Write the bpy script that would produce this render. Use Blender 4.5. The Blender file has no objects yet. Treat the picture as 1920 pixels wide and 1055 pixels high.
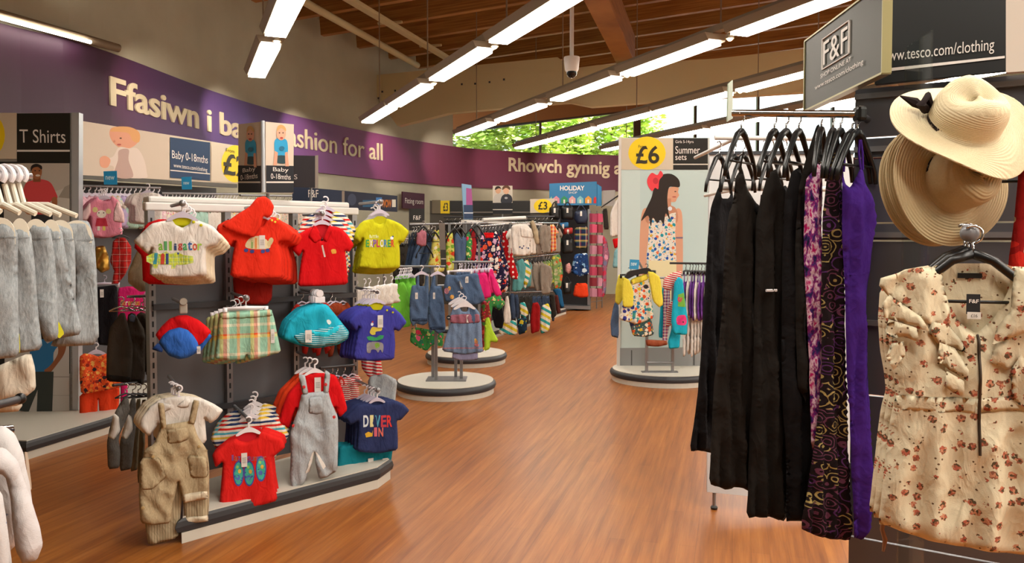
import bpy, bmesh, math, random
import numpy as np
from mathutils import Vector, Matrix, noise
from mathutils.geometry import delaunay_2d_cdt, tessellate_polygon
random.seed(7)
SC = bpy.context.scene
COL = SC.collection
# ------------------------------------------------------------------ camera
F, W_, H_ = 1500.0, 1920.0, 1055.0
PITCH, EYE, HOR = math.radians(2.0), 1.5, 440.0
CY = HOR + F * math.tan(PITCH)
cam = bpy.data.cameras.new('camera'); CAM = bpy.data.objects.new('camera', cam); COL.objects.link(CAM)
cam.sensor_width = 36.0; cam.sensor_fit = 'HORIZONTAL'; cam.lens = 36.0 * F / W_
cam.shift_y = (CY - H_ / 2) / W_
cam.clip_start = 0.05; cam.clip_end = 200
CAM.location = (0, 0, EYE); CAM.rotation_euler = (math.pi / 2 - PITCH, 0, 0)
SC.camera = CAM
# ------------------------------------------------------------------ view, world
SC.view_settings.view_transform = 'Standard'; SC.view_settings.look = 'None'
SC.view_settings.gamma = 1.0; SC.view_settings.use_curve_mapping = False
SC.view_settings.exposure = 0.0
wd = bpy.data.worlds.new('sky'); SC.world = wd; wd.use_nodes = True
bg = wd.node_tree.nodes['Background']
bg.inputs[0].default_value = (0.93, 0.97, 1.0, 1); bg.inputs[1].default_value = 2.6
# overhead luminaires that hang outside the picture (same rows as the visible ones)
def area(name, x, y, z, sx, sy, rz, power, color=(1, .93, .82)):
    l = bpy.data.lights.new(name, 'AREA'); l.shape = 'RECTANGLE'; l.size = sx; l.size_y = sy
    l.energy = power; l.color = color
    o = bpy.data.objects.new(name, l); o.location = (x, y, z); o.rotation_euler = (0, 0, rz); COL.objects.link(o)
    return o
sun = bpy.data.lights.new('sun', 'SUN'); sun.energy = 24.0; sun.angle = 0.02
SUN = bpy.data.objects.new('sun', sun); SUN.rotation_euler = Vector((-.7, .38, -.6)).to_track_quat('-Z', 'Y').to_euler(); SUN.location = (0, 0, 20)
COL.objects.link(SUN)
LAMP = 21.0          # brightness of the fluorescent diffusers
ROW_DIR = (-0.41, 1.0)   # run of the light rows on plan
ROW_Z = 3.3
ROWS = {1: (-4.4, 12.8), 2: (-2.3, 12.8), 3: (-0.27, 12.8), 4: (1.7, 12.8), 5: (3.7, 12.8)}
for r_, (x_, y_) in ROWS.items():
    for k_ in range(4):
        yy = {1: 4.2, 2: 2.6, 3: 3.2, 4: 4.4, 5: 5.2}[r_] - 1.9 * k_
        if r_ == 5 and k_ == 3: continue
        area('unseen_overhead_lamp', x_ - 0.41 * (yy - y_), yy, ROW_Z, 0.2, 1.5, math.atan(0.41), 40 if r_ == 1 else 56)

for x0_, n_ in ((5.7, 11), (7.7, 11)):      # unseen lamp rows added on the right to raise the bounced light
    for k_ in range(n_):
        yy = 15.5 - 1.9 * k_
        if x0_ - .41 * (yy - 12.8) < 10.4: area('unseen_overhead_lamp', x0_ - .41 * (yy - 12.8), yy, ROW_Z, .2, 1.5, math.atan(.41), 50)

# ------------------------------------------------------------------ unprojection
def ray(px, py):
    r, u = (px - W_ / 2) / F, (CY - py) / F
    c, s = math.cos(PITCH), math.sin(PITCH)
    v = Vector((r, c + u * s, -s + u * c))
    return v / v.y
def P(px, py, d):
    v = ray(px, py) * d
    return Vector((v.x, v.y, v.z + EYE))
def Pz(px, py, z=0.0):
    v = ray(px, py); t = (z - EYE) / v.z
    return Vector((v.x * t, v.y * t, z))
class Plane:
    """vertical plane through o whose normal (towards the viewer side) is turned yaw degrees to the right of facing the camera"""
    def __init__(s, o, yaw):
        s.o = Vector(o); s.yaw = math.radians(yaw)
        s.u = Vector((math.cos(s.yaw), math.sin(s.yaw), 0)); s.n = Vector((math.sin(s.yaw), -math.cos(s.yaw), 0))
    def loc(s, px, py):
        v = ray(px, py); e = Vector((0, 0, EYE))
        t = (s.o - e).dot(s.n) / v.dot(s.n)
        q = e + v * t - s.o
        return (q.dot(s.u), q.z)
    def pts(s, L): return [s.loc(*p) for p in L]
    def w(s, a, b, y=0): return s.o + s.u * a + Vector((0, 0, b)) - s.n * y
def PL(px, py, d, yaw=0): return Plane(P(px, py, d), yaw)

# ------------------------------------------------------------------ materials
def lin(c):
    if isinstance(c, str):
        c = c.lstrip('#'); c = [int(c[i:i + 2], 16) / 255 for i in (0, 2, 4)]
    f = lambda v: v / 12.92 if v <= .04045 else ((v + .055) / 1.055) ** 2.4
    return (f(c[0]), f(c[1]), f(c[2]), 1.0)
MATS = {}
class NT:
    def __init__(s, name):
        s.m = bpy.data.materials.new(name); s.m.use_nodes = True
        s.t = s.m.node_tree; s.b = s.t.nodes['Principled BSDF']
    def n(s, typ, **kw):
        x = s.t.nodes.new(typ)
        for k, v in kw.items():
            if hasattr(x, k): setattr(x, k, v)
            else: x.inputs[k].default_value = v
        return x
    def l(s, a, b): s.t.links.new(a, b)
    def uv(s, sx=1, sy=1, rot=0, obj=False, loc=(0, 0, 0)):
        tc = s.n('ShaderNodeTexCoord'); mp = s.n('ShaderNodeMapping')
        mp.inputs['Scale'].default_value = (sx, sy, sx if obj else 1); mp.inputs['Rotation'].default_value = (0, 0, rot)
        mp.inputs['Location'].default_value = loc
        s.l(tc.outputs['Object' if obj else 'UV'], mp.inputs[0]); return mp.outputs[0]
    def ramp(s, fac, stops, const=True):
        r = s.n('ShaderNodeValToRGB'); cr = r.color_ramp
        cr.interpolation = 'CONSTANT' if const else 'LINEAR'
        while len(cr.elements) < len(stops): cr.elements.new(0.5)
        for e, (p, c) in zip(cr.elements, stops): e.position = p
        for e, (p, c) in zip(cr.elements, stops): e.color = lin(c)
        s.l(fac, r.inputs[0]); return r.outputs[0]
    def mix(s, fac, a, b, mode='MIX'):
        x = s.n('ShaderNodeMix', data_type='RGBA', blend_type=mode)
        for sock, v in ((x.inputs[0], fac), (x.inputs[6], a), (x.inputs[7], b)):
            if isinstance(v, (int, float)): sock.default_value = v
            elif isinstance(v, (str, tuple)): sock.default_value = lin(v)
            else: s.l(v, sock)
        return x.outputs[2]
    def math(s, op, a, b=0.0):
        x = s.n('ShaderNodeMath', operation=op)
        for i, v in ((0, a), (1, b)):
            if isinstance(v, (int, float)): x.inputs[i].default_value = v
            else: s.l(v, x.inputs[i])
        return x.outputs[0]
    def sep(s, v):
        x = s.n('ShaderNodeSeparateXYZ'); s.l(v, x.inputs[0]); return x.outputs
    def noise(s, v, scale, detail=3, rough=.5, out='Fac', dist=0.0):
        x = s.n('ShaderNodeTexNoise'); x.inputs['Scale'].default_value = scale; x.inputs['Detail'].default_value = detail
        x.inputs['Roughness'].default_value = rough; x.inputs['Distortion'].default_value = dist
        s.l(v, x.inputs[0]); return x.outputs[out]
    def vor(s, v, scale, out='Distance', feature='F1', rand=1.0):
        x = s.n('ShaderNodeTexVoronoi', feature=feature); x.inputs['Scale'].default_value = scale
        x.inputs['Randomness'].default_value = rand
        s.l(v, x.inputs[0]); return x.outputs
    def bump(s, h, dist=.002, st=.4):
        x = s.n('ShaderNodeBump'); x.inputs['Strength'].default_value = st; x.inputs['Distance'].default_value = dist
        s.l(h, x.inputs['Height']); s.l(x.outputs[0], s.b.inputs['Normal'])
    def col(s, c):
        if isinstance(c, (str, tuple)): s.b.inputs['Base Color'].default_value = lin(c)
        else: s.l(c, s.b.inputs['Base Color'])
def M(name, color, rough=.6, metal=0.0, emit=0.0, coat=0.0, spec=None):
    if name in MATS: return MATS[name]
    t = NT(name); t.col(color); t.b.inputs['Roughness'].default_value = rough; t.b.inputs['Metallic'].default_value = metal
    if coat: t.b.inputs['Coat Weight'].default_value = coat; t.b.inputs['Coat Roughness'].default_value = .08
    if spec is not None: t.b.inputs['Specular IOR Level'].default_value = spec
    if emit: t.b.inputs['Emission Color'].default_value = lin(color); t.b.inputs['Emission Strength'].default_value = emit
    MATS[name] = t.m; return t.m
def C(color):                                   # plain printed colour
    return M('print ' + color, color, .7)
def cloth_mat(name, spec, *a, rough=.9, bump=.5, crease=.5):
    """woven material; spec picks the pattern"""
    if name in MATS: return MATS[name]
    t = NT(name); uv = t.uv(); t.b.inputs['Roughness'].default_value = rough
    t.b.inputs['Specular IOR Level'].default_value = .2
    if spec == 'plain':
        nz = t.noise(uv, 9, 2); base = t.mix(t.math('MULTIPLY', nz, .35), a[0], a[1] if len(a) > 1 else '#000000', 'MIX' if len(a) > 1 else 'MIX')
        c = base if len(a) > 1 else a[0]
    elif spec == 'heather':                     # flecked jersey
        v2 = t.uv(1, .25); nz = t.noise(v2, 260, 3, .7); c = t.ramp(nz, [(.3, a[1]), (.7, a[0])], False)
    elif spec == 'denim':
        v2 = t.uv(1, .3); nz = t.noise(v2, 300, 2, .7); big = t.noise(uv, 7, 3)
        c = t.mix(t.math('MULTIPLY', big, .5), t.ramp(nz, [(.35, a[1]), (.7, a[0])], False), a[0])
    elif spec == 'stripes':                     # colours, period, angle
        cols, per, ang = a; v2 = t.uv(1 / per, 1 / per, ang); f = t.math('FRACT', t.sep(v2)[1])
        c = t.ramp(f, [(i / len(cols), k) for i, k in enumerate(cols)])
    elif spec == 'plaid':                       # base, x colours, y colours, period
        cx, cy, per = a; v2 = t.uv(1 / per, 1 / per); o = t.sep(v2)
        A = t.ramp(t.math('FRACT', o[0]), cx); B = t.ramp(t.math('FRACT', o[1]), cy); c = t.mix(.5, A, B)
    elif spec == 'dots':                        # ground, dot colour, scale, radius
        g, d, sc, r = a; v = t.vor(uv, sc, rand=.25); c = t.mix(t.math('LESS_THAN', v[0], r), g, d)
    elif spec == 'floral':                      # ground, [colours], scale, radius (second layer is small leaves)
        g, cols, sc, r = a; dn = t.noise(uv, sc * 2.2, 2, .5, 'Color'); d2 = t.n('ShaderNodeVectorMath', operation='SCALE'); d2.inputs['Scale'].default_value = .55 / sc
        t.l(dn, d2.inputs[0]); ad = t.n('ShaderNodeVectorMath', operation='ADD'); t.l(uv, ad.inputs[0]); t.l(d2.outputs[0], ad.inputs[1])
        v = t.vor(ad.outputs[0], sc); hue = t.sep(v[1])[0]
        pet = t.ramp(hue, [(i / len(cols), k) for i, k in enumerate(cols)])
        v2 = t.vor(ad.outputs[0], sc * 1.9); hue2 = t.sep(v2[1])[1]
        lf = t.ramp(hue2, [(i / len(cols), k) for i, k in enumerate(cols[::-1])])
        c = t.mix(t.math('LESS_THAN', v2[0], r * .7), g, lf); c = t.mix(t.math('LESS_THAN', v[0], r), c, pet)
    elif spec == 'sprigs':                      # cream with small scattered rose sprigs
        g, cols, sc = a
        v = t.vor(uv, sc, rand=.75); dn = t.noise(uv, sc * 5, 2); dd = t.math('ADD', v[0], t.math('MULTIPLY', t.math('SUBTRACT', dn, .5), .42))
        k = t.vor(uv, sc * 5.2); inner = t.ramp(t.sep(k[1])[0], [(i / len(cols), q) for i, q in enumerate(cols)])
        c = t.mix(t.math('LESS_THAN', dd, .33), g, inner)
        w = t.vor(uv, sc * 1.55, rand=1); lf = t.math('LESS_THAN', t.math('ADD', w[0], t.math('MULTIPLY', t.math('SUBTRACT', dn, .5), .3)), .13)
        c = t.mix(lf, c, '#6a5038')
    elif spec == 'ikat':
        v2 = t.uv(60, 22); nz = t.noise(v2, 1.0, 3, .6, dist=.3)
        c = t.ramp(nz, [(.0, a[0]), (.36, a[1]), (.44, a[2]), (.52, a[3]), (.6, a[4]), (.68, a[0])], False)
    elif spec == 'paisley':
        v = t.vor(uv, a[4]); f = t.math('FRACT', t.math('MULTIPLY', v[0], 4.2)); nz = t.noise(uv, 60, 2)
        hue = t.sep(v[1])[0]; ring = t.ramp(hue, [(0, a[1]), (.4, a[2]), (.7, a[3])])
        sel = t.math('LESS_THAN', t.math('ADD', f, t.math('MULTIPLY', nz, .5)), .52); c = t.mix(sel, a[0], ring)
    t.col(c)
    v3 = t.uv(1, 1); fine = t.noise(v3, 420, 2, .6); v4 = t.uv(1, .55, .35); cr = t.noise(v4, 15, 4, .55, dist=1.1); v5 = t.uv(1, .4, -.3); cr2 = t.math('ABSOLUTE', t.math('SUBTRACT', t.noise(v5, 22, 2, .5, dist=.8), .5))
    t.bump(t.math('ADD', t.math('MULTIPLY', fine, .0007), t.math('ADD', t.math('MULTIPLY', cr, .016 * crease), t.math('MULTIPLY', cr2, -.03 * crease))), 1.0, bump + .3)
    MATS[name] = t.m; return t.m

# ------------------------------------------------------------------ object helpers
LABELS = {}
def tag(o, label, cat, group=None, kind=None):
    o['label'] = label; o['category'] = cat
    if group: o['group'] = group
    if kind: o['kind'] = kind
    LABELS.setdefault(label, []).append(o)
    return o
def struct(o): o['kind'] = 'structure'; return o
def link(o): COL.objects.link(o); return o
def mesh_obj(name, me, mats, parent=None, loc=None, rz=None):
    o = bpy.data.objects.new(name, me)
    if not isinstance(mats, (list, tuple)): mats = [mats]
    if not me.materials:
        for m in mats: me.materials.append(m)
    if parent: o.parent = parent
    if loc is not None: o.location = loc
    if rz is not None: o.rotation_euler = (0, 0, rz)
    return link(o)
def bm_obj(name, bm, mats, parent=None, loc=None, rz=None, smooth=False):
    me = bpy.data.meshes.new(name); bmesh.ops.recalc_face_normals(bm, faces=bm.faces[:])
    if smooth:
        for f in bm.faces: f.smooth = True
        bm.normal_update()
        for e in bm.edges:
            if len(e.link_faces) == 2 and e.calc_face_angle(0) > .7: e.smooth = False
    bm.to_mesh(me); bm.free()
    return mesh_obj(name, me, mats, parent, loc, rz)
def empty(name, loc=(0, 0, 0), rz=0):
    o = bpy.data.objects.new(name, None); o.location = loc; o.rotation_euler = (0, 0, rz); o.empty_display_size = .05
    return link(o)
def box(bm, c, s, rz=0, bev=0, mi=0, M4=None):
    r = bmesh.ops.create_cube(bm, size=1.0); vs = r['verts']
    bmesh.ops.scale(bm, vec=s, verts=vs)
    fs = list({f for v in vs for f in v.link_faces})
    if bev:
        es = list({e for v in vs for e in v.link_edges})
        q = bmesh.ops.bevel(bm, geom=es, offset=bev, segments=2, affect='EDGES', profile=.5); fs = q['faces'] + [f for f in fs if f.is_valid]
        vs = list({v for f in fs for v in f.verts})
    m = Matrix.Translation(c) @ Matrix.Rotation(rz, 4, 'Z')
    if M4: m = M4 @ m
    bmesh.ops.transform(bm, matrix=m, verts=vs)
    for f in fs:
        if f.is_valid: f.material_index = mi
def tube(bm, pts, r, seg=8, cap=True, mi=0):
    """swept round bar; r is one radius or one per point"""
    pts = [Vector(p) for p in pts]; n = len(pts); rings = []
    up = None
    for i, p in enumerate(pts):
        t = (pts[min(i + 1, n - 1)] - pts[max(i - 1, 0)]).normalized()
        if up is None: up = t.orthogonal().normalized()
        else:
            up = up - t * up.dot(t); up = up.normalized() if up.length > 1e-6 else t.orthogonal().normalized()
        s = t.cross(up); rr = r[i] if isinstance(r, (list, tuple)) else r
        rings.append([bm.verts.new(p + (up * math.cos(a) + s * math.sin(a)) * rr) for a in [2 * math.pi * k / seg for k in range(seg)]])
    for a, b in zip(rings, rings[1:]):
        for k in range(seg):
            f = bm.faces.new((a[k], a[(k + 1) % seg], b[(k + 1) % seg], b[k])); f.material_index = mi
    if cap:
        for q in (rings[0][::-1], rings[-1]): bm.faces.new(q).material_index = mi
def lathe(bm, prof, seg=32, c=(0, 0, 0), mi=0, M4=None):
    rings = []; M4 = M4 or Matrix.Identity(4)
    for (r, z) in prof:
        rings.append([bm.verts.new(M4 @ Vector((c[0] + r * math.cos(2 * math.pi * k / seg), c[1] + r * math.sin(2 * math.pi * k / seg), c[2] + z))) for k in range(seg)])
    for a, b in zip(rings, rings[1:]):
        for k in range(seg):
            try: bm.faces.new((a[k], a[(k + 1) % seg], b[(k + 1) % seg], b[k])).material_index = mi
            except ValueError: pass
    for q in (rings[0][::-1], rings[-1]):
        try: bm.faces.new(q).material_index = mi
        except ValueError: pass
def prism(bm, pts, y0, y1, mi=0, axis='y'):
    """extrude polygon (a,b) between depths; axis y: (a,y,b), axis z: (a,b,y)"""
    mk = (lambda a, b, y: (a, y, b)) if axis == 'y' else (lambda a, b, y: (a, b, y))
    f0 = [bm.verts.new(mk(a, b, y0)) for a, b in pts]; f1 = [bm.verts.new(mk(a, b, y1)) for a, b in pts]
    n = len(pts)
    tri = tessellate_polygon([[Vector((a, b, 0)) for a, b in pts]])
    for t in tri:
        for ring in (f0, f1):
            try: bm.faces.new([ring[i] for i in t]).material_index = mi
            except ValueError: pass
    for i in range(n):
        j = (i + 1) % n
        bm.faces.new((f0[i], f0[j], f1[j], f1[i])).material_index = mi
def catmull(pts, k=6, closed=True):
    n = len(pts); out = []
    for i in range(n if closed else n - 1):
        g = lambda j: pts[j % n] if closed else pts[max(0, min(n - 1, j))]
        p0, p1, p2, p3 = g(i - 1), g(i), g(i + 1), g(i + 2)
        for q in range(k):
            t = q / k
            out.append(tuple(.5 * (2 * p1[c] + (p2[c] - p0[c]) * t + (2 * p0[c] - 5 * p1[c] + 4 * p2[c] - p3[c]) * t * t + (3 * p1[c] - p0[c] - 3 * p2[c] + p3[c]) * t ** 3) for c in range(len(p1))))
    if not closed: out.append(tuple(pts[-1]))
    return out
def ell(cx, cy, rx, ry, n=28, rot=0):
    return [(cx + rx * math.cos(t) * math.cos(rot) - ry * math.sin(t) * math.sin(rot), cy + rx * math.cos(t) * math.sin(rot) + ry * math.sin(t) * math.cos(rot)) for t in [2 * math.pi * i / n for i in range(n)]]
def rect(x0, y0, x1, y1): return [(x0, y0), (x1, y0), (x1, y1), (x0, y1)]
def box_obj(name, c, s, m, parent=None, rz=0, bev=0):
    bm = bmesh.new(); box(bm, (0, 0, 0), s, 0, bev); return bm_obj(name, bm, m, parent, c, rz)
def bar_obj(name, pts, r, m, parent=None, seg=10):
    bm = bmesh.new(); tube(bm, pts, r, seg); return bm_obj(name, bm, m, parent, smooth=True)

# ------------------------------------------------------------------ lettering
def text_mesh(s, bold=0.0, ext=0.0, space=1.0, lines=1.0):
    cu = bpy.data.curves.new('tmp', 'FONT'); cu.body = s; cu.size = 1.0; cu.offset = bold; cu.extrude = ext
    cu.space_character = space; cu.space_line = lines; cu.resolution_u = 4
    o = bpy.data.objects.new('tmp', cu); COL.objects.link(o)
    bpy.context.view_layer.update(); dg = bpy.context.evaluated_depsgraph_get()
    me = bpy.data.meshes.new_from_object(o.evaluated_get(dg)); bpy.data.objects.remove(o); bpy.data.curves.remove(cu)
    return me
def text(s, parent, plane, bb, m, bold=0.0, off=.003, ext=0.0, space=1.0, italic=0.0, name='lettering', warp=None, slope=0.0, lines=1.0):
    """lettering on a plane, fitted to the pixel box bb = (x0, y_top, x1, y_bottom)"""
    me = text_mesh(s, bold, ext, space, lines); n = len(me.vertices)
    co = np.empty(n * 3); me.vertices.foreach_get('co', co); co = co.reshape(-1, 3)
    mn, mx = co.min(0), co.max(0); ym, xm = (bb[1] + bb[3]) / 2, (bb[0] + bb[2]) / 2
    a0, a1 = plane.loc(bb[0], ym)[0], plane.loc(bb[2], ym)[0]; b1, b0 = plane.loc(xm, bb[1])[1], plane.loc(xm, bb[3])[1]
    u = (co[:, 0] - mn[0]) / (mx[0] - mn[0]); v = (co[:, 1] - mn[1]) / (mx[1] - mn[1])
    A = a0 + u * (a1 - a0) + italic * (v - .5) * (b1 - b0); B = b0 + v * (b1 - b0) + slope * (A - (a0 + a1) / 2)
    Y = -off - (co[:, 2] + ext) if ext else np.full(n, -off)
    if warp: Y = np.array([warp(a, b) for a, b in zip(A, B)]) - off
    me.vertices.foreach_set('co', np.stack([A, Y, B], 1).ravel()); me.update()
    return mesh_obj(name, me, m, parent)
def layers(name, parent, plane, L, off=.002, step=.0004, local=False, warp=None, grid=.0):
    """flat printed shapes on a plane: L = [(pixel polygon, colour or material)], later ones on top"""
    bm = bmesh.new(); mats = []
    for k, (poly, c) in enumerate(L):
        m = C(c) if isinstance(c, str) else c
        if m not in mats: mats.append(m)
        q = poly if local else plane.pts(poly)
        y = -(off + step * k)
        if grid:
            vs, fs = fill(q, grid); V = [bm.verts.new((a, warp(a, b) + y, b)) for a, b in vs]
            for f in fs:
                try: bm.faces.new([V[i] for i in f]).material_index = mats.index(m)
                except ValueError: pass
        else:
            V = [bm.verts.new((a, (warp(a, b) if warp else 0) + y, b)) for a, b in q]
            for t in tessellate_polygon([[Vector((a, b, 0)) for a, b in q]]):
                try: bm.faces.new([V[i] for i in t]).material_index = mats.index(m)
                except ValueError: pass
    uvl = bm.loops.layers.uv.new('UV')
    for f in bm.faces:
        for lp in f.loops: lp[uvl].uv = (lp.vert.co.x, lp.vert.co.z)
    # keep the printed side facing the viewer
    bm.normal_update()
    for f in bm.faces:
        if f.normal.y > 0: f.normal_flip()
    me = bpy.data.meshes.new(name); bm.to_mesh(me); bm.free()
    return mesh_obj(name, me, mats, parent)

# ------------------------------------------------------------------ cloth
def resample(pts, s):
    out = []
    for (x0, y0), (x1, y1) in zip(pts, pts[1:] + pts[:1]):
        d = math.hypot(x1 - x0, y1 - y0); k = max(1, int(round(d / s)))
        out += [(x0 + (x1 - x0) * i / k, y0 + (y1 - y0) * i / k) for i in range(k)]
    return out
def chaikin(pts, it=1, f=.12):
    for _ in range(it):
        out = []
        for (x0, y0), (x1, y1) in zip(pts, pts[1:] + pts[:1]):
            out += [(x0 + (x1 - x0) * f, y0 + (y1 - y0) * f), (x1 - (x1 - x0) * f, y1 - (y1 - y0) * f)]
        pts = out
    return pts
def seg_dist(Q, B):
    Q = np.asarray(Q, float); A = np.asarray(B, float); D = np.roll(A, -1, 0) - A
    L = (D ** 2).sum(1) + 1e-12; out = np.empty(len(Q))
    for i in range(0, len(Q), 4000):
        q = Q[i:i + 4000, None, :] - A[None]; t = np.clip((q * D[None]).sum(2) / L, 0, 1)
        out[i:i + 4000] = np.sqrt(((q - t[..., None] * D[None]) ** 2).sum(2)).min(1)
    return out
def inside(Q, B):
    Q = np.asarray(Q, float); A = np.asarray(B, float); Bn = np.roll(A, -1, 0); r = np.zeros(len(Q), bool)
    for (x0, y0), (x1, y1) in zip(A, Bn):
        c = ((y0 > Q[:, 1]) != (y1 > Q[:, 1])); c &= Q[:, 0] < (x1 - x0) * (Q[:, 1] - y0) / (y1 - y0 + 1e-15) + x0; r ^= c
    return r
def fill(poly, s):
    B = resample(list(poly), s); A = np.array(B)
    xs = np.arange(A[:, 0].min(), A[:, 0].max(), s); ys = np.arange(A[:, 1].min(), A[:, 1].max(), s * .9)
    G = np.array([(x + (s / 2 if j % 2 else 0), y) for j, y in enumerate(ys) for x in xs])
    if len(G):
        G = G[inside(G, B)]
        if len(G): G = G[seg_dist(G, B) > .55 * s]
    n = len(B); V = [Vector(p) for p in B] + [Vector(p) for p in G]
    r = delaunay_2d_cdt(V, [(i, (i + 1) % n) for i in range(n)], [], 1, 1e-6)
    return [tuple(v) for v in r[0]], [tuple(f) for f in r[2]]
def cloth_mesh(name, pts, T=.02, s=.012, fold=(.006, 40), wr=.004, seed=0, smooth=1, back=.6, droop=1.0, edge=2.5, top=None):
    """a hanging piece of cloth: outline pts (a,b); T half thickness, fold=(amplitude, waves per metre*2pi) vertical folds that grow downwards"""
    pts = list(pts); pts = chaikin(pts, smooth) if smooth else pts
    T *= .5; wr *= 1.35; fold = (fold[0] * 1.35, fold[1]); edge = 1.5
    vs, fs = fill(pts, s); A = np.array(vs); B = np.array(resample(pts, s))
    bmax, bmin = A[:, 1].max(), A[:, 1].min(); hh = max(bmax - bmin, 1e-4)
    rs = random.Random(seed); p1, p2, p3 = [rs.uniform(0, 6.28) for _ in range(3)]; k1 = fold[1] * rs.uniform(.85, 1.15)
    def front(Q, e=None):
        Q = np.asarray(Q, float).reshape(-1, 2); e = seg_dist(Q, B) if e is None else e
        t = T * np.sqrt(np.clip(1 - (1 - np.minimum(e / (edge * T), 1)) ** 2, 0, 1))
        dn = .25 + .75 * np.clip((bmax - Q[:, 1]) / hh, 0, 1) ** droop
        x, b = Q[:, 0], Q[:, 1]
        w = fold[0] * dn * (np.sin(k1 * x + p1 + 6 * (b - bmin)) * .6 + np.sin(k1 * 1.73 * x + p2 - 5 * b) * .4)
        sh = [(q[0] * 1.0 + .45 * (q[1] - bmin) * math.sin(p1), q[1]) for q in Q]
        nz = np.array([1.1 - 3.2 * abs(noise.noise((a * 11 + p3, b2 * 5.5, p1))) + .9 * noise.noise((a * 24, b2 * 14 + p2, p3)) + .35 * noise.noise((a * 60, b2 * 45, p2)) for a, b2 in sh])
        return t + (w + wr * nz) * np.clip(e / .014, .35, 1)
    e = seg_dist(A, B); fy = front(A, e); onb = e < 1e-5
    V, bi = [], {}
    for (a, b), y in zip(vs, fy): V.append((a, -y, b))
    k = len(V)
    for i, ((a, b), y) in enumerate(zip(vs, fy)):
        if onb[i]: bi[i] = i
        else: bi[i] = len(V); V.append((a, min(y * back, T * 1.5), b))
    Fc = [f for f in fs]; out = []
    for f in Fc:
        a, b, c = [vs[i] for i in f[:3]]
        cr = (b[0] - a[0]) * (c[1] - a[1]) - (b[1] - a[1]) * (c[0] - a[0])
        g = f if cr > 0 else f[::-1]
        out.append(g)
        h = tuple(bi[i] for i in g[::-1])
        if set(h) != set(g): out.append(h)
    me = bpy.data.meshes.new(name); me.from_pydata(V, [], out); me.update()
    uvl = me.uv_layers.new(name='UV'); ou, ov = rs.uniform(0, 3), rs.uniform(0, 3)
    idx = np.empty(len(me.loops), int); me.loops.foreach_get('vertex_index', idx)
    co = np.array(V)[:, [0, 2]] + np.array([ou, ov]); uvl.data.foreach_set('uv', co[idx].ravel())
    me.polygons.foreach_set('use_smooth', [True] * len(me.polygons))
    return me, (lambda a, b: -float(front([(a, b)])[0]))
# ================================================================== STRUCTURE
grey_metal = M('grey metal', '#8d8d90', .35, .7)
dark_metal = M('dark metal', '#45464a', .4, .6)
white_metal = M('white painted metal', '#d8d4cf', .4)
white_plastic = M('white plastic', '#e9e5ea', .35)
lilac_plastic = M('pale lilac plastic', '#cfc8da', .35)
black_plastic = M('black plastic', '#0c0c0d', .35)
rubber = M('dark grey rubber', '#2c2d31', .45)
chrome = M('chrome', '#c8c8cc', .15, 1.0)
base_top = M('pale platform top', '#c9c4b8', .45)
# --- floor: narrow wood planks running into the depth of the shop
t = NT('wood floor'); uv = t.uv(1, 1, math.radians(15.6), obj=True); o_ = t.sep(uv)
br = t.n('ShaderNodeTexBrick'); br.offset = .37; br.inputs['Scale'].default_value = 1.0
br.inputs['Brick Width'].default_value = 1.3; br.inputs['Row Height'].default_value = .085; br.inputs['Mortar Size'].default_value = .0016
br.inputs['Color1'].default_value = lin('#87490f'); br.inputs['Color2'].default_value = lin('#a86626'); br.inputs['Mortar'].default_value = lin('#5c3210'); br.inputs['Bias'].default_value = 0
rot = t.n('ShaderNodeMapping'); rot.inputs['Rotation'].default_value = (0, 0, math.radians(90)); t.l(uv, rot.inputs[0]); t.l(rot.outputs[0], br.inputs[0])
st = t.n('ShaderNodeMapping'); st.inputs['Scale'].default_value = (26, 1.1, 1); t.l(uv, st.inputs[0])
g1 = t.noise(st.outputs[0], 1.0, 4, .65); st2 = t.n('ShaderNodeMapping'); st2.inputs['Scale'].default_value = (110, 3.5, 1); t.l(uv, st2.inputs[0]); g2 = t.noise(st2.outputs[0], 1.0, 3, .6)
c = t.mix(.62, br.outputs[0], t.ramp(g1, [(.3, '#62320a'), (.5, '#9c5c1e'), (.7, '#bd7d38')], False)); c = t.mix(t.math('MULTIPLY', g2, .45), c, '#7a3f14')
t.col(c); t.b.inputs['Roughness'].default_value = .42; t.b.inputs['Coat Weight'].default_value = .12; t.b.inputs['Coat Roughness'].default_value = .2; t.b.inputs['Specular IOR Level'].default_value = .4
t.bump(g2, .001, .12)
MATS['wood floor'] = t.m
bm = bmesh.new(); box(bm, (2, 7.5, -.05), (18, 29, .1)); fl = struct(bm_obj('floor', bm, t.m))
# --- curved wall
WALL = [(-5.8, -6), (-5.8, -2), (-5.6, 3), (-5.3, 6), (-4.9, 7.65), (-4.5, 8.7), (-4.17, 11.6), (-3.43, 14.3), (-1.56, 18), (.3, 19.5), (2.7, 20.3), (6, 20.75), (11, 20.75)]
WC = catmull(WALL, 10, False)
ARC = [0.0]
for (x0, y0), (x1, y1) in zip(WC, WC[1:]): ARC.append(ARC[-1] + math.hypot(x1 - x0, y1 - y0))
def arc_pt(a, off=0.0):
    i = min(max(int(np.searchsorted(ARC, a)) - 1, 0), len(WC) - 2); k = (a - ARC[i]) / (ARC[i + 1] - ARC[i])
    (x0, y0), (x1, y1) = WC[i], WC[i + 1]; L = math.hypot(x1 - x0, y1 - y0)
    return x0 + (x1 - x0) * k + (y1 - y0) / L * off, y0 + (y1 - y0) * k - (x1 - x0) / L * off
def arc_px(px):
    best = None
    for i in range(0, 4000):
        a = ARC[-1] * i / 4000; x, y = arc_pt(a)
        if y > 3:
            e = abs(960 + F * x / y - px)
            if best is None or e < best[0]: best = (e, a)
    return best[1]
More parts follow.
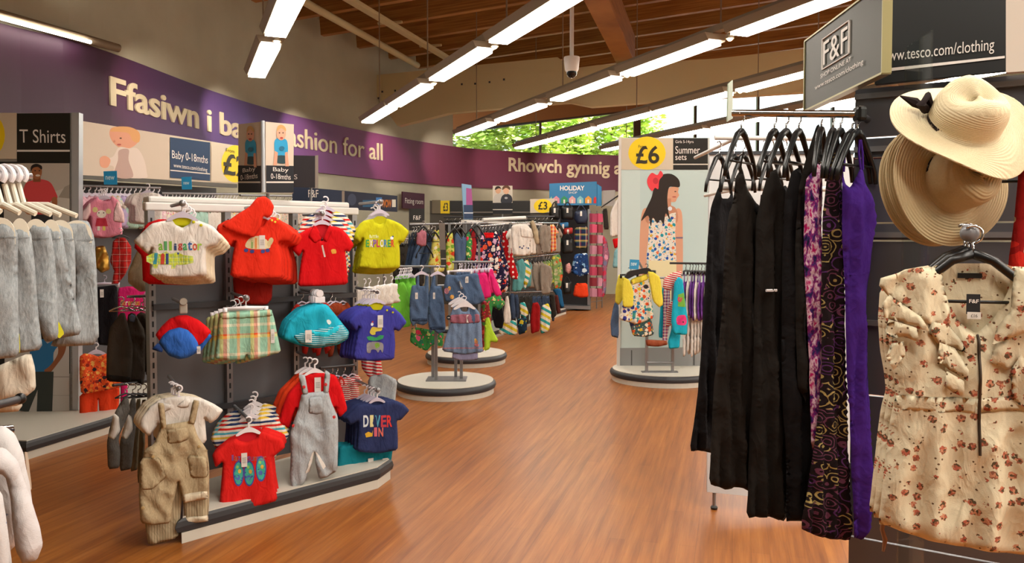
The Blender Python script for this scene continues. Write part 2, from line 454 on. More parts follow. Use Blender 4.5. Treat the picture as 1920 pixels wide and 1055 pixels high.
RN, RD = Vector((1, -.265, 0)).normalized(), Vector((.265, 1, 0)).normalized()
def roof_z(x, y): return 5.31 + .083 * (Vector((x, y, 0)).dot(RN) + 6.96)
t = NT('wall plaster'); uv = t.uv(1, 1, obj=True); nz = t.noise(uv, 1.4, 4); t.col(t.ramp(nz, [(.3, '#b2af9a'), (.7, '#c0bda8')], False)); t.b.inputs['Roughness'].default_value = .85
wallm = t.m
def strip(name, a0, a1, z0, z1, off, th, m, n=90, zf=None):
    bm = bmesh.new(); rows = []
    for i in range(n + 1):
        a = a0 + (a1 - a0) * i / n; p, q = arc_pt(a, off), arc_pt(a, off + th)
        zt = zf(p) if zf else z1
        rows.append([bm.verts.new((*q, z0)), bm.verts.new((*q, zt)), bm.verts.new((*p, zt)), bm.verts.new((*p, z0))])
    for A, B in zip(rows, rows[1:]):
        for k in range(4): bm.faces.new((A[k], A[(k + 1) % 4], B[(k + 1) % 4], B[k]))
    bm.faces.new(rows[0]); bm.faces.new(rows[-1][::-1])
    return bm_obj(name, bm, m)
A850 = arc_px(850)
struct(strip('wall_left', 0, A850, 0, 0, -.15, .15, wallm, 90, lambda p: roof_z(*p) + .02))
struct(strip('wall_back', A850, ARC[-1], 0, 3.5, -.15, .15, wallm, 60))
timber = M('warm timber', '#8f5a2c', .6)
t = NT('glulam timber'); uv = t.uv(1, 1, obj=True); mp = t.n('ShaderNodeMapping'); mp.inputs['Scale'].default_value = (1.2, 1.2, 40); t.l(uv, mp.inputs[0])
t.col(t.ramp(t.noise(mp.outputs[0], 1, 3), [(.3, '#885622'), (.7, '#b37f40')], False)); t.b.inputs['Roughness'].default_value = .6; glulam = t.m
cream = M('cream painted beam', '#cdbf94', .7)
# window wall far behind the banner
WY = 20.95
def wpt(px, py): v = P(px, py, WY); return (v.x, v.z)
bm = bmesh.new()
prism(bm, [wpt(835, 249), wpt(930, 236), wpt(1190, 206), wpt(1267, 188), wpt(1515, 170), wpt(1720, 155), (11, 6.9), (-2.6, 5.6)], WY - .06, WY + .06)
struct(bm_obj('wall_upper', bm, timber))
bm = bmesh.new(); box(bm, (11, 7.5, 3.8), (.15, 27.4, 7.6)); struct(bm_obj('wall_right', bm, wallm))
bm = bmesh.new(); box(bm, (2.5, -6.1, 3.8), (17, .15, 7.6)); struct(bm_obj('wall_front', bm, wallm))
frame_m = M('dark window frame', '#3a3a38', .5); post_m = M('brown post', '#4a3020', .6)
gt = NT('window glass'); gl = gt.n('ShaderNodeBsdfGlossy'); gl.inputs['Roughness'].default_value = .02
tr = gt.n('ShaderNodeBsdfTransparent'); tr.inputs[0].default_value = (.95, .98, .97, 1); ms = gt.n('ShaderNodeMixShader'); ms.inputs[0].default_value = .06
gt.l(tr.outputs[0], ms.inputs[1]); gt.l(gl.outputs[0], ms.inputs[2]); gt.l(ms.outputs[0], gt.t.nodes['Material Output'].inputs['Surface']); glass = gt.m
MUL = [845, 1013, 1194, 1303, 1420, 1560, 1720]
def top_y(px): return float(np.interp(px, [835, 930, 1190, 1267, 1515, 1720], [249, 236, 206, 188, 170, 155]))
for i, (a, b) in enumerate(zip(MUL, MUL[1:])):
    xa, xb = wpt(a, 280)[0], wpt(b, 280)[0]; za, zb = wpt(a, top_y(a))[1], wpt(b, top_y(b))[1]
    w = empty('window_%d' % (i + 1), ((xa + xb) / 2, WY, 3.45)); struct(w); w['label'] = 'high window strip above the purple banner'
    bm = bmesh.new(); fr = .05; lx = (xb - xa) / 2
    prism(bm, [(-lx, 0), (lx, 0), (lx, fr), (-lx, fr)], -.05, .05)
    ww = .09 if b == 1194 or a == 1194 else .03
    prism(bm, [(-lx, 0), (-lx + (.09 if a == 1194 else .03), 0), (-lx + (.09 if a == 1194 else .03), za - 3.45), (-lx, za - 3.45)], -.06, .06)
    prism(bm, [(lx - (.09 if b == 1194 else .03), 0), (lx, 0), (lx, zb - 3.45), (lx - (.09 if b == 1194 else .03), zb - 3.45)], -.06, .06)
    prism(bm, [(-lx, za - 3.5), (lx, zb - 3.5), (lx, zb - 3.45), (-lx, za - 3.45)], -.05, .05)
    bm_obj('window_frame', bm, post_m if 1194 in (a, b) else frame_m, w)
    bm = bmesh.new(); prism(bm, [(-lx + .02, .03), (lx - .02, .03), (lx - .02, zb - 3.47), (-lx + .02, za - 3.47)], -.004, .004); bm_obj('window_pane', bm, glass, w)
# roof: corrugated deck, purlins, glulam, beam
t = NT('corrugated roof deck'); uv = t.uv(1, 1, math.radians(-14.8), obj=True); wv = t.math('SINE', t.math('MULTIPLY', t.sep(uv)[0], 34)); t.col('#a9a48f'); t.b.inputs['Roughness'].default_value = .6; t.b.inputs['Metallic'].default_value = .2
t.bump(wv, .05, .8)
bm = bmesh.new(); n_ = 2; vv = []
for s_, t_ in ((-9, -9), (13, -9), (13, 24.6), (-9, 20.2)):
    p = RN * s_ + RD * t_
    if t_ > 0: p = Vector((p.x, 21.2, 0))
    vv.append((p.x, p.y, roof_z(p.x, p.y)))
lo = [bm.verts.new(v) for v in vv]; hi = [bm.verts.new((v[0], v[1], v[2] + .1)) for v in vv]
bm.faces.new(lo[::-1]); bm.faces.new(hi)
for k in range(4): bm.faces.new((lo[k], lo[(k + 1) % 4], hi[(k + 1) % 4], hi[k]))
struct(bm_obj('ceiling', bm, t.m))
for k in range(-4, 11):
    tt = 14.76 - 1.05 * k
    xs = np.linspace(-8, 12.5, 120); s0 = -8
    for s_ in xs:                                     # stop the purlin at the curved wall
        p = RN * s_ + RD * tt
        wx = np.interp(p.y, [q[1] for q in WC if q[1] < 20.2], [q[0] for q in WC if q[1] < 20.2])
        if p.x > wx + .1: s0 = s_; break
    p0, p1 = RN * s0 + RD * tt, RN * 12.0 + RD * tt
    if p0.y > 20.6: continue
    z0, z1 = roof_z(p0.x, p0.y) - .2, roof_z(p1.x, p1.y) - .2; mid = (p0 + p1) / 2
    bm = bmesh.new(); box(bm, (0, 0, 0), ((p1 - p0).length, .12, .38), 0)
    o = bm_obj('trim_purlin', bm, glulam, None, (mid.x, mid.y, (z0 + z1) / 2)); o.rotation_euler = (0, -math.atan2(z1 - z0, (p1 - p0).length), math.atan2(-.265, 1)); struct(o)
def beam_between(name, a, b, w, h, m):
    a, b = Vector(a), Vector(b); d = b - a; bm = bmesh.new(); box(bm, (0, 0, 0), (d.length, w, h), 0, .01)
    o = bm_obj(name, bm, m, None, (a + b) / 2); o.rotation_euler = (0, -math.asin(d.z / d.length), math.atan2(d.y, d.x)); return o
struct(beam_between('trim_glulam', (.62, 9.0, 5.02), (2.12, 15.0, 4.92), .34, .5, glulam))
bp = Plane(P(700, 200, 16), -14.8)
bm = bmesh.new(); prism(bm, bp.pts([(680, 143), (1045, 107), (1075, 128), (1120, 122), (1340, 110), (1515, 90), (1720, 66), (1720, 155), (1515, 172), (1267, 188), (1107, 200), (1067, 192), (1000, 197), (840, 212), (745, 236)]), 0, .2)
bo = struct(bm_obj('trim_beam', bm, cream, None, bp.o, bp.yaw))
bm = bmesh.new()
for px, py in ((693, 173), (717, 172), (741, 170), (767, 168), (866, 158), (891, 157), (918, 154), (945, 149), (710, 184), (732, 186)): a, b = bp.loc(px, py); box(bm, (a, -.004, b), (.035, .01, .035))
bm_obj('bolt', bm, dark_metal, bo)
struct(bar_obj('trim_conduit', [(-3.35, 10.6, 4.9), (-1.9, 16.2, 4.9)], .06, cream)); struct(beam_between('trim_cable_tray', (-2.75, 10.6, 4.95), (-1.2, 16.0, 4.95), .15, .06, cream))
for px, py, d in ((600, 6, 11.3), (730, 60, 13.3), (806, 105, 14.9)):
    q = P(px, py, d); struct(beam_between('trim_tray_bracket', (q.x - .2, q.y + .06, 4.99), (q.x + .22, q.y - .04, 4.99), .05, .04, cream))
# --- banner along the curved wall
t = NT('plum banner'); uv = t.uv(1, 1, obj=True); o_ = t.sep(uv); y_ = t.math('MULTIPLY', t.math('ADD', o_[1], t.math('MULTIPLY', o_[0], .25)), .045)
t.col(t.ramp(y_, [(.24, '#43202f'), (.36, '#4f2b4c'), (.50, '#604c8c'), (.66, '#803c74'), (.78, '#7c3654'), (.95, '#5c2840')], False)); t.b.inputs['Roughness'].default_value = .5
BA0, BA1 = ARC[min(range(len(WC)), key=lambda i: abs(WC[i][1] - 5.5))], ARC[-1] - .3
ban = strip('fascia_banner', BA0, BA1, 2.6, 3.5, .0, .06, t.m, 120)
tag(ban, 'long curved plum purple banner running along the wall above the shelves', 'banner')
letters_m = M('cream raised letters', '#d9cfae', .5)
def wall_text(s, shown, px0, px1, z0, z1, bold):
    mv = text_mesh(shown, bold, .02); g = lambda m: np.array([v.co[:] for v in m.vertices]); cv = g(mv); c0 = cv[:, 0].min()
    a0, a1 = arc_px(px0), arc_px(px1); k = (a1 - a0) / (cv[:, 0].max() - c0); kz = (z1 - z0) / .729; words = s.split(' ')
    for i, w in enumerate(words):
        me = text_mesh(w, bold, .02); co = g(me); pre = text_mesh(' '.join(words[:i + 1]), bold, .02); sx = g(pre)[:, 0].max() - co[:, 0].max(); bpy.data.meshes.remove(pre)
        for v, c in zip(me.vertices, co):
            x, y = arc_pt(a0 + (c[0] + sx - c0) * k, .062 + (.02 + c[2]) * .5)
            v.co = (x, y, z0 + c[1] * kz)
        mesh_obj('lettering', me, letters_m, ban)
    bpy.data.meshes.remove(mv)
wall_text('Ffasiwn i bawb', 'Ffasiwn i ba', 200, 449, 2.93, 3.25, .02)
wall_text('Fashion for all', 'Fashion for all', 522, 712, 2.98, 3.33, .004)
wall_text('Rhowch gynnig arni', 'Rhowch gynnig a', 951, 1163, 3.03, 3.36, .02)
# --- light rows
diff = M('lit diffuser', '#fff6e8', .4, emit=LAMP); bulb = M('lit spot bulb', '#ffd9a8', .4, emit=LAMP * 1.2); trough = M('light trough', '#8c7c66', .5)
FAR = {1: [9.1, 7.24], 2: [12.8, 11.16, 9.31, 7.5], 3: [14.4, 12.6, 10.7, 9.0, 7.2], 4: [16.6, 15.0, 13.3, 11.7, 10.0, 8.3], 5: [17.0, 15.2, 13.5, 11.7, 9.9, 8.2]}
WHERE = {1: 'over the baby clothes', 2: 'aimed at Fashion for all', 3: 'under the dome camera', 4: 'before the leafy window', 5: 'behind the black dresses'}
ORD = ['farthest', 'second farthest', 'third farthest', 'fourth farthest', 'fifth farthest', 'sixth farthest']
RZ = math.atan(.41); RL = math.hypot(1, .41)
for r, (x12, y12) in ROWS.items():
    rx = lambda y: x12 - .41 * (y - y12)
    y0, y1 = FAR[r][0] + .1, FAR[r][-1] - 1.9; ym = (y0 + y1) / 2
    tr_ = empty('light_track', (rx(ym), ym, ROW_Z + .07), RZ)
    bm = bmesh.new(); box(bm, (0, 0, 0.035), (.08, (y0 - y1) * RL, .06)); bm_obj('rail', bm, trough, tr_)
    for k in range(3):
        yy = y0 - .9 - k * (y0 - y1 - 1.2) / 2.6; lx = (yy - ym) * RL
        zc = roof_z(rx(yy), yy)
        bar_obj('suspension_rod', [(0, lx, .06), (0, lx, zc - ROW_Z - .07)], .008, trough, tr_, 6)
    tag(tr_, 'straight suspended light track, the row ' + WHERE[r], 'light track')
    for i, d in enumerate(FAR[r]):
        yc = d - .72; L = 1.45 * RL
        o = empty('ceiling_light', (rx(yc), yc, ROW_Z), RZ)
        bm = bmesh.new()
        prism(bm, [(-.10, 0), (-.135, .07), (.135, .07), (.10, 0), (.092, 0), (.092, .012), (-.092, .012), (-.092, 0)], -L / 2 - .06, L / 2 + .06); bm_obj('housing', bm, trough, o)
        bm = bmesh.new(); box(bm, (0, 0, -.008), (.18, L, .036)); bm_obj('diffuser', bm, diff, o)
        tag(o, 'fluorescent ceiling light, %s in the row %s' % (ORD[i], WHERE[r]), 'ceiling light', 'fluorescent lights in the ceiling rows')
        ys = d - 1.45 - .17
        sp = empty('spot_lamp', (rx(ys) + .04, ys, ROW_Z + .06), RZ)
        bm = bmesh.new(); lathe(bm, [(.012, 0), (.03, -.03), (.042, -.07), (.036, -.07), (.01, -.03)], 14); bm_obj('lamp_shade', bm, trough, sp, smooth=True)
        bm = bmesh.new(); bmesh.ops.create_icosphere(bm, subdivisions=2, radius=.03); bm_obj('bulb', bm, bulb, sp, (0, 0, -.062), smooth=True)
        tag(sp, 'small glowing spot lamp, %s in the row %s' % (ORD[i], WHERE[r]), 'spot lamp', 'spot lamps on the light tracks')
q0, q1 = P(-140, -4, 6.9), P(170, 79, 8.3)
sl = empty('strip_light', q0); d_ = q1 - q0
bar_obj('tube', [(0, 0, 0), d_], .018, diff, sl); bar_obj('housing', [Vector((-.03, 0, .05)), d_ + Vector((.12, .4, -.02)) + Vector((-.03, 0, .05))], .045, trough, sl)
tag(sl, 'thin white strip light above the dark start of the purple banner', 'strip light')
# spot lamps that wash the banner
for px, py, d in ((720, 232, 14.6), (830, 250, 15.8), (930, 262, 16.8), (1045, 283, 17.8), (1140, 283, 17.8), (560, 200, 12.4), (420, 180, 10.2), (280, 150, 7.9)):
    l = bpy.data.lights.new('banner_spot', 'SPOT'); l.energy = 170; l.spot_size = math.radians(42); l.spot_blend = .9; l.color = (1, .82, .68); l.shadow_soft_size = .04
    o = link(bpy.data.objects.new('banner_spot', l)); o.location = P(px, py, d) + Vector((.35, -.1, .25)); x, y = arc_pt(arc_px(px)); o.rotation_euler = (Vector((x, y, 3.05)) - o.location).to_track_quat('-Z', 'Y').to_euler()
# --- dome camera on its pole
q = P(1072, 107, 8.3); dc = empty('dome_camera', q)
bm = bmesh.new(); tube(bm, [(0, 0, 0), (0, 0, roof_z(q.x, q.y) - q.z - .012)], .022, 12); bm_obj('pole', bm, white_metal, dc, smooth=True)
bm = bmesh.new(); lathe(bm, [(.03, .01), (.08, .0), (.083, -.02), (.07, -.13), (.058, -.15), (0.0, -.15)], 28); bm_obj('housing', bm, white_metal, dc, smooth=True)
bm = bmesh.new(); lathe(bm, [(.056, -.15)] + [(.056 * math.cos(a), -.15 - .065 * math.sin(a)) for a in [i * math.pi / 2 / 8 for i in range(1, 9)]], 28); bm_obj('dome', bm, M('smoked dome', '#101012', .08), dc, smooth=True)
tag(dc, 'white dome security camera hanging from a ceiling pole', 'security camera')
# --- outside: trees
leafm = []
for k, (c1, c2) in enumerate((('#d2e070', '#98c048'), ('#e6ec9a', '#b4d462'))):
    t = NT('leaf %d' % k); oi = t.n('ShaderNodeTexNoise'); t.col(t.ramp(t.noise(t.uv(1, 1, obj=True), 1.6, 3), [(.35, c2), (.65, c1)], False)); t.b.inputs['Roughness'].default_value = .6
    t.b.inputs['Subsurface Weight'].default_value = 0; leafm.append(t.m)
bark = M('bark', '#5b4a38', .9)
for k, (tx, ty, th) in enumerate(((-2.2, 25.5, 6.2), (.6, 24.6, 6.8), (3.2, 26, 7.0))):
    tr_ = empty('tree', (tx, ty, 0)); rs = random.Random(k)
    bm = bmesh.new(); tube(bm, [(0, 0, 0), (.1, 0, 1.8), (0, .1, 3.4), (.1, 0, th - 1)], [.2, .17, .13, .05], 10)
    for j in range(5):
        a = j * 1.3; tube(bm, [(.05, .05, 2 + .4 * j), (.9 * math.cos(a), .9 * math.sin(a), 2.9 + .5 * j)], [.07, .02], 6)
    bm_obj('trunk', bm, bark, tr_, smooth=True)
    bm = bmesh.new()
    for j in range(8000):
        while True:
            p = Vector((rs.uniform(-1, 1), rs.uniform(-1, 1), rs.uniform(-1, 1)))
            if .35 < p.length < 1 and noise.noise(p * 2.2 + Vector((k * 3, 0, 0))) > -.3: break
        c0 = Vector((p.x * 1.9, p.y * 1.5, th - 2.4 + p.z * 2.2)); s_ = rs.uniform(.07, .16)
        q_ = Matrix.Rotation(rs.uniform(0, 6.28), 3, 'Z') @ Matrix.Rotation(rs.uniform(-1.2, 1.2), 3, 'X')
        vs = [bm.verts.new(c0 + q_ @ Vector(w)) for w in ((-s_, 0, 0), (0, -s_ * .5, .02), (s_, 0, 0), (0, s_ * .5, .02))]
        bm.faces.new(vs).material_index = rs.random() < .5
    bm_obj('crown', bm, leafm, tr_)
    tag(tr_, ['sunlit green tree outside the window, above the word Rhowch', 'sunlit green tree outside the window, above the word gynnig', 'sunlit green tree outside the window, beside the brown window post'][k], 'tree', 'trees outside the high window')
bm = bmesh.new(); box(bm, (2, 40, -.3), (60, 38, .1)); g_ = bm_obj('ground_outside', bm, M('outside paving', '#b8b4aa', .9)); struct(g_)
# ================================================================== FIXTURES
def plinth(name, label, poly, cat='display platform', h=.12, group=None):
    n = len(poly); cx, cy = sum(p[0] for p in poly) / n, sum(p[1] for p in poly) / n
    r = sum(math.hypot(p[0] - cx, p[1] - cy) for p in poly) / n
    sc = lambda d: [((p[0] - cx) * (1 - d / r), (p[1] - cy) * (1 - d / r)) for p in poly]
    e = empty(name, (cx, cy, 0))
    bm = bmesh.new(); prism(bm, sc(.015), 0, h * .4, axis='z'); bm_obj('kick_board', bm, base_top, e)
    bm = bmesh.new(); rings = [(.02, h * .4), (.0, h * .47), (-.008, h * .66), (.0, h * .85), (.02, h * .95)]
    R = [[bm.verts.new((x, y, z)) for x, y in sc(d)] for d, z in rings]
    for A, B in zip(R, R[1:]):
        for k in range(n): bm.faces.new((A[k], A[(k + 1) % n], B[(k + 1) % n], B[k]))
    bm_obj('bumper', bm, rubber, e, smooth=n > 12)
    bm = bmesh.new(); prism(bm, sc(.02), h * .6, h, axis='z'); bm_obj('top', bm, base_top, e)
    return tag(e, label, cat, group)
def circle(x, y, r, n=48, ry=None): return [(x + r * math.cos(2 * math.pi * k / n), y + (ry or r) * math.sin(2 * math.pi * k / n)) for k in range(n)]
def xy(v): return (v[0], v[1])
black_board = M('black sign board', '#14130f', .5); navy_board = M('navy sign board', '#1c2a44', .5)
cream_board = M('cream sign board', '#cfc2ad', .6); yellow_card = M('yellow price card', '#f0d000', .55); white_ink = M('white ink', '#e6e0da', .6); dark_ink = M('dark ink', '#2a2410', .6)
def panel_box(name, plane, quad, th, m, parent=None, zmin=None):
    """board on a plane from four pixel corners, thickness away from the viewer"""
    q = plane.pts(quad)
    if zmin is not None: q = [(a, max(b, zmin - plane.o.z)) for a, b in q]
    bm = bmesh.new(); prism(bm, q, 0, th); return bm_obj(name, bm, m, parent)
def root(name, plane): return empty(name, plane.o, plane.yaw)

# ---------- T Shirts end panel and wall platform
plinth('wall_platform', 'low pale platform with dark bumper below the orange outfit and the T Shirts panel', [xy(Pz(50, 863)), xy(Pz(206, 813)), (-2.9, 7.9), (-4.3, 8.0), (-4.75, 6.2), (-4.6, 5.5)], h=.13)
tp = PL(140, 500, 6.2, 4); e = root('end_panel', tp)
panel_box('backing', tp, [(-60, 212), (134, 212), (137, 830), (-60, 846)], .05, M('panel grey', '#8e8d88', .5), e, .131)
panel_box('post', tp, [(133, 211), (148, 211), (148, 835), (134, 832)], .07, M('pale aluminium', '#b7bcc2', .35, .4), e, .131)
panel_box('header', tp, [(33, 213), (132, 212), (132, 303), (33, 303)], -.008, black_board, e)
layers('header_line', e, tp, [(rect(33, 281, 132, 284.5), white_ink)], .01)
text('T Shirts', e, tp, (38, 243, 124, 268), white_ink, 0, .011)
layers('price_card', e, tp, [(rect(-60, 212, 33, 298), cream_board), (ell(-42, 254, 53, 53), yellow_card)], .012)
skin, skin2 = '#a5683f', '#8b5230'
layers('poster', e, tp, [
    (rect(-60, 303, 132, 700), '#171512'), (rect(8, 306, 131, 460), '#bdb4a8'), ([(8, 368), (60, 372), (131, 350), (131, 460), (8, 460)], '#c9c4ba'), ([(110, 370), (122, 350), (131, 346), (131, 372)], '#9f978b'),
    (catmull([(44, 380), (42, 372), (48, 345), (62, 338), (78, 336), (95, 342), (105, 360), (108, 372), (95, 378), (95, 395), (100, 402), (78, 408), (58, 402), (54, 384)], 5), '#d8484c'),
    (catmull([(43, 375), (52, 373), (54, 390), (60, 402), (48, 398)], 5), skin), (catmull([(98, 372), (107, 370), (108, 384), (103, 398), (92, 406), (88, 402), (98, 390)], 5), skin),
    (rect(63, 328, 77, 341), skin2), (ell(70, 322, 9.6, 14), skin), (catmull([(59, 322), (60, 311), (69, 307), (79, 311), (79, 318), (72, 313), (63, 315)], 5), '#1d1613'), (ell(72, 329, 4.5, 2), '#e9dccf'),
    (ell(67, 320, 1.5, 1), '#20150f'), (ell(75, 320, 1.5, 1), '#20150f'), (rect(60, 402, 100, 460), '#2b2d30'),
    (rect(10, 640, 131, 794), '#b9b4ae'), (rect(10, 705, 131, 706.5), '#8d877f'), (rect(10, 740, 131, 741), '#a19b93'),
    (catmull([(60, 640), (112, 640), (102, 660), (100, 690), (82, 697), (64, 696)], 4), '#1f6a9c'), (catmull([(110, 640), (125, 640), (122, 662), (104, 688), (94, 698), (84, 694), (96, 684), (110, 662)], 4), skin2),
    ([(64, 696), (102, 696), (99, 778), (70, 778), (72, 730), (55, 772), (33, 768), (58, 720)], '#2e3532'), (rect(73, 778, 90, 792), skin2), ([(40, 770), (56, 772), (54, 793), (38, 793)], skin2),
    ([(5, 792), (133, 790), (133, 797), (5, 800)], '#171512')], .004)
layers('slot_marks', e, tp, [(rect(99, 800, 101, 808), '#3b3b3a')], .003)
tag(e, 'tall T Shirts display panel showing a man in a red tee', 'display panel')

# ---------- wall run with the baby header
WR = Plane(P(148, 275, 6.35), 79)
e = root('header_board', WR)
q4 = [(149, 226), (445, 273), (445, 345), (149, 327)]
panel_box('board', WR, q4, .03, cream_board, e)
panel_box('shelf_edge', WR, [(149, 327), (445, 345), (445, 352), (149, 334)], .05, M('dark shelf edge', '#55534d', .6), e)
bs = '#d99a7d'; bh = '#d9a066'
layers('poster', e, WR, [
    ([(150, 227), (317, 253), (317, 337), (150, 328)], '#cbbba9'),
    (catmull([(205, 244), (214, 238), (240, 238), (258, 246), (260, 262), (250, 274), (232, 280), (216, 272), (206, 258)], 5), bs), (catmull([(206, 246), (214, 238), (242, 238), (260, 248), (260, 266), (248, 264), (240, 250), (222, 247)], 5), bh),
    (catmull([(222, 276), (240, 278), (256, 278), (268, 296), (274, 322), (270, 334), (215, 330), (212, 312), (190, 308), (188, 298), (210, 294)], 5), '#d8c8bc'), (catmull([(222, 282), (240, 280), (240, 300), (248, 332), (214, 330), (220, 300)], 5), '#b79a90'),
    (catmull([(186, 297), (196, 292), (206, 300), (200, 314), (188, 312)], 5), bs), (ell(225, 259, 2.2, 1.3), '#4a3020'), (ell(222, 271, 4, 1.6), '#b5544a'), (ell(213, 265, 2, 2.4), '#c98468')], .004)
layers('size_card', e, WR, [([(318, 257), (393, 267), (393, 339), (318, 333)], '#1d3a5c'), ([(318, 318), (393, 325), (393, 327), (318, 320)], '#d9d2c8')], .006)
text('Baby 0-18mths', e, WR, (321, 287, 388, 306), white_ink, 0, .009, slope=0)
text('www.tesco.com/clothing', e, WR, (324, 310, 387, 320), white_ink, 0, .009)
layers('price_card', e, WR, [([(395, 268), (444, 275), (444, 343), (395, 340)], cream_board), (ell(440, 307, 26, 35), yellow_card)], .006)
text('£2', e, WR, (417, 290, 462, 330), dark_ink, .02, .011); text('From', e, WR, (422, 279, 438, 286), dark_ink, 0, .011)
tag(e, 'header board with a baby photo and Baby 0-18mths above the pink tops', 'header board')
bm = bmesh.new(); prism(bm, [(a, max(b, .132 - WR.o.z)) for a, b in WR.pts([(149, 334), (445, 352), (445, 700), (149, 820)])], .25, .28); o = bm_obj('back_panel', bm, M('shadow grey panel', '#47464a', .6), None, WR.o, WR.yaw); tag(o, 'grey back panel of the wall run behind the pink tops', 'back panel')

# ---------- main gondola (45 degrees)
gx = lambda p, k: (p[0] - .707 * k, p[1] + .707 * k)
GA, GB = xy(Pz(333, 1022)), xy(Pz(712, 915))
gp = [GA, GB, xy(Pz(736, 897)), gx(GB, .3), gx(GB, .62), (GA[0] - .2, GA[1] + .5)]
plinth('gondola_platform', 'long straight platform with dark bumper under the red rompers and dungarees', gp, h=.13)
pa, pb = Vector((-1.93, 4.26, 0)), Vector((-1.03, 5.16, 0)); gl_ = (pb - pa).length; GO = (pa + pb) / 2
G = empty('gondola', (GO.x, GO.y, .13), math.radians(45))
gm = M('gondola panel grey', '#5d5d61', .5, .3)
bm = bmesh.new(); box(bm, (0, .02, .72), (gl_, .03, 1.36)); bm_obj('back_panel', bm, gm, G)
for x in (-gl_ / 2, -gl_ / 6, gl_ / 6, gl_ / 2):
    u_ = box_obj('upright', (x, -.005, .77), (.035, .05, 1.54), grey_metal, G)
    bm = bmesh.new()
    for k in range(26): box(bm, (0, -.026, -.7 + k * .055), (.008, .004, .03))
    bm_obj('slot_pattern', bm, M('slot shadow', '#17171a', .8), u_)
box_obj('top_rail', (0, -.01, 1.52), (gl_ + .06, .05, .045), white_metal, G, bev=.008)
box_obj('top_rail', (0.02, .1, 1.56), (gl_, .09, .04), white_metal, G, bev=.012)
for z in (.40, .985): box_obj('cross_bar', (0, -.03, z), (gl_, .03, .03), dark_metal, G)
tag(G, 'grey two-sided gondola frame behind the bright baby clothes', 'gondola')
def arm(label, px, py, d, L=.3, yaw=45, m=None):
    """straight hang bar sticking out of the gondola towards the viewer"""
    n = Vector((math.sin(math.radians(yaw)), -math.cos(math.radians(yaw)), 0)); e = P(px, py, d)
    o = empty('hang_bar', e - n * L); o['x'] = 0
    bm = bmesh.new(); tube(bm, [(0, 0, 0), n * L], .009, 8); bm_obj('bar', bm, m or grey_metal, o, smooth=True)
    bm = bmesh.new(); bmesh.ops.create_uvsphere(bm, u_segments=12, v_segments=8, radius=.016); bm_obj('end_cap', bm, m or grey_metal, o, n * L, smooth=True)
    del o['x']; tag(o, label, 'hang bar'); return o, n
# sign cube on top of the gondola
cq = P(494, 360, 4.75)
cube = empty('sign_cube', cq + Vector((-.01, .16, 0)))
PLf = Plane(cq, -50); PRt = Plane(cq, 40)
def cube_face(pl, side, quad, pic, strip):
    f = empty('sign_face', Vector(pl.o) - cube.location, pl.yaw); f.parent = cube
    panel_box('board', pl, quad, .012, M('cube cream', '#d3c3b1', .6), f); return f
fl_ = cube_face(PLf, 0, [(447, 233), (490, 228), (490, 361), (447, 358)], 0, 0); fr_ = cube_face(PRt, 0, [(498, 228), (551, 233), (550, 362), (498, 362)], 0, 0)
bm = bmesh.new(); tube(bm, [(0, 0, 0), (0, 0, .42)], .012, 10); bm_obj('corner_post', bm, M('pale aluminium', '#b7bcc2'), cube, cq - cube.location, smooth=True)
bm = bmesh.new(); tube(bm, [(0, .06, -.12), (0, .06, .02)], .012, 8); bm_obj('stem', bm, grey_metal, cube, (0, -.1, 0))
def crawl(px0, px1, top):          # baby crawling in a blue tee, drawn in a box of pixels
    w = px1 - px0; X = lambda u: px0 + u * w; Y = lambda v: top + v * 80
    return [(catmull([(X(.3), Y(.42)), (X(.5), Y(.36)), (X(.78), Y(.42)), (X(.82), Y(.72)), (X(.74), Y(.84)), (X(.4), Y(.84)), (X(.3), Y(.66))], 5), '#2b9fd0'),
            (catmull([(X(.36), Y(.78)), (X(.76), Y(.78)), (X(.8), Y(.92)), (X(.6), Y(.96)), (X(.36), Y(.92))], 4), '#22424a'),
            ([(X(.3), Y(.66)), (X(.42), Y(.7)), (X(.38), Y(1.0)), (X(.24), Y(1.0))], '#d99f82'), ([(X(.7), Y(.7)), (X(.8), Y(.68)), (X(.86), Y(1.02)), (X(.72), Y(1.02))], '#d99f82'),
            (ell(X(.55), Y(.25), w * .19, 13), '#e0a98e'), (catmull([(X(.38), Y(.2)), (X(.42), Y(.08)), (X(.58), Y(.05)), (X(.72), Y(.12)), (X(.73), Y(.2)), (X(.55), Y(.13))], 5), '#d2a468'),
            (ell(X(.48), Y(.24), 1.4, 1.2), '#3a2a22'), (ell(X(.62), Y(.24), 1.4, 1.2), '#3a2a22'), (ell(X(.56), Y(.36), 3, 2), '#b3463f'), (ell(X(.57), Y(.6), 5, 4), '#1f6d8f')]
for f, pl, (x0, x1), tx in ((fl_, PLf, (447.5, 490), (457, 481)), (fr_, PRt, (498.5, 550), (511, 540))):
    layers('poster', f, pl, crawl(x0 + 2, x1 - 2, 232 if f is fl_ else 230), .003)
    layers('name_strip', f, pl, [([(x0, 310), (x1, 311), (x1, 361), (x0, 361)], '#14161f'), ([(x0, 340), (x1, 340), (x1, 343), (x0, 343)], '#d9d2c8')], .004)
    text('Baby', f, pl, (tx[0], 314, tx[1], 324), white_ink, 0, .007); text('0-18mths', f, pl, (tx[0] - 4, 326, tx[1] + 4, 336), white_ink, 0, .007)
tag(cube, 'upright cube sign with crawling baby photos on top of the gondola', 'sign')

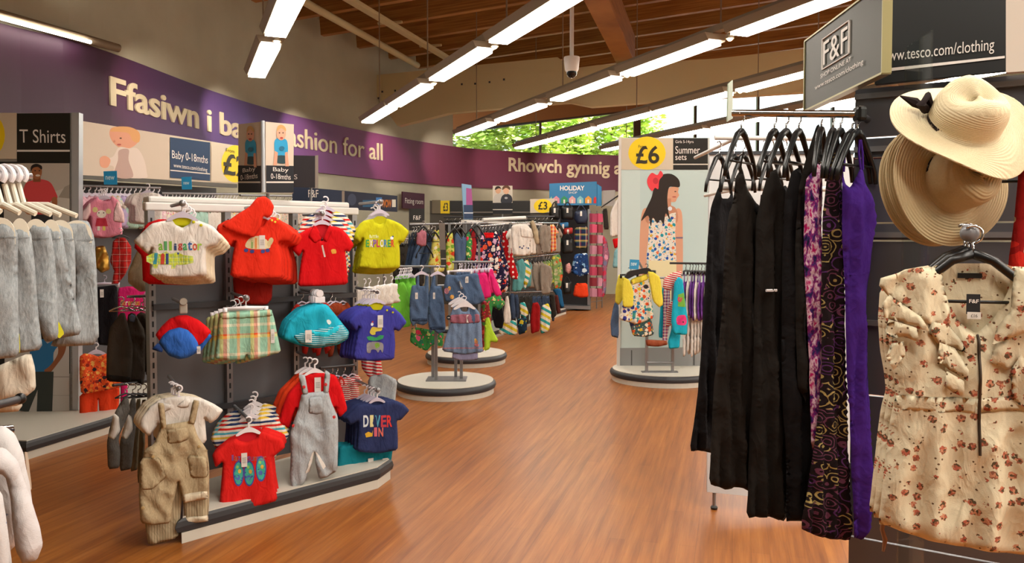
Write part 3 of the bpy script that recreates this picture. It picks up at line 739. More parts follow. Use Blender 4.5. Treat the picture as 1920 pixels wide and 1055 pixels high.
# ---------- header boards and signs between the gondola and the far wall
def sign(name, label, cat, plane, quad, m, th=.02, lay=(), txt=(), post=None):
    e = root(name, plane); panel_box('board', plane, quad, th, m, e)
    if lay: layers('printed_pattern', e, plane, list(lay), .003)
    for (s, bb, mm, *k) in txt: text(s, e, plane, bb, mm, k[0] if k else 0, .008)
    if post:
        a, b = plane.loc(*post[0]); c, d = plane.loc(*post[1]); bar_obj('post', [(a, th + .01, b), (c, th + .01, d)], .012, grey_metal, e)
    return tag(e, label, cat)
s1 = PL(575, 320, 8.2, -6)
sign('header_board', 'dark grey header board standing behind the baby sign cube', 'header board', s1, [(549, 291), (594, 292), (594, 352), (549, 350)], M('charcoal board', '#38353a', .6), .04, [(rect(591, 291, 597, 353), '#a59b90')], [('S', (552, 327, 558, 336), white_ink)], ((580, 350), (580, 712)))
s2 = PL(600, 368, 9.0, 12)
sign('header_board', 'navy header board lettered F and F behind the gondola rail', 'header board', s2, [(548, 349), (641, 357), (641, 388), (548, 388)], navy_board, .03, [], [('F&F', (578, 356, 597, 370), white_ink)], ((620, 386), (620, 688)))
s3 = PL(690, 378, 10.5, 14)
sign('header_board', 'navy header board with bright colour letters, next to the Fitting room sign', 'header board', s3, [(641, 357), (745, 367), (745, 397), (641, 392)], M('navy board two', '#1b2238', .5), .03,
     [(rect(641, 358, 646, 390), '#8f8377'), (ell(660, 374, 8, 11), '#40485e'), (rect(680, 375, 704, 388), '#2e5a7c'), (rect(705, 370, 716, 384), '#3f77b5'), (rect(735, 374, 742, 388), '#d6d2c4')], [('WOW', (716, 374, 734, 389), M('orange ink', '#c0702a', .6), .04)], ((720, 395), (720, 653)))
sa_ = arc_px(775); (xa_, ya_), (xb_, yb_) = arc_pt(sa_ - .5), arc_pt(sa_ + .5); s4 = Plane(P(775, 374, arc_pt(sa_)[1]) + Vector((.1, -.14, 0)), math.degrees(math.atan2(yb_ - ya_, xb_ - xa_)))
sign('room_sign', 'plum Fitting room sign on the far wall', 'sign', s4, [(755, 359), (796, 363), (796, 393), (755, 390)], M('plum sign', '#4c2238', .5), .03, [], [('Fitting room', (759, 372, 793, 385), white_ink)])
s5 = PL(780, 410, 11.5, 10)
sign('header_board', 'small black board lettered F and F below the Fitting room sign', 'header board', s5, [(767, 391), (796, 391), (796, 432), (767, 432)], black_board, .03, [(rect(768, 417, 796, 418.5), '#8d857a')], [('F&F', (775, 404, 789, 412), white_ink)], ((780, 430), (780, 634)))
fw = PL(900, 390, 15.5, 3)
sign('price_sign', 'yellow three pound card at the start of the black header row', 'price sign', fw, [(826, 376), (843, 376), (843, 400), (826, 400)], yellow_card, .03, [(rect(810, 375, 826, 400), '#6f6552')], [('£3', (831, 380, 840, 396), dark_ink, .02)])
for k, (a, b, lb) in enumerate(((844, 866, 'short black header board beside the yellow three pound card'), (887, 924, 'black header board between the blue blade sign and the boys poster'), (961, 994, 'black header board between the boys poster and the big three pound card'))):
    sign('header_board', lb, 'header board', fw, [(a, 377), (b, 377), (b, 402), (a, 402)], black_board, .03, [(rect(a, 397, b, 398.3), '#8d857a')], [])
sign('price_sign', 'cream board with yellow three pound circle left of the Holiday sign', 'price sign', fw, [(994, 373), (1040, 372), (1040, 398), (994, 399)], cream_board, .03, [(ell(1018, 386, 17, 13), yellow_card)], [('£3', (1009, 378, 1026, 393), dark_ink, .02)])
s6 = PL(942, 375, 14.6, 0)
sign('poster_sign', 'poster of two boys standing above the girls racks', 'poster', s6, [(924, 348), (961, 348), (961, 401), (924, 401)], M('poster ground', '#c9bfb0', .6), .02,
     [(catmull([(926, 378), (928, 366), (936, 363), (944, 366), (944, 380)], 4), '#b9b2a8'), (ell(934, 357, 5, 6), '#c99c7c'), (catmull([(928, 356), (930, 350), (936, 349), (940, 354), (935, 353)], 4), '#2b1d15'),
      (catmull([(940, 380), (941, 368), (950, 363), (959, 368), (959, 380)], 4), '#2a2d36'), (ell(949, 357, 5.5, 7), '#d6a88a'), (catmull([(942, 356), (943, 350), (950, 347), (956, 351), (956, 356), (949, 352)], 4), '#5a3a22'), (ell(949, 371, 3, 2), '#a8a8ac'),
      (rect(924, 380, 961, 401), '#15151a'), (rect(924, 392, 961, 393.5), '#cfc8bd')], [], ((942, 400), (942, 593)))
s7 = PL(876, 378, 12.4, 24)
sign('blade_sign', 'slim blue blade sign with pink top standing on a rack', 'sign', s7, [(866, 344), (884, 347), (887, 411), (870, 411)], M('blade blue', '#7ca6c8', .5), .02, [([(874, 352), (884, 354), (886, 384), (874, 384)], '#a0508c'), ([(869, 384), (886, 384), (887, 410), (870, 410)], '#2a3f60'), (rect(870, 398, 887, 400), '#cfd5dc')], [], ((878, 408), (878, 620)))

# ---------- round stands
def stand_center(px, d): return ((px - 960) / F * d, d)
c1 = stand_center(835, 7.6); c2 = stand_center(874, 9.4); c3 = stand_center(1248, 8.25)
plinth('round_platform', 'round platform under the denim dresses, nearest the viewer', circle(*c1, .475), h=.12)
plinth('round_platform', 'round platform half hidden behind the denim dresses', circle(*c2, .475), h=.12)
plinth('oval_platform', 'rounded platform under the Summer sets panel', circle(*c3, .56, 48, .5), h=.12)
def rack(name, label, c, z1, yaw, posts, bars):
    """small two or four post garment rack; posts local x,y; bars = (x0,y0,z0,x1,y1,z1)"""
    e = empty(name, (c[0], c[1], .12), math.radians(yaw))
    fx = [p[0] for p in posts]; fy = [p[1] for p in posts]
    box_obj('foot_plate', ((max(fx) + min(fx)) / 2, (max(fy) + min(fy)) / 2, .005), (max(fx) - min(fx) + .1, max(fy) - min(fy) + .08, .01), grey_metal, e)
    for (x, y, z) in posts: box_obj('post', (x, y, z / 2), (.028, .028, z), grey_metal, e)
    for b in bars: bar_obj('bar', [b[:3], b[3:]], .011, grey_metal, e)
    return tag(e, label, 'garment rack')
rack('garment_rack', 'grey post rack carrying the denim dresses on the nearest round platform', c1, 1.1, 0, [(-.13, .08, 1.08), (-.085, -.07, 1.0), (.09, .09, 1.12), (.15, -.0, 1.0)],
     [(-.46, .0, 1.08, .0, .0, 1.08), (.06, .06, 1.12, .46, .06, 1.12), (.12, 0, .98, .18, -.4, .9), (-.1, -.07, .9, .15, 0, .9)])
rack('garment_rack', 'grey post rack on the round platform half hidden behind', c2, 1.1, 0, [(-.2, .05, 1.52), (.15, .05, 1.52)], [(-.66, .0, 1.5, .25, .1, 1.52)])
# ---------- Summer sets panel
gpn = PL(1245, 480, 8.4, -2); e = root('display_panel', gpn)
panel_box('board', gpn, [(1163, 258), (1331, 258), (1331, 690), (1158, 690)], .06, M('panel white', '#c8d2cf', .5), e)
panel_box('edge_post', gpn, [(1160, 257), (1164.5, 257), (1162, 692), (1156, 692)], -.02, white_metal, e)
panel_box('lower_panel', gpn, [(1162, 652), (1331, 650), (1331, 690), (1160, 691)], -.006, M('lower panel', '#8f9192', .4), e)
layers('header', e, gpn, [(rect(1165, 259, 1262, 318), cream_board), (rect(1262, 259, 1327, 318), '#15130f'), (rect(1262, 307, 1327, 309), '#d8d0c4'), (ell(1213, 287, 35, 31), yellow_card)], .004)
text('£6', e, gpn, (1192, 273, 1236, 307), dark_ink, .02, .008); text('From', e, gpn, (1197, 272, 1211, 277), dark_ink, 0, .008)
text('Girls 5-14yrs', e, gpn, (1266, 263, 1300, 270), white_ink, 0, .008); text('Summer', e, gpn, (1266, 274, 1312, 288), white_ink, 0, .008); text('sets', e, gpn, (1266, 291, 1287, 300), white_ink, 0, .008)
gs, gs2 = '#d9a183', '#c48a6c'
print_floral = cloth_mat('printed tunic', 'floral', '#e6e0d4', ['#2b56a8', '#3f8fc4', '#e7784f', '#2e9aa8', '#e2b23c'], 24, .40)
layers('poster', e, gpn, [(rect(1165, 319, 1328, 652), '#bdd3d2'), (rect(1165, 319, 1200, 652), '#c6d8d6'),
    (catmull([(1203, 400), (1213, 390), (1220, 400), (1217, 440), (1212, 480), (1214, 540), (1200, 540), (1199, 460)], 5), gs), (catmull([(1268, 392), (1278, 398), (1280, 440), (1280, 500), (1276, 540), (1264, 540), (1266, 470), (1263, 420)], 5), gs),
    (catmull([(1210, 395), (1225, 388), (1250, 384), (1268, 392), (1266, 420), (1216, 420)], 4), gs2),
    ([(1217, 402), (1226, 404), (1240, 410), (1252, 404), (1258, 400), (1267, 398), (1266, 440), (1268, 488), (1240, 490), (1212, 488), (1216, 440)], print_floral), (rect(1216, 488, 1268, 560), '#e8dcae'),
    (catmull([(1250, 356), (1262, 350), (1272, 352), (1271, 360), (1273, 366), (1269, 372), (1266, 378), (1256, 378), (1250, 372)], 5), gs), (ell(1264, 369, 4, 1.2), '#b55a4a'), (ell(1266, 359, 2, .9), '#2a1a14'), (rect(1250, 372, 1258, 392), gs2),
    (catmull([(1228, 340), (1240, 328), (1258, 326), (1272, 336), (1274, 350), (1262, 350), (1254, 352), (1251, 372), (1253, 396), (1256, 412), (1248, 400), (1244, 420), (1238, 412), (1232, 418), (1224, 408), (1220, 424), (1215, 404), (1202, 414), (1212, 390), (1222, 368)], 5), '#241913'),
    (catmull([(1214, 334), (1222, 324), (1232, 328), (1238, 320), (1243, 328), (1236, 338), (1234, 354), (1228, 352), (1222, 358), (1214, 346)], 5), '#e8404a'), (ell(1229, 339, 5, 6), '#c52f3c'), (rect(1267, 444, 1280, 447), '#7a6a86'), (ell(1256, 391, 4, 4), '#dfe3ee')], .005)
for px in (1183, 1300): layers('slot_marks', e, gpn, [(rect(px, 656, px + 2, 684), '#4a4a4a')], .012)
tag(e, 'tall Summer sets panel with a girl wearing a red bow', 'display panel')
rk = stand_center(1238, 8.0)
rack('garment_rack', 'grey rack on the rounded platform in front of the girl poster', rk, 1.0, 0, [(-.13, 0, .95), (.13, 0, .95)], [(-.13, 0, .95, .13, 0, .95), (-.13, -.02, .1, .13, -.02, .1), (.1, 0, .98, .55, -.05, .98), (-.13, 0, .95, -.3, -.58, 1.12)])

# ---------- right hand fixture: slat board, header, glass, projecting sign
RP = Plane((1.22, 2.64, EYE), -32.5)
gloss = M('glossy dark slat board', '#66676e', .28, .6)
e = root('slat_board', RP)
a0, a1 = RP.loc(1592, 440)[0], RP.loc(2350, 440)[0]
bm = bmesh.new()
zs = [-1.38, -1.05, -.80, -.55, -.3, -.02, .04, .26, .33, .50]
for z0, z1 in zip(zs, zs[1:]):
    box(bm, ((a0 + a1) / 2, .09, (z0 + z1) / 2), (a1 - a0, .02, z1 - z0 - .006))
bm_obj('board', bm, gloss, e)
for z in (-.80, -.3, .0, .29, .47): box_obj('slat_rail', ((a0 + a1) / 2, .072, z), (a1 - a0, .016, .018), grey_metal, e)
tag(e, 'glossy dark slat board behind the straw hats and floral playsuit', 'slat board')
e = root('header_board', RP)
panel_box('board', RP, [(1640, -120), (1886, -150), (1886, 132), (1640, 158)], .03, M('header black', '#17191a', .4), e)
layers('header_line', e, RP, [([(1640, 131), (1884, 105), (1884, 109.5), (1640, 137)], white_ink)], .004)
text('www.tesco.com/clothing', e, RP, (1653, 84, 1864, 112), white_ink, 0, .005)
tag(e, 'black header board lettered with the shop web address above the straw hats', 'header board')
panel = [(1886, -150), (2250, -190), (2250, 108), (1886, 136)]
e = root('poster_board', RP); panel_box('board', RP, panel, .03, M('poster beige', '#d6cabd', .6), e); tag(e, 'plain pale poster board at the edge of the photo above the hats', 'poster')
ge = P(1660, 120, 2.6)
o = box_obj('glass_divider', (ge.x + .035, ge.y - .14, 1.12), (.006, .22, 1.95), glass, None, math.radians(-8)); tag(o, 'upright clear glass divider left of the straw hats', 'glass panel')
SG = Plane(P(1655, 137, 2.32), 0); v1, v2 = P(1655, 137, 2.32), P(1508, 210, 3.03)
dd = Vector((v1.x - v2.x, v1.y - v2.y, 0)); SG = Plane((v1.x, v1.y, v1.z), math.degrees(math.atan2(dd.y, dd.x)))
e = root('projecting_sign', SG); L = dd.length
sgm = M('sign brushed olive black', '#1d1d0d', .38, 0)
bm = bmesh.new(); prism(bm, [(-L, 0), (0, 0), (0, .26), (-L, .26)], 0, .02); bm_obj('board', bm, sgm, e)
bm = bmesh.new()
for q in (rect(-L, -.003, 0, .003), rect(-L, .257, 0, .263), rect(-.003, 0, .003, .26), rect(-L - .003, 0, -L + .003, .26)): prism(bm, q, -.004, .024)
bm_obj('border', bm, M('sign edge', '#9c9468', .3, .4), e)
def sgt(s, a0, b0, a1, b1):
    me = text_mesh(s, .0); co = np.array([v.co[:] for v in me.vertices]); mn, mx = co.min(0), co.max(0)
    for v, c in zip(me.vertices, co): v.co = (a0 + (c[0] - mn[0]) / (mx[0] - mn[0]) * (a1 - a0), -.004, b0 + (c[1] - mn[1]) / (mx[1] - mn[1]) * (b1 - b0))
    return mesh_obj('lettering', me, white_ink, e)
u0, u1 = -L * .72, -L * .36
sgt('F&F', u0 + .015, .125, u1 - .015, .205); sgt('SHOP ONLINE AT', u0 - .01, .085, u1 + .02, .1); sgt('www.tesco.com/clothing', u0 - .07, .05, u1 + .12, .072)
bm = bmesh.new()
for q in (rect(u0, .112, u1, .115), rect(u0, .217, u1, .22), rect(u0, .112, u0 + .005, .22), rect(u1 - .005, .112, u1, .22)): prism(bm, q, -.005, 0)
bm_obj('logo_box', bm, white_ink, e)
tag(e, 'projecting dark olive F and F sign above the hanging dresses', 'sign')
# rails for the dresses
e = empty('dress_rail', P(1610, 214, 2.62)); r0, r1 = P(1374, 212, 2.87), P(1612, 214, 2.62)
bar_obj('rail', [r0 - e.location, r1 - e.location], .013, chrome, e)
box_obj('end_cap', (r1 - e.location), (.035, .05, .05), black_plastic, e, bev=.012)
bar_obj('support_arm', [r1 - e.location, Vector((.1, .15, 0))], .012, dark_metal, e)
tag(e, 'chrome rail with black end cap carrying the floor-length dresses', 'clothes rail')
cp = PL(1368, 190, 2.89, 60); o = panel_box('rail_card', cp, [(1366, 158), (1374, 150), (1374, 222), (1364, 228)], .004, M('pale rail card', '#a9b7a0', .4)); o.location = cp.o; o.rotation_euler = (0, 0, cp.yaw); tag(o, 'small pale card clipped at the far end of the dress rail', 'card')
e = empty('dress_rail', P(1340, 258, 3.6)); bar_obj('rail', [(0, 0, 0), P(1560, 260, 3.6) - e.location], .011, white_metal, e); bar_obj('support_arm', [(.1, 0, 0), (.1, .82, -.01)], .009, white_metal, e); tag(e, 'thin white rail behind the chrome dress rail', 'clothes rail')
e = empty('dress_rail', P(1352, 352, 3.7)); bar_obj('rail', [(0, 0, 0), P(1560, 354, 3.7) - e.location], .013, white_metal, e); bar_obj('support_arm', [(.1, 0, 0), (.1, .72, -.0)], .009, white_metal, e); tag(e, 'lower white bar seen between the black hangers', 'clothes rail')
wb = PL(1400, 500, 4.3, -6); e = root('white_board', wb)
panel_box('panel', wb, [(1330, 286), (1600, 284), (1600, 950), (1326, 922)], .03, M('board white', '#cfcfd0', .5), e)
panel_box('top_edge', wb, [(1328, 284), (1600, 282), (1600, 289), (1328, 290)], -.01, dark_metal, e)
for px in (1340, 1560):
    a, b = wb.loc(px, 925); zf = -wb.o.z; bar_obj('foot', [(a, .015, b), (a, .015, zf + .02)], .01, grey_metal, e); bm = bmesh.new(); lathe(bm, [(.018, 0), (.02, .012), (.012, .02)], 12); bm_obj('foot_pad', bm, black_plastic, e, (a, .015, zf))
tag(e, 'white free-standing display board on thin feet behind the black dresses', 'display board')
for (u0_, v0_) in ((1640, 0),):
    a, b = RP.loc(1700, 1040)
    o = box_obj('fixture_base', RP.w((a0 + a1) / 2, -1.44, .05), (a1 - a0, .42, .12), M('black base', '#151517', .35), None, RP.yaw, .01); tag(o, 'black base box under the floral playsuit and slat board', 'fixture base')
# ================================================================== GARMENTS
white_cotton = cloth_mat('white cotton', 'plain', '#dcd6cf'); cream_cotton = cloth_mat('cream cotton', 'plain', '#d8cbb2')
red_cotton = cloth_mat('red cotton', 'plain', '#cf0f16'); coral = cloth_mat('coral red jersey', 'plain', '#e0301a'); orange = cloth_mat('orange cotton', 'plain', '#e2421c')
lime = cloth_mat('lime yellow jersey', 'plain', '#c6c41c'); indigo = cloth_mat('indigo jersey', 'plain', '#3f3f9c'); navy = cloth_mat('navy jersey', 'plain', '#2e3863')
turq = cloth_mat('turquoise cotton', 'plain', '#1fa9c6'); teal = cloth_mat('teal jersey', 'plain', '#0f7583'); royal = cloth_mat('royal blue fleece', 'plain', '#2f62b8')
charcoal = cloth_mat('charcoal cotton', 'plain', '#4a433b'); grey_jersey = cloth_mat('grey marl jersey', 'heather', '#a4a9ac', '#7d8487')
black_cloth = cloth_mat('black cotton', 'plain', '#121015'); pink = cloth_mat('pink jersey', 'plain', '#e0899f'); hot_pink = cloth_mat('hot pink cotton', 'plain', '#d62470')
beige = cloth_mat('beige linen', 'denim', '#bba98a', '#a08c6a'); pale_denim = cloth_mat('pale grey denim', 'denim', '#b8bec2', '#98a0a8'); denim = cloth_mat('blue denim', 'denim', '#5a708f', '#3d5272')
dark_denim = cloth_mat('dark denim', 'denim', '#3a4a63', '#263349'); green_c = cloth_mat('leaf green cotton', 'plain', '#6fbf3c'); lime_green = cloth_mat('lime green cotton', 'plain', '#a9cf35')
yellow_c = cloth_mat('pale yellow cotton', 'plain', '#e2d24a'); purple_c = cloth_mat('purple cotton', 'plain', '#45207f'); violet = cloth_mat('violet jersey', 'plain', '#6f3f93')
plaid = cloth_mat('madras check', 'plaid', [(0, '#8fc0a8'), (.34, '#e3cf5e'), (.46, '#e0341a'), (.58, '#ece2c8'), (.66, '#8fc0a8'), (.9, '#e8862e')], [(0, '#9ccab2'), (.5, '#e0cf6a'), (.6, '#d86a3a'), (.66, '#8fc0a8'), (.9, '#ece4cc')], .15)
tartan = cloth_mat('red tartan', 'plaid', [(0, '#b0201c'), (.4, '#5a1a1a'), (.55, '#d8c8b8'), (.6, '#b0201c')], [(0, '#b0201c'), (.4, '#6a1a18'), (.55, '#d8c8b8'), (.6, '#9a2320')], .05)
gator_check = cloth_mat('lime check print', 'plaid', [(0, '#b9cf3a'), (.5, '#d9dd6a'), (.8, '#7fb09a')], [(0, '#c3d444'), (.6, '#e0e27c'), (.85, '#8ab0a2')], .022)
pinstripe = cloth_mat('beige pinstripe', 'stripes', ['#b3a284', '#b3a284', '#b3a284', '#8f8064'], .012, math.pi / 2)
multi = cloth_mat('multicolour stripe', 'stripes', ['#ddd4c6', '#c8281e', '#ddd4c6', '#27365f', '#ddd4c6', '#d9b33a', '#ddd4c6', '#4aa0b0'], .09, 0)
red_stripe = cloth_mat('red and white stripe', 'stripes', ['#c9202a', '#e0d6ce'], .02, .2); hat_stripe = cloth_mat('turquoise fine stripe', 'stripes', ['#2b9fb5', '#1b8097', '#bfe0e2'], .011, .1)
orange_floral = cloth_mat('orange floral', 'floral', '#e85a2a', ['#f08a3a', '#8f2a20', '#f2b25a', '#c0341f', '#3a2a30'], 30, .42)
PART = {}
class Gm: pass
def garment(name, label, cat, pl, px, mat, T=.02, s=.013, fold=(.004, 45), wr=.004, seed=0, group=None, y=0.0, local=False, smooth=1, back=.6, droop=1.0):
    g = Gm(); g.pl = pl
    pts = px if local else pl.pts(px)
    me, f = cloth_mesh(name, pts, T, s, fold, wr, seed, smooth, back, droop)
    g.o = mesh_obj(name, me, mat, None, pl.o - pl.n * y, pl.yaw); g.front = f; g.pts = pts
    tag(g.o, label, cat, group); return g
def piece(g, name, px, mat, T=.008, s=.012, fold=(.002, 50), wr=.002, seed=0, y=None, local=False, label=None, smooth=1, parent=None, lift=.001):
    """a sewn part that lies on the front of a garment (collar, bib, hood ...)"""
    pts = px if local else g.pl.pts(px); me, f = cloth_mesh(name, pts, T, s, fold, wr, seed, smooth)
    base = g.front
    if y is None:
        for v in me.vertices: v.co.y += base(v.co.x, v.co.z) - lift
        fn = lambda a, b: f(a, b) + base(a, b) - lift
    else:
        for v in me.vertices: v.co.y += y
        fn = lambda a, b: f(a, b) + y
    o = mesh_obj(name, me, mat, parent or g.o)
    if label: o['label'] = label
    q = Gm(); q.o = o; q.pl = g.pl; q.front = fn; return q
def printed(g, L, name='printed_picture', off=.0015, grid=.012): return layers(name, g.o, g.pl, L, off, .0003, False, g.front, grid)
def word(g, s, bb, colors, bold=.02, off=.002):
    """lettering printed on cloth, one colour per letter"""
    n = len(s); w = (bb[2] - bb[0]) / n
    for i, ch in enumerate(s):
        if ch == ' ': continue
        c = colors[i % len(colors)]; k = .3 if ch in 'il1I' else .46
        hgt = bb[3] - bb[1]; y0 = bb[1] if ch.isupper() or ch in 'bdfhklt' else bb[1] + hgt * .25
        xm = bb[0] + (i + .5) * w
        text(ch, g.o, g.pl, (xm - w * k, y0, xm + w * k, bb[3]), C(c), bold, off, warp=g.front, name='letter')
def price_tag(g, x0, y0, x1, y1, col='#dcd8d4'):
    a, b = g.pl.loc((x0 + x1) / 2, (y0 + y1) / 2); fy = g.front(a, b) - .006
    w = abs(g.pl.loc(x1, y0)[0] - g.pl.loc(x0, y0)[0]) / 2; h = abs(g.pl.loc(x0, y0)[1] - g.pl.loc(x0, y1)[1]) / 2
    bm = bmesh.new(); prism(bm, rect(a - w, b - h, a + w, b + h), fy - .001, fy)
    for k in range(5):
        f = .35 + .09 * k
        box(bm, (a, fy - .0015, b + h * (1 - 2 * f)), (w * 1.3, .001, h * .05), mi=1)
    return bm_obj('price_tag', bm, [C(col), C('#6d6a68')], g.o)
def buttons(g, L, m, r=.006):
    for px, py in L:
        a, b = g.pl.loc(px, py); y = g.front(a, b)
        bm = bmesh.new(); lathe(bm, [(0, 0), (r, 0), (r, .002), (r * .8, .003), (0, .003)], 12, M4=Matrix.Translation((a, y, b)) @ Matrix.Rotation(math.pi / 2, 4, 'X')); bm_obj('button', bm, m, g.o, smooth=True)
def neck_back(g, px, mat):
    bm = bmesh.new(); prism(bm, g.pl.pts(px), .008, .011); return bm_obj('neck_lining', bm, mat, g.o)
HM = {}
def hanger_mesh(kind, w, m):
    key = (kind, round(w, 3), m.name)
    if key in HM: return HM[key]
    bm = bmesh.new(); t = .005
    if kind == 'kid':       # moulded plastic hanger: rounded shoulders, solid neck
        pts = catmull([(-w, -w * .62), (-w * .8, -w * .40), (-w * .35, -w * .12), (0, 0), (w * .35, -w * .12), (w * .8, -w * .40), (w, -w * .62), (w * .8, -w * .66), (w * .3, -w * .45), (-w * .3, -w * .45), (-w * .8, -w * .66)], 4)
        prism(bm, pts, -t, t)
    elif kind == 'clip':    # straight bar with two clips
        prism(bm, [(-w, -.022), (-w, -.008), (-.012, -.004), (0, 0), (.012, -.004), (w, -.008), (w, -.022)], -.004, .004)
        for s in (-1, 1): box(bm, (s * w * .9, 0, -.028), (.018, .016, .036))
    elif kind == 'wire':    # thin black or white hanger
        tube(bm, [(-w, 0, -w * .42), (-w * .5, 0, -w * .17), (0, 0, 0), (w * .5, 0, -w * .17), (w, 0, -w * .42)], .005, 6)
        tube(bm, [(-w * .97, 0, -w * .42), (w * .97, 0, -w * .42)], .003, 6)
    elif kind == 'adult':   # broad black hanger with drop ends
        for s in (-1, 1):
            tube(bm, [(0, 0, -.004), (s * w * .25, 0, -.02), (s * w * .62, 0, -.075), (s * w * .92, 0, -.13), (s * w, 0, -.17)], [.012, .011, .009, .008, .007], 8)
        tube(bm, [(-w * .8, 0, -.115), (w * .8, 0, -.115)], .004, 6)
    me = bpy.data.meshes.new('clothes_hanger'); bmesh.ops.recalc_face_normals(bm, faces=bm.faces[:]); bm.to_mesh(me); bm.free()
    bm = bmesh.new(); r = .016 if kind != 'adult' else .02; arc = [(0, 0, -.006), (0, 0, .02)]
    for k in range(9):
        a = -math.pi / 2 + math.pi * 1.25 * k / 8
        arc.append((r * math.cos(a) * 1.0, 0, .02 + r + r * math.sin(a)))
    tube(bm, arc, .0032 if kind != 'kid' else .0045, 6)
    hk = bpy.data.meshes.new('hook'); bm.to_mesh(hk); bm.free()
    for q, mm in ((me, m), (hk, white_plastic if kind == 'kid' else (chrome if kind in ('wire', 'adult') else m))):
        q.materials.append(mm); q.polygons.foreach_set('use_smooth', [kind != 'kid'] * len(q.polygons))
    HM[key] = (me, hk); return me, hk
def hanger(label, pos, rz, kind='kid', w=.11, m=None, group=None, hook=True):
    me, hk = hanger_mesh(kind, w, m or lilac_plastic)
    o = mesh_obj('clothes_hanger', me, [], None, pos, rz); tag(o, label, 'hanger', group)
    if hook: mesh_obj('hook', hk, [], o)
    return o
def g_hanger(g, nx, ny, wpx, label, kind='kid', m=None, y=0.0, group=None):
    a, b = g.pl.loc(nx, ny); a2, _ = g.pl.loc(nx + wpx, ny)
    return hanger(label, g.pl.w(a, b, 0) + g.pl.n * -y, g.pl.yaw, kind, abs(a2 - a), m, group)
def stack(g, h, n, step, label, hlabel, group, mat=None, side=0.0, drop=.002, seed=1, turn=.03, keep=('neck_lining',)):
    """n plain copies of a garment (and its hanger) behind it along its hang bar; step is a distance into the stack, side a sideways creep"""
    rs = random.Random(seed)
    for k in range(1, n + 1):
        off = -g.pl.n * step * k + g.pl.u * (side * k + rs.uniform(-.004, .004)) + Vector((0, 0, -drop * k + rs.uniform(-.003, .003)))
        o = g.o.copy()
        if mat: o.data = g.o.data.copy(); o.data.materials.clear(); o.data.materials.append(mat)
        o.location = g.o.location + off; o.rotation_euler = (0, 0, g.pl.yaw + rs.uniform(-turn, turn)); link(o); tag(o, label, g.o['category'], group)
        for ch in g.o.children:
            if ch.name.split('.')[0] in keep: c = ch.copy(); c.parent = o; link(c)
        if h:
            q = h.copy(); q.location = h.location + off; q.rotation_euler = o.rotation_euler; link(q); tag(q, hlabel, 'hanger', group + ' hangers')
            for ch in h.children: c = ch.copy(); c.parent = q; link(c)
fd = lambda px, k=0.07: 5.49 / (1 + (960 - px) / F) + k      # depth of the front row of the gondola
# ---------------- top row
p_ = PL(335, 420, 3.78, 22)
g = garment('baby_t_shirt', 'white baby tee printed with a checked alligator, top row of the stand', 'baby t-shirt', p_,
    [(322, 411), (300, 415), (284, 419), (262, 440), (249, 452), (276, 476), (286, 464), (281, 490), (281, 517), (335, 521), (388, 517), (386, 490), (386, 464), (404, 460), (418, 445), (400, 424), (372, 413), (360, 411), (355, 420), (342, 427), (329, 421)], white_cotton, T=.022)
neck_back(g, [(322, 411), (334, 408), (350, 408), (360, 411), (356, 422), (328, 422)], lime)
word(g, 'alligator', (297, 452, 379, 469), ['#7ab52f', '#4f9e5e', '#8fbf3a', '#2f4a78', '#c0392b', '#3f9f5c', '#2e5a9a', '#c24b2a', '#9fc24a'])
printed(g, [([(275, 480), (290, 473), (300, 476), (312, 471), (320, 476), (333, 472), (345, 478), (362, 480), (363, 492), (345, 496), (330, 496), (328, 503), (321, 503), (322, 496), (297, 495), (295, 503), (287, 502), (287, 496), (275, 490)], gator_check),
    ([(290, 474), (296, 474), (294, 495), (287, 495)], '#2f8fa3'), ([(302, 477), (305, 474), (309, 477), (308, 495), (301, 495)], '#c23a2a'), (rect(311, 475, 316, 495), '#2f3f78'), (ell(334, 475, 2, 2), '#2f4a90')])
buttons(g, [(363, 416), (377, 422)], lime, .007)
h = g_hanger(g, 342, 396, 30, 'pale plastic hanger inside the alligator tee')
stack(g, h, 4, .045, 'plain cream baby tee stacked behind the alligator tee', 'pale hanger stacked behind the alligator tee', 'tees behind the alligator tee', cream_cotton, side=.012, drop=.012)
p_ = PL(470, 430, fd(480), 24)
g = garment('baby_t_shirt', 'coral red hooded baby top printed with a turtle, top row of the stand', 'baby top', p_,
    [(455, 410), (425, 412), (408, 422), (404, 440), (430, 462), (441, 452), (436, 480), (431, 519), (480, 523), (531, 521), (529, 480), (521, 453), (545, 452), (553, 437), (530, 415), (514, 406), (500, 412), (492, 425), (480, 424), (468, 415)], coral, T=.024)
neck_back(g, [(455, 410), (470, 404), (495, 404), (512, 407), (495, 428), (470, 426)], coral)
hd = piece(g, 'hood', [(466, 388), (480, 371), (494, 368), (505, 375), (512, 387), (508, 403), (500, 409), (492, 405), (486, 428), (474, 446), (440, 437), (413, 424), (440, 404)], coral, T=.02, fold=(.004, 40), y=-.04)
printed(g, [(catmull([(460, 463), (466, 448), (483, 442), (500, 450), (506, 464), (484, 467)], 4), '#d9c9a0'), (rect(470, 450, 474, 465), '#8fb06a'), (rect(477, 446, 481, 466), '#d98a4a'), (catmull([(500, 458), (504, 448), (509, 445), (512, 451), (505, 462)], 4), '#c9b98a'),
    (ell(461, 469, 4, 3.5), '#34408a'), (ell(472, 471, 4, 3.5), '#34408a'), (ell(492, 471, 4, 3.5), '#34408a'), (ell(501, 469, 4, 3.5), '#34408a')])
price_tag(g, 485, 441, 496, 466); buttons(g, [(509, 413), (515, 416), (520, 411)], yellow_c, .006)
h = g_hanger(g, 489, 400, 22, 'pale plastic hanger inside the coral hooded top')
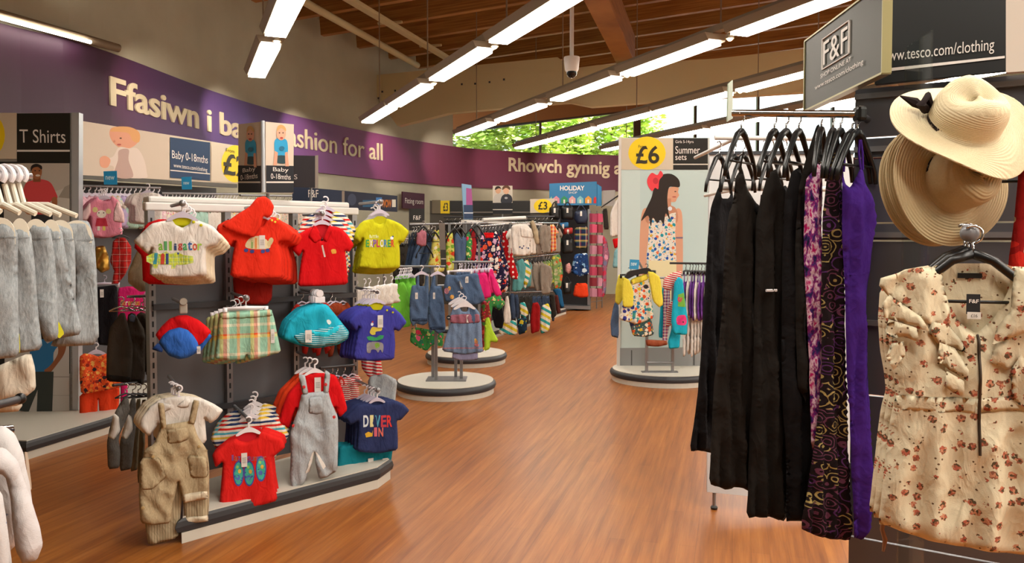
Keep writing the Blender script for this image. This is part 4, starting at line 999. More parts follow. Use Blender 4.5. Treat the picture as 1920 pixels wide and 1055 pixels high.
stack(g, h, 5, .045, 'coral red baby top stacked behind the hooded turtle top', 'pale hanger stacked behind the hooded turtle top', 'tops behind the hooded turtle top', side=.022, drop=.009)
p_ = PL(604, 430, fd(605), 20)
g = garment('polo_shirt', 'bright red baby polo shirt with a tiny badge, top row of the stand', 'polo shirt', p_,
    [(588, 423), (574, 430), (560, 438), (546, 466), (560, 481), (568, 470), (562, 505), (558, 537), (604, 536), (653, 533), (650, 500), (647, 470), (655, 472), (664, 459), (652, 440), (640, 428), (618, 421), (610, 448), (603, 452), (597, 440)], red_cotton, T=.022)
neck_back(g, [(588, 423), (595, 418), (612, 417), (619, 421), (612, 446), (597, 446)], red_stripe)
piece(g, 'collar', [(587, 422), (594, 425), (604, 448), (590, 456), (577, 444)], red_cotton, T=.006); piece(g, 'collar', [(619, 420), (622, 432), (612, 454), (604, 449), (613, 430)], red_cotton, T=.006)
printed(g, [([(602, 460), (605, 459), (610, 481), (607, 482)], '#d9c8c0'), (catmull([(620, 468), (628, 467), (630, 474), (626, 475), (622, 475)], 3), '#d9a03a')], 'placket')
h = g_hanger(g, 604, 412, 20, 'pale plastic hanger inside the red polo shirt')
stack(g, h, 3, .05, 'striped baby shirt stacked behind the red polo shirt', 'pale hanger stacked behind the red polo shirt', 'shirts behind the red polo shirt', multi, side=.012, drop=-.028)
p_ = PL(712, 430, fd(712, .1), 18)
g = garment('baby_t_shirt', 'lime yellow baby tee lettered EXPLORER, end of the top row', 'baby t-shirt', p_,
    [(701, 409), (680, 414), (668, 432), (662, 446), (674, 456), (682, 446), (676, 475), (672, 502), (710, 505), (750, 503), (750, 475), (748, 452), (756, 455), (768, 434), (752, 420), (737, 413), (725, 409), (720, 417), (713, 420), (706, 417)], lime, T=.022)
neck_back(g, [(701, 409), (708, 405), (718, 405), (725, 409), (720, 419), (706, 419)], lime)
word(g, 'EXPLORER', (685, 449, 739, 463), ['#3f9c4a', '#f2ece2', '#8a5fb0', '#c23a5a', '#f0ece4', '#3f7fb0', '#2f8f4f', '#d23f2a'], .03); word(g, 'little', (692, 440, 709, 446), ['#e9f0c0'], .0)
printed(g, [(ell(734, 446, 3.2, 3), '#dfe6ee'), (ell(736, 443, 1.6, 1.5), '#3a4a8f')])
h = g_hanger(g, 712, 392, 18, 'pale plastic hanger inside the EXPLORER tee')
stack(g, h, 4, .04, 'lime yellow baby tee stacked behind the EXPLORER tee', 'pale hanger stacked behind the EXPLORER tee', 'tees behind the EXPLORER tee', side=-.004, drop=.01)
# ---------------- middle row
def cap(name, label, d, yaw, crown, visor, m1, m2, seed, px0, group=None):
    pl = PL(px0[0], px0[1], d, yaw)
    g = garment(name, label, 'cap', pl, crown, m1, T=.05, s=.012, fold=(.004, 60), wr=.004, seed=seed)
    for v in visor: piece(g, 'flap', v, m2, T=.006, y=-.012)
    return g
g = cap('peaked_hat', 'red baby cap clipped behind the blue cap, middle row', fd(345, -.02), 22, [(291, 627), (304, 610), (318, 597), (334, 591), (350, 590), (372, 599), (388, 612), (397, 622), (381, 646), (340, 650), (300, 640)], [[(374, 660), (398, 630), (390, 622), (378, 640), (368, 655)]], red_cotton, royal, 3, (345, 620))
bm = bmesh.new(); a, b = g.pl.loc(344, 578)
bm2 = bmesh.new(); box(bm2, (a, 0, b), (.036, .02, .05), 0, .006); bm_obj('clip', bm2, M('grey beige plastic', '#a39c90'), g.o); lathe(bm, [(.006, 0), (.016, 0), (.018, .006), (.016, .012), (.006, .012)], 16, M4=Matrix.Translation((a, -.012, b + .035)) @ Matrix.Rotation(math.pi / 2, 4, 'X')); bm_obj('clip_ring', bm, M('grey beige plastic', '#a39c90'), g.o, smooth=True)
g = cap('peaked_hat', 'royal blue fleece baby cap hanging in front of the red cap', fd(335, -.09), 22, [(297, 642), (304, 630), (316, 619), (336, 613), (352, 618), (363, 629), (371, 642), (374, 657), (354, 670), (336, 673), (317, 667), (306, 654)], [[(284, 654), (297, 641), (306, 654), (304, 660)]], royal, cloth_mat('deep blue fleece', 'plain', '#1f3a70'), 4, (335, 640))
price_tag(g, 369, 648, 376, 662)
p_ = PL(462, 600, fd(462, 0), 22)
g = garment('baby_shorts', 'multicolour checked baby shorts in the middle row', 'shorts', p_,
    [(411, 585), (440, 583), (480, 581), (509, 579), (515, 600), (521, 632), (527, 660), (490, 671), (467, 675), (463, 664), (458, 674), (430, 676), (402, 672), (406, 640), (409, 610)], plaid, T=.028, fold=(.006, 55))
piece(g, 'waistband', [(411, 585), (460, 583), (509, 579), (511, 592), (460, 596), (411, 597)], plaid, T=.005, fold=(.003, 120))
price_tag(g, 507, 616, 514, 642)
h = g_hanger(g, 461, 572, 42, 'white clip hanger holding the checked shorts', 'clip', white_plastic)
stack(g, h, 3, .04, 'checked baby shorts stacked behind the front pair', 'white clip hanger behind the checked shorts', 'shorts behind the checked shorts', side=-.02, drop=.012, keep=())
p_ = PL(593, 600, fd(595, .02), 20)
g = garment('sun_hat', 'turquoise baby sun hat with a small peak, middle row', 'sun hat', p_, [(529, 634), (539, 604), (565, 580), (593, 570), (613, 570), (634, 596), (655, 622), (652, 635), (634, 646), (593, 653), (560, 647), (541, 640)], turq, T=.06, fold=(.006, 50), seed=5)
piece(g, 'striped_lining', [(549, 628), (578, 618), (632, 610), (640, 606), (654, 624), (650, 634), (630, 644), (593, 650), (562, 644)], hat_stripe, T=.004)
piece(g, 'peak', catmull([(578, 616), (600, 619), (634, 610), (629, 624), (606, 633), (588, 628)], 4), cloth_mat('bright turquoise cotton', 'plain', '#2cc0d8'), T=.008)
printed(g, [(catmull([(611, 599), (616, 598), (620, 603), (617, 607), (613, 605)], 3), '#d8eef0')]); price_tag(g, 571, 617, 583, 640)
a, b = g.pl.loc(600, 562); bm = bmesh.new(); box(bm, (a, .01, b), (.056, .02, .034), 0, .004); bm_obj('clip', bm, white_plastic, g.o)
bm = bmesh.new(); lathe(bm, [(.007, 0), (.02, 0), (.021, .006), (.02, .012), (.007, .012)], 18, M4=Matrix.Translation((a, .012, b + .035)) @ Matrix.Rotation(math.pi / 2, 4, 'X')); bm_obj('clip_ring', bm, white_plastic, g.o, smooth=True)
stack(g, None, 3, .055, 'turquoise baby sun hat stacked behind the front one', '', 'sun hats behind the front one', side=-.006, keep=('clip', 'clip_ring'))
p_ = PL(700, 590, fd(702, .04), 18)
g = garment('baby_t_shirt', 'indigo baby tee printed with giraffe, crocodile and elephant', 'baby t-shirt', p_,
    [(694, 573), (672, 581), (650, 601), (668, 621), (674, 612), (666, 640), (661, 674), (698, 677), (739, 674), (741, 645), (739, 617), (748, 621), (763, 604), (752, 588), (738, 576), (720, 572), (715, 580), (707, 583), (699, 580)], indigo, T=.022)
neck_back(g, [(694, 573), (700, 569), (714, 568), (720, 572), (715, 581), (699, 581)], lime)
printed(g, [(catmull([(694, 618), (698, 612), (706, 613), (715, 613), (714, 619), (704, 621), (703, 626), (697, 627), (693, 623)], 3), '#d9c84a'), (ell(697, 607, 2.6, 3), '#dfe6ee'), (ell(698, 602.5, 1.6, 1.5), '#c23a3a'),
    ([(687, 631), (694, 629), (704, 632), (712, 627), (719, 628), (717, 634), (708, 637), (700, 638), (690, 637)], '#2f9e62'), (catmull([(687, 652), (688, 643), (696, 640), (708, 640), (717, 643), (718, 652), (716, 660), (712, 654), (708, 660), (704, 655), (696, 655), (694, 661), (688, 660)], 3), '#8f8c92'), (catmull([(702, 644), (709, 642), (711, 648), (705, 652)], 3), '#7fae3a')])
price_tag(g, 707, 590, 717, 613); buttons(g, [(725, 581), (736, 585), (735, 575)], lime, .006)
h = g_hanger(g, 707, 560, 16, 'pale plastic hanger inside the indigo animal tee')
stack(g, h, 5, .04, 'indigo baby tee stacked behind the animal tee', 'pale hanger stacked behind the animal tee', 'tees behind the animal tee', side=-.012)
# ---------------- bottom row
p_ = PL(330, 800, fd(335, -.05), 22)
g = garment('baby_shirt', 'white collared baby shirt worn under the beige dungarees', 'baby shirt', p_,
    [(300, 748), (330, 742), (352, 742), (378, 746), (400, 756), (419, 768), (407, 785), (394, 794), (384, 782), (388, 830), (345, 836), (300, 830), (300, 790), (280, 819), (261, 800), (264, 785), (280, 762)], white_cotton, T=.02)
piece(g, 'collar', [(295, 752), (322, 756), (330, 760), (306, 773)], white_cotton, T=.006); piece(g, 'collar', [(330, 760), (348, 746), (358, 742), (354, 762), (340, 764)], white_cotton, T=.006)
h = g_hanger(g, 335, 742, 22, 'lilac plastic hanger inside the white collared shirt')
d_ = garment('dungarees', 'beige linen baby dungarees over a white shirt, bottom row corner', 'dungarees', p_,
    [(302, 795), (330, 790), (361, 786), (371, 815), (388, 840), (392, 870), (392, 900), (388, 928), (365, 935), (343, 937), (339, 917), (334, 898), (326, 935), (320, 976), (290, 980), (264, 976), (261, 930), (262, 885), (272, 838), (288, 830), (296, 812)], beige, T=.026, y=-.03, fold=(.004, 30), wr=.009, seed=8)
for px in ([(296, 752), (308, 752), (313, 798), (302, 798)], [(362, 746), (374, 748), (365, 792), (353, 790)]): piece(d_, 'strap', px, beige, T=.005, y=-.012)
piece(d_, 'pocket', [(310, 803), (352, 796), (354, 820), (316, 829)], beige, T=.004); piece(d_, 'pocket_flap', [(312, 812), (350, 805), (351, 812), (314, 820)], beige, T=.004)
piece(d_, 'leg_pocket', [(264, 855), (300, 850), (312, 890), (285, 912), (263, 912)], beige, T=.005); piece(d_, 'leg_pocket', [(350, 850), (388, 850), (391, 888), (358, 893)], beige, T=.005)
piece(d_, 'cuff', [(342, 922), (388, 914), (390, 930), (344, 939)], cream_cotton, T=.008); piece(d_, 'waist_seam', [(273, 839), (330, 846), (389, 838), (389, 843), (330, 851), (272, 844)], beige, T=.003)
buttons(d_, [(306, 797), (355, 788), (288, 850), (373, 832), (269, 945)], M('horn button', '#b59a6a', .5), .008); printed(d_, [(rect(326, 820, 338, 822), '#3fa0a0')])
d2 = garment('dungarees', 'pinstriped beige baby trousers hanging below the beige dungarees', 'trousers', p_, [(268, 890), (330, 880), (392, 880), (393, 940), (390, 980), (346, 985), (342, 930), (338, 975), (334, 1012), (278, 1027), (272, 990), (266, 950)], pinstripe, T=.02, y=.03, wr=.006, seed=3)
piece(d2, 'cuff', [(345, 972), (391, 966), (391, 980), (346, 986)], cream_cotton, T=.007)
stack(g, h, 3, .045, 'white baby shirt stacked behind the collared shirt', 'lilac hanger stacked behind the collared shirt', 'shirts behind the collared shirt', cream_cotton, side=-.012)
p_ = PL(465, 830, fd(467, -.02), 22)
g = garment('baby_romper', 'red baby romper printed with three surfboards, bottom row', 'romper', p_,
    [(442, 821), (425, 828), (397, 851), (404, 876), (418, 864), (415, 900), (411, 952), (425, 964), (445, 950), (462, 958), (485, 948), (521, 938), (514, 900), (510, 858), (520, 850), (535, 838), (530, 822), (505, 812), (488, 808), (480, 822), (462, 828), (450, 826)], cloth_mat('tomato red jersey', 'plain', '#d4201c'), T=.024)
neck_back(g, [(442, 821), (455, 812), (478, 807), (489, 808), (480, 826), (452, 830)], red_stripe)
for cx, cy in ((447, 886), (467, 886), (489, 877)):
    printed(g, [(ell(cx, cy, 10, 24), '#3a4fa0'), (ell(cx, cy, 8, 21), '#3fb09a'), (ell(cx - 1, cy + 8, 4, 5), '#4f6fc0'), (ell(cx + 2, cy - 4, 3, 4), '#d9b84a'), (ell(cx - 2, cy - 12, 2.4, 3), '#8fcf6a')])
word(g, 'lazy summer', (433, 851, 499, 862), ['#8a4a8a', '#b06a4a', '#5a5aa0'], .0); price_tag(g, 452, 847, 463, 873)
h = g_hanger(g, 466, 800, 24, 'white plastic hanger inside the surfboard romper', m=white_plastic)
sp = PL(470, 790, fd(472, .1), 22)
s_ = garment('baby_t_shirt', 'striped baby tee directly behind the surfboard romper', 'baby t-shirt', sp, [(440, 790), (415, 800), (394, 820), (405, 842), (420, 830), (420, 880), (515, 878), (515, 828), (528, 836), (543, 815), (530, 795), (505, 782), (488, 778), (470, 792), (455, 794)], multi, T=.018)
hs = g_hanger(s_, 470, 775, 22, 'white plastic hanger inside the striped tee', m=white_plastic)
stack(s_, hs, 3, .045, 'striped baby tee stacked behind the surfboard romper', 'white hanger stacked behind the striped tee', 'striped tees behind the romper', side=.01, drop=-.012)
stack(g, None, 2, .06, 'red baby romper stacked behind the surfboard romper', '', 'rompers behind the surfboard romper', side=.012)
p_ = PL(590, 740, fd(590, 0), 20)
g = garment('long_sleeve_top', 'red long sleeved baby top under the pale denim dungarees', 'baby top', p_,
    [(573, 702), (590, 698), (607, 697), (630, 703), (642, 730), (652, 768), (637, 783), (626, 760), (622, 790), (560, 796), (556, 760), (543, 803), (521, 796), (528, 765), (540, 735), (562, 714)], red_cotton, T=.022)
h = g_hanger(g, 590, 690, 20, 'grey white hanger inside the red long sleeved top', m=white_plastic)
d_ = garment('dungarees', 'pale grey denim baby dungarees with red buttons, bottom row', 'dungarees', p_,
    [(565, 735), (590, 733), (614, 730), (620, 752), (632, 778), (633, 812), (631, 880), (612, 891), (597, 895), (590, 865), (588, 842), (583, 865), (569, 903), (546, 914), (543, 890), (544, 850), (543, 810), (550, 786), (558, 765)], pale_denim, T=.026, y=-.03, fold=(.004, 35), wr=.008, seed=11)
for px in ([(558, 700), (570, 699), (577, 735), (566, 737)], [(604, 733), (608, 690), (618, 698), (614, 734)]): piece(d_, 'strap', px, pale_denim, T=.005, y=-.012)
piece(d_, 'pocket', [(577, 742), (602, 739), (603, 770), (592, 774), (577, 771)], pale_denim, T=.004)
buttons(d_, [(568, 722), (608, 717), (624, 778), (549, 795)], C('#c22a2a'), .009)
for px in ([(583, 845), (588, 842), (580, 880), (570, 884)], [(589, 842), (594, 846), (610, 870), (604, 876)]): piece(d_, 'popper_strip', px, white_cotton, T=.003)
price_tag(g, 589, 706, 601, 733)
stack(g, h, 2, .05, 'red baby top stacked behind the pale denim dungarees', 'white hanger stacked behind the red long sleeved top', 'red tops behind the pale dungarees', orange, side=-.02)
p_ = PL(708, 770, fd(710, .05), 18)
g = garment('baby_t_shirt', 'navy baby tee lettered DIVER IN, bottom row end', 'baby t-shirt', p_,
    [(694, 753), (669, 760), (646, 783), (657, 797), (672, 788), (671, 815), (668, 846), (708, 850), (746, 843), (746, 815), (744, 788), (752, 787), (768, 769), (757, 757), (742, 750), (722, 751), (716, 757), (707, 759), (699, 758)], navy, T=.022)
neck_back(g, [(694, 753), (701, 749), (715, 748), (722, 751), (715, 760), (700, 761)], navy)
word(g, 'DIVER', (680, 777, 735, 799), ['#dbe6ee', '#e6dfa0', '#58b4d8', '#c23a4a', '#d22f2a'], .03); word(g, 'IN', (699, 800, 718, 817), ['#d9687a', '#e87a6a'], .03)
printed(g, [([(684, 812), (690, 808), (697, 811), (699, 805), (698, 817), (686, 819)], '#e0b42a')])
h = g_hanger(g, 707, 745, 16, 'pale plastic hanger inside the DIVER IN tee')
stack(g, h, 4, .045, 'navy baby tee stacked behind the DIVER IN tee', 'pale hanger stacked behind the DIVER IN tee', 'tees behind the DIVER IN tee', side=-.012)
tt = PL(680, 860, fd(685, .15), 30)
g = garment('baby_trousers', 'teal baby trousers showing below the navy DIVER IN tee', 'trousers', tt, [(636, 835), (690, 832), (737, 836), (731, 885), (712, 893), (690, 890), (655, 903), (622, 910), (630, 872)], teal, T=.02)
price_tag(g, 688, 857, 698, 882); price_tag(g, 715, 857, 725, 880)
stack(g, None, 2, .06, 'teal baby trousers stacked behind the front pair', '', 'teal trousers behind the front pair', side=-.02)
g = garment('baby_cardigan', 'pale baby cardigan hanging on the gondola end behind the DIVER IN tee', 'cardigan', PL(730, 730, 5.0, 20), [(690, 706), (722, 700), (745, 712), (740, 760), (690, 765)], cloth_mat('pale grey knit', 'heather', '#b9bfc2', '#9aa3a8'), T=.02)
# hang bars of the stand
for lb, px, py, d in (('hang bar carrying the alligator tee', 342, 381, 3.74), ('hang bar carrying the coral hooded top', 489, 386, fd(480) - .03), ('hang bar carrying the red polo shirt', 604, 400, fd(605) - .03), ('hang bar carrying the EXPLORER tee', 714, 378, fd(712, .07)),
        ('hang bar carrying the checked shorts', 462, 558, fd(462) - .1), ('hang bar carrying the turquoise sun hat', 600, 550, fd(600) - .05), ('hang bar carrying the indigo animal tee', 708, 546, fd(708) - .05),
        ('hang bar carrying the beige dungarees', 336, 728, fd(335) - .13), ('hang bar carrying the surfboard romper', 467, 786, fd(467) - .1), ('hang bar carrying the pale denim dungarees', 592, 676, fd(590) - .08), ('hang bar carrying the DIVER IN tee', 708, 731, fd(710) - .05), ('hang bar carrying the baby caps', 344, 570, fd(345) - .1)):
    arm(lb, px, py, d + .03, .38, 30)
# ================================================================== RAILS OF SMALL GARMENTS
TM = {}
def tmpl(kind):
    """template garments, hung from the hook at the origin; metres"""
    if kind in TM: return TM[kind]
    S = {'tee': ([(-.05, -.03), (-.09, -.04), (-.16, -.12), (-.13, -.17), (-.095, -.14), (-.1, -.36), (.1, -.36), (.095, -.14), (.13, -.17), (.16, -.12), (.09, -.04), (.05, -.03), (.03, -.055), (-.03, -.055)], (.006, 60)),
         'dress': ([(-.05, -.03), (-.06, -.03), (-.075, -.1), (-.07, -.17), (-.15, -.46), (.15, -.46), (.07, -.17), (.075, -.1), (.06, -.03), (.05, -.03), (.035, -.09), (-.035, -.09)], (.014, 70)),
         'trousers': ([(-.1, -.03), (.1, -.03), (.115, -.2), (.12, -.55), (.03, -.55), (0, -.24), (-.03, -.55), (-.12, -.55), (-.115, -.2)], (.006, 50)),
         'shorts': ([(-.11, -.03), (.11, -.03), (.14, -.27), (.02, -.28), (0, -.2), (-.02, -.28), (-.14, -.27)], (.008, 60)),
         'skirt': ([(-.1, -.03), (.1, -.03), (.13, -.2), (.16, -.32), (-.16, -.32), (-.13, -.2)], (.014, 70)),
         'jacket': ([(-.05, -.03), (-.1, -.05), (-.15, -.14), (-.17, -.34), (-.13, -.36), (-.11, -.25), (-.115, -.42), (.115, -.42), (.11, -.25), (.13, -.36), (.17, -.34), (.15, -.14), (.1, -.05), (.05, -.03), (.03, -.05), (-.03, -.05)], (.006, 45)),
         'vest': ([(-.06, -.03), (-.075, -.03), (-.07, -.1), (-.105, -.17), (-.11, -.42), (.11, -.42), (.105, -.17), (.07, -.1), (.075, -.03), (.06, -.03), (.035, -.11), (-.035, -.11)], (.008, 60))}[kind]
    me, f = cloth_mesh(kind, S[0], .03, .03, S[1], .006, len(kind), 1); TM[kind] = me; return me
NM = {'tee': 't_shirt', 'dress': 'dress', 'trousers': 'trousers', 'shorts': 'shorts', 'skirt': 'skirt', 'jacket': 'jacket', 'vest': 'vest_top'}
CATN = {'tee': 't-shirt', 'vest': 'vest top'}
def hang(kind, mat, pos, yaw, sc, label, group, hk='wire', hm=None, hlabel=None, sx=1.0, name=None):
    me = tmpl(kind); o = bpy.data.objects.new(name or NM[kind], me)
    if not me.materials: me.materials.append(mat)
    o.material_slots[0].link = 'OBJECT'; o.material_slots[0].material = mat
    pos = Vector(pos); o.location = pos - Vector((0, 0, .045)); o.rotation_euler = (0, 0, math.radians(yaw)); o.scale = (sc * sx, 1, sc); link(o)
    tag(o, label, CATN.get(kind, kind), group)
    if hk:
        w = {'tee': .085, 'dress': .065, 'jacket': .1, 'vest': .07}.get(kind, .1) * sc * sx
        hanger(hlabel or 'hanger', pos - Vector((0, 0, .055 if hk != 'adult' else .06)), math.radians(yaw), hk, round(w, 2), hm or lilac_plastic, (group + ' hangers') if group else None)
    return o
def row(p0, p1, n, kinds, mats, label, group, yaw, sc=1.0, jit=6, hk='wire', hm=None, hlabel=None, seed=0, drop=0.0, sx=1.0):
    """n garments hung along a rail from p0 to p1; label is a phrase with {m} for the colour of the material"""
    rs = random.Random(seed); p0, p1 = Vector(p0), Vector(p1)
    for k in range(n):
        t = (k + .5 + rs.uniform(-.2, .2)) / n; kd = kinds[k % len(kinds)]; m = mats[k * len(mats) // n] if len(mats) < n else mats[k]
        hang(kd, m, p0.lerp(p1, t) - Vector((0, 0, drop)), yaw + rs.uniform(-jit, jit), sc * rs.uniform(.95, 1.05), label.format(m=m.name, k=CATN.get(kd, kd)), group, hk, hm, hlabel, sx)
def rail(label, p0, p1, r=.011, m=None, posts=(), cat='clothes rail', name='clothes_rail', floor=0.0):
    e = empty(name, p0); d = Vector(p1) - Vector(p0); bm = bmesh.new(); tube(bm, [(0, 0, 0), d], r, 10); bm_obj('rail', bm, m or chrome, e, smooth=True)
    for t in posts:
        q = d * t; bar_obj('post', [(q.x, q.y, q.z), (q.x, q.y, floor - p0.z)], .014, grey_metal, e)
    return tag(e, label, cat)
pastel = [cloth_mat('pale pink', 'plain', '#dcaebb'), cloth_mat('cream print', 'floral', '#ddd6cc', ['#d98fa8', '#8fc4c0', '#e0c95a'], 26, .3), cloth_mat('lilac', 'plain', '#b9a7cc'), cloth_mat('mint', 'plain', '#a9cfc2'), white_cotton, cloth_mat('rose print', 'floral', '#e0c2cc', ['#c9506f', '#e8dcd6', '#6f9f8f'], 30, .35)]
# ---------------- gondola: dark jackets and grey sets on the left end
jr0, jr1 = P(238, 556, 4.45), P(420, 549, 4.75)
rail('chrome rail with dark jackets on the end of the baby clothes stand', jr0, jr1, .008, chrome)
JK = [([(222, 592), (226, 586), (234, 586), (238, 600), (236, 650), (233, 700), (231, 718), (199, 714), (200, 660), (205, 615)], 4.42), ([(240, 590), (246, 586), (254, 588), (258, 620), (258, 700), (255, 722), (230, 722), (231, 680), (236, 620)], 4.48),
      ([(256, 590), (264, 584), (274, 588), (280, 640), (277, 696), (257, 698), (252, 650), (256, 620)], 4.56), ([(275, 588), (282, 582), (290, 586), (296, 640), (300, 700), (272, 704), (272, 640)], 4.62), ([(290, 588), (296, 580), (306, 584), (318, 640), (322, 712), (290, 710), (290, 640)], 4.7), ([(310, 590), (320, 578), (332, 582), (350, 640), (352, 690), (310, 700)], 4.78)]
JL = ['outermost on the rail', 'with a pale blue hood lining', 'third from the outer end of the rail', 'fourth from the outer end of the rail', 'fifth from the outer end of the rail', 'half hidden behind the red cap']
for k, (px, d) in enumerate(JK):
    mxx = max(p[0] for p in px); px = [(p[0] + (14 if p[0] > mxx - 14 and k < 5 and p[1] > 600 else 0), p[1]) for p in px]
    pl = PL(px[1][0], 590, d, 30)
    g = garment('jacket', 'dark brown baby jacket ' + JL[k], 'jacket', pl, px, charcoal, T=.035, fold=(.006, 60), wr=.008, seed=20 + k)
    if k == 1: piece(g, 'hood_lining', [(241, 592), (247, 588), (254, 592), (252, 604), (243, 602)], cloth_mat('pale blue lining', 'plain', '#7f93b5'), T=.006, label='pale blue hood lining')
    lo = sorted(sorted(px, key=lambda q: -q[1])[:2])
    piece(g, 'hem_band', [(lo[0][0] + 1, lo[0][1] - 1), (lo[1][0] - 1, lo[1][1] - 1), (lo[1][0] - 1, lo[1][1] - 13), (lo[0][0] + 1, lo[0][1] - 13)], cloth_mat('dark rib', 'plain', '#2a2622'), T=.004)
    hanger('silver hook hanger in the dark jacket ' + JL[k], P(px[1][0] + 1, 574, d), math.radians(30), 'wire', .06, chrome)
gr0, gr1 = P(212, 722, 4.25), P(300, 712, 4.7)
rail('lower rail with grey outfits on the end of the stand', gr0, gr1, .008, dark_metal)
greyo = cloth_mat('dark grey jersey', 'heather', '#6d6a66', '#55524f'); khaki = cloth_mat('khaki cotton', 'plain', '#7d7058')
OUT = [([(232, 745), (240, 742), (244, 770), (222, 820), (226, 850), (224, 876), (203, 880), (200, 830), (206, 800), (216, 770)], greyo, 4.2), ([(246, 746), (254, 744), (256, 790), (250, 840), (246, 878), (225, 884), (224, 830), (234, 790)], greyo, 4.28), ([(256, 748), (264, 746), (262, 800), (258, 880), (244, 884), (246, 810)], khaki, 4.36), ([(266, 750), (274, 748), (272, 820), (268, 905), (258, 905), (258, 810)], khaki, 4.44)]
OL = ['grey baby outfit with a white sleeve, outermost on the lower rail', 'grey baby outfit second on the lower rail', 'khaki baby outfit third on the lower rail', 'khaki baby outfit half hidden by the white collared shirt']
for k, (px, m, d) in enumerate(OUT):
    g = garment('baby_outfit', OL[k], 'outfit', PL(px[0][0], 760, d, 35), px, m, T=.03, fold=(.008, 60), wr=.008, seed=40 + k)
    if k < 2: dx = 24 * k; piece(g, 'sleeve', [(212 + dx, 772), (222 + dx, 780), (224 + dx, 806), (212 + dx, 822), (202 + dx, 818), (208 + dx, 800)], white_cotton, T=.012, label='white sleeve')
    hanger('dark hook hanger in the ' + OL[k].split(',')[0].split(' on the')[0].split(' half')[0], P(px[0][0] + 3, 737, d), math.radians(35), 'wire', .05, dark_metal)
g = garment('peaked_hat', 'beige baby cap hanging behind the alligator tee', 'cap', PL(255, 500, 4.6, 25), [(262, 460), (285, 462), (278, 545), (262, 547), (240, 530), (240, 510), (250, 485)], cloth_mat('beige twill', 'plain', '#b5a58a'), T=.06)
g = garment('baby_t_shirt', 'red baby top peeping out behind the alligator tee', 'baby top', PL(290, 470, 4.05, 22), [(275, 418), (300, 410), (345, 415), (400, 440), (400, 525), (360, 535), (268, 532), (266, 480), (250, 462)], red_cotton, T=.02)
g = garment('baby_trousers', 'dark red baby trousers hanging below the coral hooded top', 'trousers', PL(470, 540, 4.45, 22), [(436, 515), (512, 515), (510, 560), (500, 572), (440, 570)], cloth_mat('deep red cotton', 'plain', '#9c1c12'), T=.02)
# red garments edge-on along the gondola face
face = lambda px, py, d: P(px, py, d)
for nm, a, b, n, z in (('upper', (560, 548), (648, 548), 7, 0), ('lower', (600, 690), (664, 684), 5, 0)):
    rail('short dark rail of red baby clothes, %s one on the stand' % nm, P(*a, 4.75), P(*b, 5.1), .008, dark_metal)
    row(P(*a, 4.75), P(*b, 5.1), n, ['tee', 'trousers'] if nm == 'upper' else ['tee'], [cloth_mat('red', 'plain', '#b8261a'), cloth_mat('rust', 'plain', '#8f3a1c')] if nm == 'upper' else [cloth_mat('red', 'plain', '#b8261a'), red_stripe], '{m} baby {k} on the %s short dark rail' % nm, 'red baby clothes on the %s rail' % nm, 60, .62, 8, 'wire', lilac_plastic, 'pale hanger on the %s short dark rail' % nm, seed=3)
g = garment('baby_dress', 'red and white striped dress hem below the indigo animal tee', 'dress', PL(700, 690, 5.1, 20), [(676, 650), (710, 650), (718, 700), (708, 712), (690, 706), (678, 690)], red_stripe, T=.02, fold=(.014, 120))
row(P(660, 525, 5.3), P(740, 515, 5.7), 6, ['skirt'], [white_cotton], 'white baby garment in clear wrap below the EXPLORER tee', 'white wrapped garments below the EXPLORER tee', 60, .5, 5, 'clip', white_plastic, 'white clip hanger below the EXPLORER tee', seed=5)
# ---------------- wall run of baby girls' clothes
ra0, ra1 = P(152, 348, 6.6), P(300, 352, 7.4); rail('upper wall rail with pink and white baby tops', ra0, ra1, .012, grey_metal)
row(ra0, ra1, 16, ['tee'], pastel, '{m} baby {k} packed on the upper wall rail', 'baby tops on the upper wall rail', 62, .9, 6, 'kid', lilac_plastic, 'lilac hanger on the upper wall rail', 1)
rb0, rb1 = P(302, 362, 7.5), P(446, 364, 8.7); rail('second wall rail with pale sleepsuits behind the stand', rb0, rb1, .012, grey_metal)
row(rb0, rb1, 22, ['tee'], [pastel[1], pastel[3], pastel[4], cloth_mat('soft yellow print', 'floral', '#ded8c4', ['#e0c84a', '#8fb4cc', '#d9a0b0'], 26, .35)], '{m} sleepsuit on the second wall rail', 'sleepsuits on the second wall rail', 62, .9, 6, 'kid', lilac_plastic, 'lilac hanger on the second wall rail', 2)
rc0, rc1 = P(450, 366, 8.8), P(580, 368, 10.5); rail('third wall rail behind the coral hooded top', rc0, rc1, .012, grey_metal)
row(rc0, rc1, 18, ['tee'], [cream_cotton, cloth_mat('pale peach print', 'floral', '#d9c9bc', ['#d98f7a', '#a9bfae'], 26, .3)], '{m} baby {k} on the third wall rail', 'baby tops on the third wall rail', 62, .9, 6, 'wire', black_plastic, 'dark hanger on the third wall rail', 3)
for k, (bb, d, lb) in enumerate((((194, 321, 219, 346), 6.45, 'blue new ticket clipped above the pink mouse top'), ((340, 332, 359, 355), 7.4, 'blue new ticket on the second wall rail'))):
    pl = PL((bb[0] + bb[2]) / 2, bb[3], d, 10); e = root('shelf_ticket', pl); panel_box('card', pl, [(bb[0], bb[1]), (bb[2], bb[1] - 1), (bb[2] + 1, bb[3]), (bb[0] + 1, bb[3])], .003, M('ticket blue', '#1b8fc4', .5), e)
    text('new', e, pl, (bb[0] + 4, bb[1] + 9, bb[2] - 4, bb[3] - 9), M('ticket ink', '#bfe6f2', .6), .02, .003); tag(e, lb, 'ticket')
p_ = PL(200, 380, 6.35, 20)
